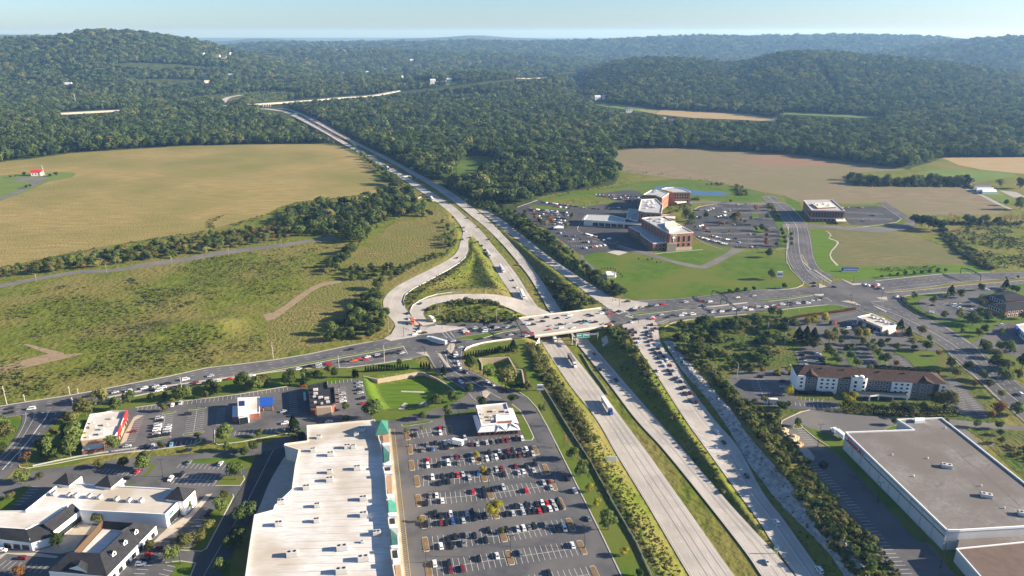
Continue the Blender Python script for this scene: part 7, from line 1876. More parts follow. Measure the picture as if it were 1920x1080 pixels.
# timber stacks, skip and stones by the warehouse
for i, (tg, x, y, s) in enumerate((('E7',160,800,1.0),('E7',185,845,.8),('E7',255,880,1.2),('E7',310,940,.9))):
    p = P(*k(tg, (x, y))[0]); t = thing('crate_stack','stack of tan timber crates beside the warehouse lane, %s from the far end' % ORD[i],'crates', p, .6,'timber crates by the warehouse')
    for j in range(3):
        for q in range(2):
            b = MB(); b.box((1.7 * (j - 1) * s, 1.7 * (q - .5) * s, 1.0 * s),(1.6 * s, 1.55 * s, 2.0 * s),.06 * (j - q)); b.build('crate', M['lumber'], t)
    b = MB(); b.box((.2,0,2.5 * s),(1.5 * s, 1.4 * s, .95 * s),.2); b.build('crate', M['lumber'], t)
sheet('stone_pile', k('F6',(1130,10),(1180,0),(1235,60),(1220,85),(1180,70)),'gravel',6, smooth_n=2)
p = P(*k('F6',(1290,130))[0]); t = thing('skip','dark steel skip at the end of the marked car park','skip', p, .4)
b = MB(); b.box((0,0,1.6),(3.2,3.0,3.2),0, top=1.25); b.build('bin', M['dark_metal'], t); b = MB(); b.box((0,0,3.25),(3.9,3.7,.18)); b.build('rim', M['dark_trim'], t)
# ================================================================ vehicles
PAINT = dict(w=('white',(.78,.78,.77)), s=('silver',(.46,.48,.50)), g=('grey',(.17,.175,.185)), k=('black',(.018,.019,.022)), r=('red',(.50,.028,.03)), v=('maroon',(.17,.025,.028)), b=('blue',(.03,.09,.30)), t=('light blue',(.18,.36,.48)), o=('orange',(.62,.15,.03)))
for c, (n_, col) in PAINT.items(): mk('paint_' + c, col, rough=.28, spec=.55)
CARM = {}
SPEC = dict(  # length, half width, hull (x, top), cabin (x, top, half width)
    sedan=(4.7,.92,[(-2.35,.62),(-2.2,.88),(-1.2,.93),(1.0,.92),(2.1,.76),(2.35,.55)],[(-1.75,.90,.74),(-.95,1.40,.62),(.25,1.44,.62),(1.15,.92,.76)]),
    suv=(4.8,.97,[(-2.4,.75),(-2.32,1.0),(-1.4,1.04),(1.2,1.02),(2.2,.92),(2.4,.6)],[(-2.25,1.02,.82),(-1.95,1.66,.70),(.35,1.72,.70),(1.15,1.02,.80)]),
    pickup_truck=(5.6,1.0,[(-2.8,.95),(-2.78,1.05),(-.75,1.06),(1.5,1.08),(2.6,.98),(2.8,.65)],[(-.78,1.05,.86),(-.55,1.78,.74),(.65,1.80,.74),(1.5,1.06,.84)]),
    van=(5.2,1.0,[(-2.6,.9),(-2.58,1.1),(-1.2,1.15),(1.4,1.12),(2.3,.98),(2.6,.6)],[(-2.55,1.1,.92),(-2.45,1.95,.80),(.9,2.0,.80),(1.9,1.05,.86)]))
def car_meshes(kind, c):
    if (kind, c) in CARM: return CARM[kind, c]
    Ln, hw, hull, cab = SPEC[kind]
    b = MB(); n = len(hull); vs = []
    for i, (x, z) in enumerate(hull):
        w_ = hw * (.86 if i in (0, n - 1) else 1.0)
        vs += [(x, -w_, .26),(x, -w_, .62 if z > .66 else z * .9),(x, -w_ * .93, z),(x, w_ * .93, z),(x, w_, .62 if z > .66 else z * .9),(x, w_, .26)]
    fs = []
    for i in range(n - 1):
        for j in range(6): fs.append((6 * i + j, 6 * i + (j + 1) % 6,6 * i + 6 + (j + 1) % 6,6 * i + 6 + j))
    fs += [tuple(range(6))[::-1], tuple(range(6 * n - 6,6 * n))]
    b.add(vs, [f[::-1] for f in fs])
    (x0, z0, w0),(x1, z1, w1),(x2, z2, w2),(x3, z3, w3) = cab
    cv = [(x0,-w0, z0 - .04),(x1,-w1, z1),(x2,-w2, z2),(x3,-w3, z3 - .04),(x0, w0, z0 - .04),(x1, w1, z1),(x2, w2, z2),(x3, w3, z3 - .04)]
    b.add(cv, [(0,3,2,1),(4,5,6,7),(1,2,6,5),(0,1,5,4),(3,7,6,2)])
    if kind == 'pickup_truck':
        b.box((-1.78,0,1.07),(1.7,1.5,.03),0,1)
    body = bpy.data.meshes.new('body'); body.from_pydata(b.v, [], b.f); body.materials.append(M['paint_' + c]); body.materials.append(M['dark_trim'])
    body.polygons.foreach_set('material_index', b.m); body.update()
    g = MB(); e = .025
    L3 = lambda p, q, u: tuple(p[i] + (q[i] - p[i]) * u for i in range(3))
    def pane(a, bb, cc, d, off):
        pts = [L3(L3(a, bb, .08), L3(d, cc, .08),.14), L3(L3(a, bb, .92), L3(d, cc, .92),.14), L3(L3(a, bb, .92), L3(d, cc, .92),.88), L3(L3(a, bb, .08), L3(d, cc, .08),.88)]
        g.add([(p[0] + off[0], p[1] + off[1], p[2] + off[2]) for p in pts],[(0,1,2,3)])
    pane(cv[3], cv[7], cv[6], cv[2],(e, 0, e)); pane(cv[4], cv[0], cv[1], cv[5],(-e, 0, e))
    pane(cv[0], cv[3], cv[2], cv[1],(0,-e, e * .4)); pane(cv[7], cv[4], cv[5], cv[6],(0, e, e * .4))
    gl = bpy.data.meshes.new('windows'); gl.from_pydata(g.v, [], g.f); gl.materials.append(M['glass']); gl.update()
    CARM[kind, c] = (body, gl)
    return body, gl
wb = MB(); wb.tube((0,-.11,0),(0,.11,0),.33, n=12); WHEEL = bpy.data.meshes.new('wheel'); WHEEL.from_pydata(wb.v, [], wb.f); WHEEL.materials.append(M['tyre']); WHEEL.update()
def car(kind, c, p, yaw, label, group, wheels=True, pitch=0.0):
    body, gl = car_meshes(kind, c)
    t = link(kind, body); t.location = p; t.rotation_euler = (0,-pitch, yaw)
    tag(t, label, {'pickup_truck': 'pickup','suv': 'car','sedan': 'car','van': 'van'}[kind], group)
    link('windows', gl, t)
    if wheels:
        Ln, hw = SPEC[kind][:2]
        for x in (-Ln * .29, Ln * .30):
            for y in (-hw + .08, hw - .08):
                o = link('wheel', WHEEL, t); o.location = (x, y, .33)
    return t
ALLROADS = []
for nm, pairs in RW.items():
    for (a0, c0),(a1, c1) in zip(pairs, pairs[1:]):
        m = (a0 + c0) / 2; ALLROADS.append((m.x, m.y, m.z, (a0 - c0).length / 2, math.atan2(*((a1 + c1 - a0 - c0).yx))))
for rows in (ROAD_W, ROAD_M, ROAD_E, ROAD_N, ROAD_S, ROAD_MALL, [r[:4] for r in DECK]):
    prs = ribbon_world([tuple(r) + (0.19,) for r in rows],5)
    for (a0, c0),(a1, c1) in zip(prs, prs[1:]):
        m = (a0 + c0) / 2; ALLROADS.append((m.x, m.y, .30 if rows[0][0] == 973 and len(rows) == 4 else .19,(a0 - c0).length / 2, math.atan2(*((a1 + c1 - a0 - c0).yx))))
AR = np.array(ALLROADS)
def on_road(px, py, rng=None):
    p = P(px, py, 0.2)
    A = AR if rng is None else rng
    for _ in range(3):
        d = np.hypot(A[:, 0] - p.x, A[:, 1] - p.y) - A[:, 3] * .9 + np.abs(A[:, 2] - p.z) * .0
        i = int(d.argmin()); p = P(px, py + .0, A[i, 2] + .0)
    return p, A[i, 4]
KINDS = dict(w=['sedan','suv','suv','van'], s=['sedan','suv'], g=['suv','sedan'], k=['suv','sedan','suv','pickup_truck'], r=['sedan','suv'], v=['suv','sedan'], b=['sedan'], t=['sedan'], o=['pickup_truck'])
def fleet(place, group, items, yaw=None, flip=.5, wheels=False, seed=0, z=None, kinds=None, lift=.5, order='left'):
    """items: (crop, x, y, colour); each vehicle is named by its place in the group counted from the left"""
    r = random.Random(seed)
    L = []
    for tg, x, y, c in items:
        (px, py) = k(tg, (x, y))[0]; L.append((px, py + lift, c))
    L.sort(key=lambda q: q[0] if order == 'left' else q[1])
    kd = [kinds or r.choice(KINDS[c]) for px, py, c in L]
    if kinds is None:
        for i in range(len(kd)):
            if kd[i] == 'van' and r.random() < .6: kd[i] = 'suv'
            if kd[i] == 'pickup_truck' and r.random() < .55: kd[i] = 'suv'
    tot, seen = {}, {}
    for (px, py, c), q in zip(L, kd): tot[c, q] = tot.get((c, q),0) + 1
    for (px, py, c), q in zip(L, kd):
        seen[c, q] = seen.get((c, q),0) + 1
        if yaw is None:
            p, a = on_road(px, py)
            if z is not None: p = P(px, py, z)
        else:
            p = P(px, py, z if z is not None else .17); a = yaw
        if flip == 'rand': a += math.pi * (r.random() < .5)
        elif flip is True: a += math.pi
        elif isinstance(flip, float) and r.random() < flip: a += math.pi
        a += r.uniform(-.03,.03)
        w_ = PAINT[c][0] + ' ' + {'suv': 'suv','sedan': 'saloon car','pickup_truck': 'pickup','van': 'van'}[q]
        lab = '%s %s' % (w_, place) if tot[c, q] == 1 else '%s %s, %s of %d from %s' % (w_, place, ORD[seen[c, q] - 1], tot[c, q],'left' if order == 'left' else 'far end')
        car(q, c, p, a, lab, group, wheels)
def X(tg, *l): return [(tg, x, y, c) for x, y, c in l]
ra, rb = P(792.7,1022), P(1073.4,984)
ROWDIR = math.atan2(rb.y - ra.y, rb.x - ra.x); STALL = ROWDIR + math.pi / 2
LOTG = 'cars parked in front of the big store'
fleet('beside the steak house', LOTG, X('E1',(575,425,'r'),(580,490,'w'),(630,425,'g'),(265,510,'k'),(985,630,'v'),(1045,630,'s'),(1165,610,'s'),(1245,600,'g'),(1300,595,'k'),(1365,585,'v'),(1425,580,'v'),(1550,560,'k'),(1610,558,'w'),(890,555,'s')), STALL, 'rand', True, 1)
fleet('left of the steak house', LOTG, X('E1',(520,615,'k'),(640,610,'w'),(415,640,'g'),(355,705,'g'),(475,690,'b'),(655,670,'k')), STALL, 'rand', True, 2)
fleet('in the second store parking row', LOTG, X('E1',(420,830,'r'),(420,900,'w'),(555,895,'k'),(720,800,'g'),(785,795,'v'),(680,870,'w'),(805,865,'g'),(840,790,'g'),(970,765,'g'),(990,830,'s'),(1110,815,'g'),(1170,815,'w'),(1235,805,'g'),(1285,795,'w'),(1340,785,'k'),(1400,790,'k'),(1460,780,'k'),(1520,775,'k'),(1580,770,'v'),(1640,755,'g'),(1750,755,'s'),(1690,765,'k'),
      (1200,740,'k'),(1325,725,'s'),(1440,725,'v'),(1490,710,'k'),(1615,695,'g'),(1665,690,'w'),(1725,690,'k')), STALL, 'rand', True, 3)
fleet('in the third store parking row', LOTG, X('E1',(480,1050,'w'),(605,1035,'k'),(735,1025,'k'),(800,1020,'r'),(865,1010,'s'),(945,1055,'s'),(1055,995,'b'),(1175,985,'k'),(1225,955,'g'),(1290,945,'s'),(1355,945,'v'),(1385,1015,'k'),(1535,910,'v'),(1570,990,'s'),(1630,975,'w'),(1665,915,'k'),(1760,965,'s'),(1780,880,'k')) + X('E2',(368,115,'k'),(440,100,'k')), STALL, 'rand', True, 4)
fleet('in the middle store parking row', LOTG, X('E2',(640,185,'r'),(730,172,'k'),(735,215,'k'),(805,165,'k'),(890,150,'s'),(1075,175,'r'),(1220,110,'s'),(1265,105,'v'),(1280,150,'s'),(290,215,'g'),(343,215,'w'),(390,260,'w'),(262,280,'k')), STALL, 'rand', True, 5)
fleet('in the fullest store parking row', LOTG, X('E2',(335,365,'k'),(375,382,'k'),(460,372,'w'),(592,360,'s'),(635,355,'k'),(655,402,'k'),(738,382,'k'),(380,440,'v'),(425,440,'k'),(475,430,'b'),(562,422,'s'),(260,455,'k'),(992,305,'k'),(1035,300,'s'),(1078,297,'k'),(1118,290,'g'),(1162,288,'k'),(1208,282,'w'),(1248,278,'r'),(1292,270,'s'),(1335,265,'k'),
      (918,368,'k'),(968,362,'s'),(1052,352,'s'),(1095,348,'k'),(1140,345,'k'),(1183,342,'r'),(1225,330,'k'),(1270,326,'w'),(1318,318,'s'),(1360,310,'k')), STALL, 'rand', True, 6)
fleet('in the second nearest store row', LOTG, X('E2',(440,580,'k'),(495,555,'k'),(590,540,'g'),(655,545,'k'),(768,500,'k'),(748,580,'k'),(565,610,'g'),(468,630,'k'),(380,632,'w'),(915,495,'k'),(1008,490,'s'),(1055,482,'w'),(1100,475,'g'),(1140,470,'k'),(1235,455,'g'),(1340,495,'k'),(1388,487,'w')), STALL, 'rand', True, 7)
fleet('in the nearest store parking row', LOTG, X('E2',(328,775,'w'),(445,775,'k'),(460,825,'v'),(555,815,'v'),(690,735,'k'),(838,710,'w'),(1030,688,'g'),(1455,625,'w'),(1262,850,'k')), STALL, 'rand', True, 8)
fleet('driving along the lot edge by the fence', LOTG, X('E2',(1415,78,'k'),(1475,178,'w'),(1585,405,'g')), STALL + .06, False, True, 9)
v0, v1 = P(*k('D4',(340,530))[0]), P(*k('D4',(300,660))[0]); LA_ = math.atan2(v1.y - v0.y, v1.x - v0.x)
fleet('in the double restaurant row','cars by the roadside restaurants', X('D4',(262,570,'s'),(268,600,'k'),(245,655,'s'),(240,688,'w'),(230,722,'w'),(225,765,'s'),(212,800,'k'),(370,668,'s'),(360,705,'w'),(355,740,'s'),(345,778,'k')) + X('D3',(1690,605,'v'),(1610,790,'s')), LA_ + math.pi / 2,'rand', True, 10)
fleet('along the restaurant lot edge','cars by the roadside restaurants', X('D4',(530,380,'s'),(430,405,'w'),(325,395,'k'),(90,930,'k'),(180,930,'s'),(415,905,'t'),(540,890,'k')), LA_, 'rand', True, 11)
fleet('driving round the restaurant car park','cars by the roadside restaurants', X('D4',(625,518,'k'),(610,980,'k'),(1510,865,'k'),(1840,485,'s'),(1850,635,'w')) + X('D5',(520,750,'w')), LA_ + math.pi / 2 + .1,'rand', True, 12)
fleet('parked at the black roofed cafe','cars at the cafe', X('D5',(685,400,'s'),(690,450,'s'),(700,495,'w'),(895,345,'k'),(940,455,'k'),(955,520,'r'),(900,255,'s'),(905,300,'s'),(915,385,'s'),(190,295,'r')), LA_ + math.pi / 2,'rand', True, 13)
v0, v1 = P(*k('D2',(650,185))[0]), P(*k('D2',(1010,190))[0]); LB_ = math.atan2(v1.y - v0.y, v1.x - v0.x) + math.pi / 2
fleet('parked behind the white shops','cars by the white shops', X('D2',(285,120,'r'),(760,40,'g'),(1050,50,'s'),(590,190,'w'),(690,150,'k')), LB_, 'rand', True, 14)
fleet('by the dark roofed shop wing','cars by the white shops', X('D2',(470,830,'v'),(385,890,'r'),(355,935,'k'),(315,975,'w'),(185,182,'k'),(135,215,'w')) + X('D1',(205,920,'v'),(20,850,'w')), LB_ - math.pi / 2,'rand', True, 15)
fleet('on the lane beside the big store','cars by the white shops', X('D2',(1145,665,'k')), LB_, False, True, 16)
fleet('in the shade by the grass strip','cars by the white shops', X('D2',(940,505,'k')), LB_ - .2, False, True, 17, kinds='pickup_truck')
RG = 'cars on the main road'
fleet('on the main road at the left', RG, X('D3',(395,318,'w'),(130,312,'k'),(130,366,'k'),(1140,155,'k'),(1460,108,'s'),(1630,92,'w'),(1830,57,'w')), None, .5, True, 18)
fleet('in the jam opposite the restaurants', RG, X('D4',(65,188,'w'),(155,208,'k'),(215,163,'s'),(255,218,'w'),(310,182,'w'),(410,198,'k'),(720,118,'v'),(540,163,'k'),(690,153,'k'),(840,133,'k'),(910,37,'s'),(1000,102,'w'),(1150,73,'r'),(1435,32,'w'),(370,132,'k')), None, .3, True, 19)
fleet('above the restaurants', RG, X('D4',(600,80,'w')), None, False, True, 20, kinds='van')
fleet('waiting at the mall junction', RG, X('F4',(115,765,'k'),(225,742,'s'),(230,770,'s'),(345,737,'r'),(500,712,'k'),(615,702,'o'),(670,678,'r'),(755,687,'r'),(775,657,'w'),(890,637,'s'),(920,652,'k'),(1020,617,'k'),(1075,612,'k'),(1130,592,'k'),(1165,612,'s'),(590,572,'k'),(5,797,'w')), None, False, True, 21)
JG = 'cars at the mall junction'
fleet('leaving the curved slip road', JG, X('F1',(745,648,'k'),(755,707,'s'),(800,702,'s'),(760,767,'g'),(880,790,'v'),(868,822,'k'),(865,848,'w'),(825,882,'w'),(890,537,'k'),(935,867,'k')), None, False, True, 22)
fleet('between junction and overpass', JG, X('F1',(1155,767,'k'),(1370,785,'k')) + X('D6',(880,130,'s'),(920,172,'r'),(905,152,'w'),(960,118,'k'),(1000,142,'k'),(1010,105,'s'),(1070,132,'k'),(1130,100,'s'),(1140,147,'w'),(1180,120,'s'),(1240,90,'k'),(1320,127,'k'),(1290,100,'s'),(1430,92,'s'),(1500,97,'k'),(1450,42,'k'),(1470,187,'s'),(1260,222,'k'),(1330,237,'k'),(1090,242,'k'),(740,267,'s'),(810,287,'k')), None, .5, False, 23)
fleet('queueing on the mall entrance road', JG, X('D6',(830,347,'s'),(785,432,'w'),(760,462,'w'),(805,547,'w'),(820,602,'w'),(895,662,'k'),(1020,747,'k'),(1240,822,'s'),(1175,790,'w'),(1400,887,'v'),(860,760,'k'),(1545,977,'k'),(840,790,'w'),(720,467,'k'),(660,412,'k')), None, False, True, 24)
fleet('on the overpass','cars on the overpass', X('E3',(245,270,'k'),(200,320,'w'),(270,330,'k'),(390,290,'k'),(440,240,'k'),(570,250,'k'),(500,345,'s'),(615,330,'k'),(620,370,'w'),(470,395,'r'),(710,320,'s'),(730,210,'w'),(740,245,'s'),(770,370,'w'),(840,300,'k'),(910,288,'k'),(920,312,'t'),(990,290,'s'),(1050,300,'k'),(965,205,'k'),(245,445,'r'),(165,430,'v'),(190,475,'s'),(30,360,'k'),(30,450,'k')), None, .5, False, 25)
fleet('right of the overpass','cars right of the overpass', X('E3',(1010,220,'k'),(1135,185,'w'),(1235,195,'r'),(1350,165,'k'),(1400,170,'s'),(1240,150,'g'),(1160,155,'k'),(1500,145,'k'),(1540,155,'k'),(1555,120,'w'),(1640,105,'s'),(1750,100,'k'),(1830,85,'s'),(1880,75,'r'),(1165,320,'s'),(1220,325,'r'),(1280,295,'k'),(1560,265,'k'),(1510,300,'w'),(1770,245,'w'),(1785,262,'r'),(1460,38,'k')), None, .5, False, 26)
fleet('passing the hospital lawn','cars on the road past the hospital', X('F2',(370,212,'s'),(605,197,'r'),(730,207,'w'),(1145,142,'w'),(1390,117,'s'),(20,252,'r')), None, False, False, 27)
fleet('in the jam by the intersection','cars in the jam by the intersection', X('F2',(0,402,'s'),(90,442,'k'),(175,412,'k'),(345,387,'w'),(300,417,'w'),(475,397,'w'),(760,330,'w'),(780,367,'w'),(885,338,'k'),(905,357,'w'),(1000,347,'k'),(1090,320,'w'),(1155,337,'k'),(1250,302,'w'),(1350,290,'v'),(1340,327,'w'),(1450,282,'s'),(1570,287,'w'),(1680,265,'w'),(1720,277,'r'),(1820,252,'s')) + X('C6',(215,652,'w'),(330,620,'k'),(340,662,'k'),(450,632,'w'),(540,610,'k'),(600,627,'w'),(665,590,'s'),(755,580,'s'),(790,560,'k'),(830,560,'g')), None, False, False, 28)
fleet('turning at the big intersection','cars at the intersection', X('C6',(690,327,'k'),(680,377,'k'),(990,387,'k'),(1455,347,'w'),(1510,367,'w'),(1600,380,'r'),(1650,357,'w'),(1650,412,'k'),(1710,407,'s')) + X('E6',(280,377,'w')) + X('E8',(1230,540,'w')), None, .5, False, 29)
QG = 'cars queueing on the slip road'
fleet('in the left queue lane', QG, X('E4',(95,247,'v'),(180,260,'v'),(145,287,'k'),(215,292,'k'),(180,327,'v'),(205,372,'v'),(270,367,'s'),(245,420,'w'),(495,777,'w')), None, True, True, 30, order='far')
fleet('in the middle queue lane', QG, X('E4',(370,232,'w'),(355,287,'k'),(345,322,'k'),(350,367,'g'),(370,412,'k'),(405,455,'w'),(430,512,'k'),(465,552,'k'),(505,622,'k'),(550,670,'w'),(585,717,'w'),(625,777,'k'),(655,820,'k'),(705,887,'k'),(790,1002,'k'),(840,1072,'k')) + X('F5',(500,597,'k')), None, True, True, 31, order='far')
fleet('in the right queue lane', QG, X('E4',(460,242,'v'),(430,272,'v'),(425,305,'w'),(410,347,'v'),(425,392,'v'),(475,442,'w'),(500,497,'k'),(525,552,'k'),(570,602,'k'),(610,652,'w'),(650,712,'v'),(700,777,'s'),(755,867,'s'),(785,917,'k'),(835,987,'k'),(910,1062,'v'),(420,197,'k')) + X('F5',(567,610,'v')), None, True, True, 32, order='far')
fleet('alone on the lower slip road', QG, X('F5',(770,907,'w'),(838,1012,'k')) + X('F6',(782,187,'k'),(980,499,'w')), None, True, True, 33, order='far')
fleet('on the lowest slip road', QG, X('F6',(1265,817,'w')), None, True, True, 34, kinds='van')
FG = 'cars on the freeway'
fleet('below the overpass', FG, X('E3',(1040,702,'v'),(1120,897,'k'),(1320,1037,'k')) + X('F6',(915,764,'s')), None, True, True, 35, order='far')
fleet('above the overpass', FG, X('H',(1455,332,'k'),(1545,352,'k'),(1560,452,'k'),(1605,497,'k'),(1650,487,'k'),(1700,492,'g'),(1720,542,'w'),(1680,657,'k'),(1780,632,'k'),(1850,702,'k'),(1890,692,'k'),(1605,912,'k'),(1500,157,'k'),(1750,362,'k'),(1895,487,'k'),(1130,42,'k')) + X('A5',(790,302,'k'),(810,327,'k'),(1000,407,'s'),(965,497,'k'),(985,537,'w'),(1140,577,'s'),(830,267,'k')), None, .5, False, 36, order='far')
fleet('far up the freeway', FG, X('M',(185,182,'k'),(465,327,'k'),(510,347,'k'),(600,387,'k'),(765,492,'k'),(370,207,'k'),(570,292,'k'),(725,372,'k'),(1040,547,'w')) + X('L',(1070,745,'k'),(1020,750,'k'),(790,640,'k'),(720,580,'k')), None, .5, False, 37, order='far')
v0, v1 = P(*k('E5',(100,680))[0]), P(*k('E5',(170,850))[0]); LC_ = math.atan2(v1.y - v0.y, v1.x - v0.x) + math.pi / 2
HG = 'cars parked round the hotel'
fleet('in the bays behind the hotel', HG, X('E5',(150,717,'k'),(165,772,'k'),(185,802,'s'),(200,850,'s'),(365,707,'w'),(410,767,'k'),(410,795,'k'),(415,827,'k'),(50,870,'w'),(25,960,'k')), LC_, 'rand', False, 38)
fleet('in the lot at the hotel end', HG, X('F5',(1200,357,'k'),(1240,407,'g'),(1370,337,'k'),(1420,402,'k'),(1430,457,'s'),(1510,332,'k')) + X('E7',(1840,442,'w'),(1860,472,'s')), LC_, 'rand', False, 39)
fleet('beside the fast food restaurant', HG, X('E5',(760,292,'s'),(740,382,'w'),(830,327,'s'),(1200,467,'k'),(1100,432,'w'),(1060,377,'w')), LC_ + .3,'rand', False, 40)
fleet('parked at the brick office','cars at the brick office', X('E6',(735,492,'k'),(965,482,'s'),(1000,492,'w'),(1070,487,'s'),(1060,522,'w'),(1115,542,'s'),(1185,452,'g'),(1240,562,'s'),(1215,552,'w'),(715,582,'w'),(1595,742,'w'),(115,872,'k'),(1420,292,'w')), LC_ + .2,'rand', False, 41)
# ---------------------------------------------------------------- lorries
def lorry(label, tg, cab_px, tail_px, cabc, trm, group='lorries on the roads', L=None, z=None, name='lorry'):
    (ax, ay),(bx, by) = k(tg, cab_px)[0], k(tg, tail_px)[0]
    a, _ = on_road(ax, ay); e, _ = on_road(bx, by)
    if z is not None: a, e = P(ax, ay, z), P(bx, by, z)
    d = a - e; yaw = math.atan2(d.y, d.x)
    Lt = min(max(d.length, 8),21) if L is None else L
    t = thing(name, label, 'lorry', e + (a - e).normalized() * Lt / 2, yaw, group)
    t.location.z = min(a.z, e.z) if z is None else z
    h = Lt / 2; ct = 4.6 if Lt > 12 else 2.6
    b = MB(); b.box((h - ct / 2 - .9,0,1.9),(ct - 1.8,2.4,2.9)); b.box((h - .9,0,1.25),(1.8,2.3,1.5)); b.build('cab', M['paint_' + cabc], t)
    b = MB(); b.box((h - 1.78,0,2.5),(.12,2.1,.95)); b.build('windscreen', M['glass'], t)
    b = MB(); b.box((-ct / 2 - .3,0,2.55),(Lt - ct - .6,2.55,2.9)); b.build('trailer' if Lt > 12 else 'box_body', M[trm], t)
    b = MB(); b.box((-.6,0,.95),(Lt - 2,1.2,.3)); b.build('chassis', M['dark_metal'], t)
    for x in ([h - 1.2, h - 4.0,-h + 1.6,-h + 2.9] if Lt > 12 else [h - 1.2,-h + 1.6]):
        for y in (-1.05,1.05):
            b = MB(); b.tube((0,-.15,0),(0,.15,0),.52, n=12); o = b.build('wheel', M['tyre'], t); o.location = (x, y, .52)
    return t
lorry('white lorry with a blue grey trailer turning at the mall junction','F1',(925,930),(1180,1005),'w','metal_roof', z=.2)
lorry('lorry with blue cab and long white trailer on the freeway','B3',(568,190),(510,95),'b','sign_white')
lorry('lorry with white cab and dark trailer below the overpass','E3',(805,880),(720,745),'w','grey_wall')
lorry('white lorry coming out from under the overpass','E3',(540,535),(515,485),'w','white_wall', L=13)
lorry('white lorry on the freeway just above the overpass','A5',(1030,610),(1012,565),'w','white_wall')
lorry('white lorry beside the loop on the freeway','A5',(918,462),(893,420),'w','metal_roof')
lorry('pale lorry on the freeway above the two others','A5',(840,375),(820,340),'s','unit')
lorry('white lorry far up the freeway by the underpass','M',(1275,875),(1245,830),'w','white_wall')
lorry('white lorry in the distance before the gantry','M',(690,460),(630,405),'k','sign_white')
lorry('white box truck on the loop road end','F1',(1040,740),(990,715),'w','cream', L=8)
lorry('orange lorry leaving the curved slip road','F1',(815,795),(795,735),'o','orange', L=9)
lorry('white lorry with trailer parked behind the warehouse corner','E7',(690,830),(765,890),'w','sign_white', z=.15, L=13)
lorry('red lorry cab with dark flatbed near the fast food restaurant','E5',(590,318),(515,340),'r','dark_metal', z=.17, L=7)
lorry('white box trailer among the parked cars near the steak house','E1',(760,632),(865,655),'w','white_wall', z=.17, L=10)
lorry('white delivery truck parked at the hotel end','F5',(1290,625),(1370,628),'w','cream', z=.17, L=9)
# the hospital's hundreds of far cars: one mass
def car_mass(label, areas, seed):
    r = random.Random(seed); b = MB(); cols = list('wwwssgggkkkkkkkgsvrb')
    for tg, x0, y0, x1, y1, n, fill_ in areas:
        a, e = P(*k(tg, (x0, y0))[0],.12), P(*k(tg, (x1, y1))[0],.12); d = e - a; yaw = math.atan2(d.y, d.x) + math.pi / 2; L = d.length
        m = int(L / 2.8)
        for i in range(m):
            if r.random() > fill_: continue
            p = a + d.normalized() * (i * 2.8); c = cols.index(r.choice(cols)); hw = .92; h = r.choice((1.42,1.7))
            b.box((p.x, p.y, .62),(4.6,1.84,.8), yaw, c); b.box((p.x - .2 * math.cos(yaw), p.y - .2 * math.sin(yaw),.9 + h * .2),(2.7,1.6, h * .38), yaw, c, top=.74)
            for s in (-1,1): pass
    o = b.build('parked_cars',[M['paint_' + c] for c in cols]); tag(o, label, kind='stuff')
car_mass('hundreds of small parked cars round the hospital',[
    ('C1',470,318,1040,390,0,.75),('C1',480,365,930,410,0,.6),('C1',260,415,890,480,0,.75),('C1',270,440,880,500,0,.7),('C1',320,490,870,520,0,.7),('C1',350,520,850,560,0,.65),('C1',400,560,850,600,0,.65),('C1',560,610,830,640,0,.8),('C1',640,650,800,665,0,.7),
    ('C1',1260,205,1900,230,0,.6),('C1',1300,225,1880,262,0,.7),('C1',1500,262,1840,292,0,.6),('C1',210,610,900,1040,0,.55),('C1',700,780,860,770,0,.8),('C1',770,820,1000,830,0,.7),('C1',850,880,1120,870,0,.6),('C1',1080,920,1240,905,0,.8),('C1',1080,1005,1420,955,0,.8),('C1',1100,790,1300,850,0,.5),('C1',1360,890,1500,850,0,.4),('C1',1040,400,1480,430,0,.35),('C1',1340,420,1700,390,0,.3),
    ('C3',150,440,330,430,0,.5),('C3',340,450,470,400,0,.6),('C3',180,540,320,530,0,.6),('C3',500,540,700,500,0,.6),('C3',560,480,860,400,0,.35),('C3',700,360,1000,340,0,.25),('C3',180,690,370,650,0,.4),('C3',290,745,460,765,0,.9),('C3',350,715,430,735,0,.9),('C3',240,840,700,950,0,.85),('C3',300,860,730,970,0,.8),('C3',420,820,760,900,0,.6),('C3',800,860,980,850,0,.4),('C3',790,925,970,905,0,.6),('C3',820,985,1180,990,0,.5),('C3',980,800,1200,795,0,.15),('C3',780,655,1060,655,0,.3),('C3',900,590,1180,600,0,.2),('C3',1220,680,1400,690,0,.2),
    ('C5',960,240,1340,240,0,.35),('C5',1060,300,1260,310,0,.3),('C5',1160,430,1460,460,0,.25),('C5',1100,350,1500,360,0,.12)],3)
# ================================================================ painted bays, kerbs, islands, medians
STALLS = MB()
ZL = .19
def stalls_w(a, e, depth=5.3, side=0, sp=2.75, zz=ZL, centre=True, skip=()):
    d = Vector((e.x - a.x, e.y - a.y, 0)); L = d.length; d.normalize(); n = Vector((-d.y, d.x, 0))
    m = max(1, round(L / sp)); sp = L / m
    A = Vector((a.x, a.y, 0)); wd = .09
    if side == 0 and centre:
        for s0, s1 in ([(0, L)]):
            p, q = A, A + d * L
            STALLS.add([p - n * wd, q - n * wd, q + n * wd, p + n * wd],[(0,1,2,3)])
    for i in range(m + 1):
        p = A + d * (i * sp)
        if any(lo < i * sp / L < hi for lo, hi in skip): continue
        for s in ((1,-1) if side == 0 else (side,)):
            q0, q1 = p + n * (.2 * s if side == 0 else 0), p + n * depth * s
            STALLS.add([q0 - d * wd, q0 + d * wd, q1 + d * wd, q1 - d * wd],[(0,1,2,3) if s < 0 else (3,2,1,0)])
def fix_z(b, z):
    b.v = [(x, y, z) for x, y, _ in b.v]
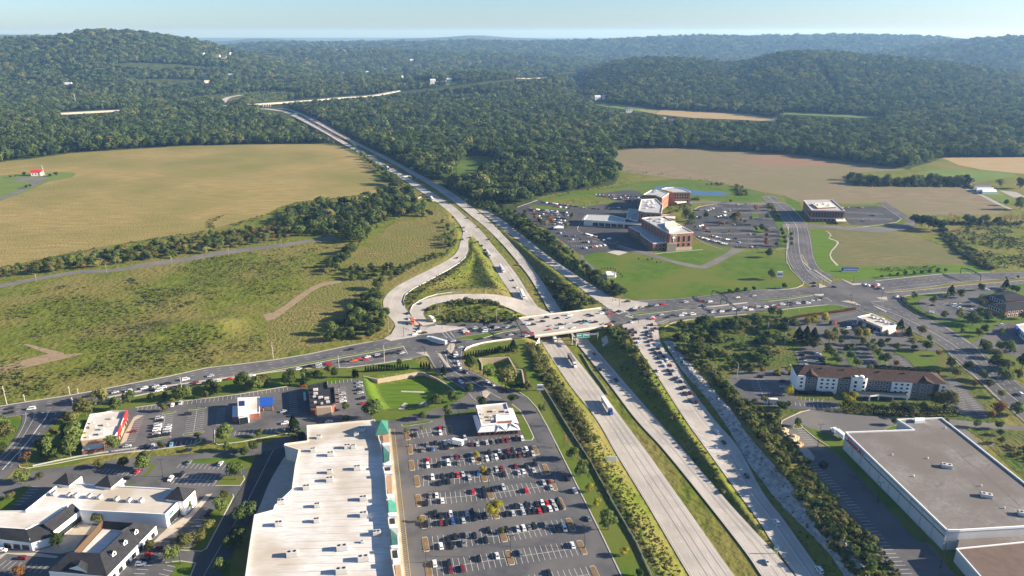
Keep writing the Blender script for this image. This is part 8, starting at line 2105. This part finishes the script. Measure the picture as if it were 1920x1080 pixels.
def stalls(tg, p0, p1, **kw):
    a, e = W(tg, [p0, p1],0); stalls_w(a, e, **kw)
ROWS = [((764,817),(843,806)),((769,843),(845,833)),((772,873),(1004,845)),((782,903),(1024,880)),((785,939),(1037,910)),((794,979),(1052,945)),((798,1021),(1070,984)),((804,1069),(1091,1027)),((812,1122),(1116,1076))]
MID = [None, None, (895,862),(907,894),(919,926),(929,962),(943,1004),(956,1046), None]
def oriented_island(c, ln, wd, ang, top='mulch'):
    pts = []
    ca, sa = math.cos(ang), math.sin(ang)
    for dx, dy in ((-.5,-.36),(-.38,-.5),(.38,-.5),(.5,-.36),(.5,.36),(.38,.5),(-.38,.5),(-.5,.36)):
        x, y = dx * ln, dy * wd
        pts.append((c.x + x * ca - y * sa, c.y + x * sa + y * ca))
    KERBS.prism(pts, 0,.27)
    inn = []
    cx, cy = c.x, c.y
    for x, y in pts:
        v = Vector((x - cx, y - cy)); inn.append((cx + v.x * (1 - .45 / max(v.length, .9)), cy + v.y * (1 - .45 / max(v.length, .9))))
    ISL.setdefault(top, MB()).poly([(x, y, .31) for x, y in inn])
for (p0, p1), mid in zip(ROWS, MID):
    a, e = P(*p0), P(*p1); u = (e - a).normalized()
    if mid:
        m = P(*mid)
        stalls_w(a + u * 3.6, m - u * 2.4); stalls_w(m + u * 2.4, e - u * 3.4)
        oriented_island(m, 10.5,3.2, STALL)
    else: stalls_w(a + u * 3.6, e - u * 3.0)
    oriented_island(a, 11.0,3.0, STALL)
    oriented_island(e, 10.5,3.0, STALL)
stalls('E1',(960,640),(1640,565), side=1)
for tg, p0, p1, kw in (('D4',(0,432),(560,362), dict(side=-1)),('D4',(570,358),(1235,282), dict(side=-1)),('D4',(1290,262),(1880,175), dict(side=-1)),('D4',(335,525),(295,815), {}),('D4',(740,460),(695,745), {}),('D4',(1100,445),(1092,640), dict(side=-1)),('D4',(1150,795),(1730,745), dict(side=1)),('D4',(-60,985),(720,895), dict(side=1)),('D3',(1720,420),(1590,740), dict(side=1)),
                       ('D5',(500,240),(800,205), dict(side=-1)),('D5',(640,320),(655,515), {}),('D5',(945,235),(1000,480), dict(side=-1)),('D5',(10,380),(20,640), dict(side=1)),
                       ('D2',(690,40),(1140,62), dict(side=-1)),('D2',(640,187),(1015,205), {}),('D2',(560,660),(250,1060), dict(side=1)),('D2',(905,560),(775,820), dict(side=-1)),('D2',(0,90),(310,115), dict(side=-1)),('D1',(60,940),(440,985), dict(side=-1)),('D1',(300,260),(110,420), dict(side=1)),('D2',(560,985),(440,1100), dict(side=1)),
                       ('E5',(75,670),(150,850), dict(side=1)),('E5',(400,690),(440,850), dict(side=-1)),('E5',(980,690),(1110,840), dict(side=-1)),('E5',(1390,735),(1570,880), dict(side=-1)),('E5',(1240,690),(1260,870), dict(side=-1)),('E5',(380,260),(840,160), dict(side=-1)),('E5',(560,500),(1000,500), dict(side=1)),
                       ('E7',(290,440),(540,480), dict(side=-1)),('E7',(235,535),(690,585), dict(side=1)),('F5',(905,385),(985,560), dict(side=-1)),('F5',(1170,380),(1235,560), {}),('E8',(620,420),(730,710), dict(side=1)),('E8',(760,500),(950,720), dict(side=-1)),
                       ('B4',(250,420),(500,680), dict(side=-1)),('B4',(500,680),(830,1090), dict(side=-1)),('B4',(200,250),(270,340), dict(side=-1)),
                       ('E6',(900,470),(1280,580), {}),('E6',(640,460),(760,640), dict(side=1)),
                       ('C3',(150,450),(560,360), {}),('C3',(560,480),(1300,470), {}),('C3',(250,700),(1400,700), {}),('C3',(300,780),(1400,790), {}),('C3',(420,860),(1400,870), {}),('C3',(700,930),(1400,940), {}),('C3',(600,410),(1250,410), {}),('C3',(600,560),(1340,560), {}),('C5',(960,300),(1560,330), {}),('C5',(1050,400),(1700,410), {}),('C1',(850,900),(1250,900), {}),('C1',(900,970),(1420,970), {})):
    stalls(tg, p0, p1, **kw)
fix_z(STALLS, ZL)
up(tag(STALLS.build('bay_markings', M['paint']),'white bay lines of the car parks', kind='structure'))
# store front: pavement and hatched crossing strip
sheet('pavement', k('F3',(118,128),(146,84),(152,86),(252,1090),(280,1330),(205,1330),(190,1000),(170,600),(140,330)),'sidewalk',6,'tan pavement along the store front')
b = MB(); a0, a1, e0, e1 = W('F3',[(152,86),(178,86),(252,1085),(288,1085)],.24)
line_into(b, [a0, e0],.35,0); line_into(b, [a1, e1],.35,0)
n = 92
for i in range(n):
    u, v = i / n, min(1,(i + .9) / n); line_into(b, [a0.lerp(e0, v), a1.lerp(e1, u)],.28,0)
up(tag(b.build('hatched_strip', M['paint_yellow']),'hatched no parking strip along the store front', kind='structure'))
# lane lines on the ground level roads
RM = MB()
def lanes(rows, spec, n=6):
    prs = ribbon_world([tuple(r) + (0,) for r in rows], n)
    for f, wd, ds in spec: mark_into(RM, prs, f, wd, 0.225, ds)
DS = (3.0,9.0)
lanes(ROAD_W[2:-2],[(.03,.22, None),(.2,.2, DS),(.36,.2, DS),(.66,.2, DS),(.82,.2, DS),(.97,.22, None)])
lanes(ROAD_M, [(.2,.2, DS),(.35,.2, DS),(.62,.2, DS),(.8,.2, DS)])
lanes(ROAD_E[:8],[(.03,.22, None),(.14,.2, DS),(.27,.2, DS),(.40,.2, DS),(.63,.2, DS),(.78,.2, DS),(.92,.2, None)])
lanes(ROAD_E[11:],[(.04,.2, None),(.2,.2, DS),(.35,.2, DS),(.5,.2, None),(.64,.2, None),(.82,.2, DS),(.97,.2, None)])
lanes(ROAD_N, [(.04,.2, None),(.2,.2, DS),(.34,.2, DS),(.5,.3, None),(.68,.2, DS),(.84,.2, DS),(.97,.2, None)])
lanes(ROAD_S[1:],[(.04,.2, None),(.22,.2, DS),(.42,.3, None),(.58,.2, DS),(.76,.2, DS),(.96,.2, None)])
lanes(ROAD_MALL, [(.05,.2, None),(.3,.2, DS),(.52,.3, None),(.75,.2, DS),(.95,.2, None)])
lanes([(480,850,545,838),(470,880,518,882),(455,912,502,912),(425,960,482,960),(395,1010,450,1010),(350,1080,415,1080),(310,1150,385,1150)],[(.5,.18, None)])
lanes([(40,774,122,772),(42,785,112,785),(38,800,95,800),(25,825,70,830),(5,848,45,858),(-20,868,20,890)],[(.1,.2, None),(.3,.2, None),(.62,.5, None),(.8,.2, DS)])
def seg(tg, p0, p1, wd=.35): line_into(RM, W(tg, [p0, p1],0), wd, .23)
for tg, p0, p1 in (('D6',(110,340),(165,430)),('D6',(515,75),(590,165)),('D6',(600,160),(690,260)),('D6',(640,150),(720,240)),('D6',(700,150),(755,220)),('D6',(535,425),(690,600)),('D6',(625,425),(800,630)),('C6',(870,545),(960,605)),('C6',(590,345),(760,345)),('C6',(700,330),(705,400)),('E3',(1090,320),(1115,365)),('E3',(1420,130),(1530,245)),('E3',(1530,315),(1630,415)),('E4',(500,180),(620,130)),('E4',(530,190),(640,150)),('C6',(1540,610),(1800,590)),('C6',(1560,630),(1850,740)),('E8',(690,185),(790,190))):
    seg(tg, p0, p1)
for i in range(14):   # zebra at the slip road foot and ladder marks
    u = i / 13
    q = k('F1',(570 + 260 * u, 955 - 45 * u),(600 + 260 * u, 935 - 45 * u)); line_into(RM, PX(q),.7,.23)
    q = k('D6',(560 + 300 * u, 165 - 55 * u),(600 + 300 * u, 140 - 50 * u)); line_into(RM, PX(q),.6,.23) if i % 2 == 0 else None
for i in range(13):   # gore hatching on the campus road
    u = i / 12; q = k('C6',(590 + 330 * u, 145 + 190 * u),(640 + 320 * u, 140 + 190 * u)); line_into(RM, PX(q),.6,.23)
up(tag(RM.build('road_markings', M['paint']),'white lane lines of the roads', kind='structure'))
# medians, islands, mouths
RZ = .24
def median(px, m='lawn', smooth_n=0, nm='median'):
    c = catmull(px, smooth_n, True) if smooth_n else px
    w_ = PX(c)
    KERBS.prism([(p.x, p.y) for p in w_],0, RZ + .10)
    cx = cen(w_); b = MB(); n_ = len(w_)
    inn = []
    for i, p in enumerate(w_):
        q0, q1 = w_[i - 1], w_[(i + 1) % n_]
        d = Vector((q1.x - q0.x, q1.y - q0.y)).normalized(); nn = Vector((-d.y, d.x)) * .4
        s = Vector((p.x, p.y)) + nn
        if not in_poly(np.array([s.x]), np.array([s.y]),[(v.x, v.y) for v in w_])[0]: s = Vector((p.x, p.y)) - nn
        inn.append((s.x, s.y, RZ + .135))
    res = delaunay_2d_cdt([Vector(q[:2]) for q in inn],[],[list(range(n_))],1,1e-5)
    b.add([(p.x, p.y, RZ + .135) for p in res[0]],[list(f) for f in res[2]])
    tag(up(b.build(nm, M[m])), kind='structure')
median([(430,707),(470,700),(567,682.5),(640,668.5),(700,657.5),(755,648),(759,650),(700,661),(640,672),(567,686),(480,701.5)],'lawn')
median([(200,745),(300,725),(430,707),(430,708.5),(300,727),(200,747)],'kerb')
median(k('D6',(745,235),(900,205),(1200,165),(1560,108),(1600,118),(1350,165),(1150,225),(1040,248),(860,250)),'lawn')
median(k('F2',(-560,440),(-380,380),(0,348),(480,303),(560,303),(600,292),(0,368),(-380,412)),'lawn')
median(k('F2',(570,300),(800,270),(1050,240),(1290,215),(1290,228),(1050,258),(800,285)),'sidewalk')
median(k('C6',(-160,590),(0,573),(280,552),(660,500),(680,515),(300,575),(0,605)),'lawn')
median(k('E6',(110,318),(680,262),(1000,205),(1500,165),(1960,138),(1960,172),(1200,232),(700,285),(140,335)),'field_olive')
for px in (k('C6',(1085,268),(1160,290),(1270,335),(1400,335),(1400,348),(1270,362),(1200,325)), k('C6',(760,335),(790,345),(875,380),(800,395),(768,400)), k('C6',(680,497),(835,492),(838,510),(780,522),(700,515)), k('C6',(1085,603),(1200,592),(1300,615),(1400,665),(1340,660),(1240,632)), k('C6',(1620,548),(1780,535),(1790,580),(1680,575)),
           k('D6',(270,422),(400,405),(450,478),(400,460),(330,440)), k('D6',(650,375),(700,300),(760,300),(760,345),(712,430)), k('D6',(1095,892),(1150,890),(1205,930),(1160,985),(1115,1005),(1110,940)), k('E3',(1430,215),(1500,205),(1535,250),(1470,240)), k('D6',(540,430),(575,425),(695,595),(665,605)), k('C6',(1570,665),(1650,690),(1780,755),(1765,765),(1640,705)), k('C6',(505,0),(530,0),(650,130),(640,138)), k('C6',(680,130),(700,128),(900,262),(960,300),(940,305),(870,262))):
    median(px, 'sidewalk')
median(k('C5',(335,940),(360,940),(385,1010),(440,1090),(420,1095),(350,1030)),'mulch')
sheet('road_mouth', k('A5',(1392,578),(1440,590),(1500,592),(1640,612),(1725,625),(1722,640),(1625,662),(1560,690),(1500,655)),'concrete_road',7)
sheet('road_mouth', k('E3',(1110,380),(1350,355),(1460,320),(1500,292),(1830,245),(1800,290),(1850,330),(1640,350),(1450,385),(1380,390)),'concrete_road',7)
sheet('road_mouth', k('F1',(480,930),(560,880),(610,790),(780,760),(930,800),(1060,790),(1140,860),(900,890),(700,920),(560,960)),'concrete_road',7)
sheet('road_mouth', k('F1',(1050,775),(1400,800),(1380,815),(1220,845),(1140,862),(1090,820)),'concrete_road',7)
for tg, pts, m in (('D2',[(1070,380),(1120,340),(1168,350),(1018,640),(918,830),(868,853),(690,843),(680,832),(790,820),(880,640),(980,480)],'lawn'),('D2',[(545,958),(680,947),(818,967),(768,1090),(700,1250),(520,1250),(590,1080),(640,995)],'lawn'),('D2',[(1002,246),(1080,165),(1265,165),(1262,200),(1230,248)],'lawn'),('D2',[(700,38),(760,10),(1240,-20),(1370,-20),(1330,90),(1150,95),(1130,48)],'lawn'),
                   ('D4',[(980,790),(1290,812),(1890,735),(1890,758),(1290,864),(1000,898),(970,870)],'lawn'),('E1',[(1440,110),(1540,150),(1650,310),(1758,555),(1665,585),(1590,430),(1560,300),(1490,180)],'lawn'),('E1',[(880,215),(1020,180),(1030,230),(880,245),(470,320),(460,305)],'lawn'),
                   ('D1',[(600,600),(740,500),(880,570),(680,850),(560,880),(320,860),(500,800)],'sidewalk'),('D1',[(0,890),(60,870),(330,870),(540,900),(520,920),(60,880),(0,930)],'sidewalk'),('D2',[(560,640),(760,510),(920,330),(975,325),(880,440),(760,570),(680,650),(440,790),(430,770)],'sidewalk'),
                   ('D3',[(1690,425),(1740,400),(1820,400),(1700,470),(1600,730),(1520,770),(1570,640)],'sidewalk')):
    sheet('lawn' if m == 'lawn' else 'pavement', k(tg, *pts), m, 6)
for tg, pts in (('D4',[(630,458),(700,440),(845,432),(840,446),(650,464)]),('D4',[(300,515),(330,498),(465,480),(460,496),(320,520)]),('D4',[(560,775),(600,765),(800,738),(815,750),(600,788)]),('D4',[(145,835),(200,822),(390,800),(400,815),(220,845),(150,850)]),('D4',[(700,915),(780,860),(800,835),(720,850)]),('E1',[(90,375),(180,365),(450,330),(440,355),(150,400),(95,395)]),('D2',[(330,155),(400,90),(400,50),(450,50),(445,85),(365,165)]),('D2',[(460,212),(490,195),(500,215),(475,225)]),('D2',[(190,250),(220,228),(268,228),(250,262)]),('E7',[(250,745),(290,715),(350,745),(330,765),(262,765)]),('E7',[(1170,785),(1200,755),(1280,735),(1280,780)])):
    island(k(tg, *pts),'lawn',3)
# kerbs
for px in (k('B3',(40,45),(90,80),(140,135),(200,240),(300,440),(400,640),(500,840),(620,1090)), k('B3',(0,115),(45,150),(90,230),(122,300),(110,318),(70,318)),
           [(187,757),(253,743),(330,727),(400,714),(465,704),(525,696),(590,690),(650,690),(712,682),(773,673)], k('D6',(905,380),(960,345),(1100,300),(1300,270),(1500,245)),
           [(0,762),(60,752),(127,742),(187,731),(253,718),(320,705),(387,690),(450,683),(513,675),(580,664),(640,651),(700,640)],
           k('D4',(-200,1010),(0,992),(260,960),(700,905),(780,870),(800,835)), k('D4',(960,720),(962,880),(1000,905),(1300,868),(1890,760)), k('D4',(-40,435),(560,355),(1235,272),(1890,165)),
           k('D3',(240,1030),(260,1060),(330,1070),(700,1010),(1000,950),(1280,905),(1890,830)), k('D2',(680,845),(870,855),(920,830),(1020,640),(1170,350),(1160,330)), k('D2',(540,960),(680,945),(820,965),(770,1090)), k('D2',(1000,250),(1230,250),(1270,190),(1260,160)),
           k('E4',(570,230),(640,190),(700,165),(900,130),(1170,105),(1620,62)), k('C6',(30,748),(500,690),(880,655),(1060,662),(1300,712),(1600,800),(1920,930)), k('C6',(0,440),(300,420),(440,395),(520,355),(540,320),(450,230),(340,120),(285,0)),
           k('E6',(330,440),(310,410),(330,385),(430,365),(940,325)), k('E6',(330,440),(470,560),(740,690)), k('E6',(855,745),(1000,840),(1210,975)), k('E6',(0,185),(550,125),(960,85),(1460,75)), k('E8',(620,185),(720,290),(900,440),(960,490),(1050,580),(1140,660)), k('E8',(855,148),(940,240),(1000,280)),
           k('E7',(130,740),(140,690),(220,650),(330,600),(420,580)), k('E7',(350,760),(470,860),(620,955)), k('C5',(115,470),(150,600),(130,860),(115,900),(125,1080)), k('C5',(1000,515),(1180,535),(1500,500),(1780,450),(1840,400),(1540,200)), k('C4',(0,0),(0,0)) if False else k('C1',(80,390),(380,285)),
           k('C3',(130,500),(150,440),(250,380),(510,340)), k('C3',(160,830),(320,930),(520,1000),(620,1025)), k('C3',(1290,320),(1540,325),(1640,390),(1870,650)), k('C3',(1590,640),(1580,1010),(1400,1020)), k('C4',(650,170),(900,240),(1180,292),(1300,275),(1900,225)), k('C1',(1100,510),(980,700),(990,745),(1150,830),(1500,940),(1600,900))):
    kerb(px, 0.0,.55,.30)
# ================================================================ the hazy evening air
hz = MB(); hz.box((0,14400,138),(66000,33000,376))
ho = hz.build('haze', bpy.data.materials.new('haze'))
hm = ho.data.materials[0]; hm.use_nodes = True
hn = hm.node_tree; hn.nodes.clear()
pv = hn.nodes.new('ShaderNodeVolumePrincipled'); om = hn.nodes.new('ShaderNodeOutputMaterial')
pv.inputs['Color'].default_value = (.30,.56,1.0,1); pv.inputs['Density'].default_value = 6.2e-5; pv.inputs['Absorption Color'].default_value = (.6,.7,.8,1); pv.inputs['Anisotropy'].default_value = 0.2
hn.links.new(pv.outputs[0], om.inputs['Volume'])
tag(ho, 'thin blue evening haze lying over the valley', kind='stuff')
up(tag(KERBS.build('kerb', M['kerb']), kind='structure'))
for nm, b_ in ISL.items():
    up(tag(b_.build('planting_bed', M[nm]), kind='structure'))
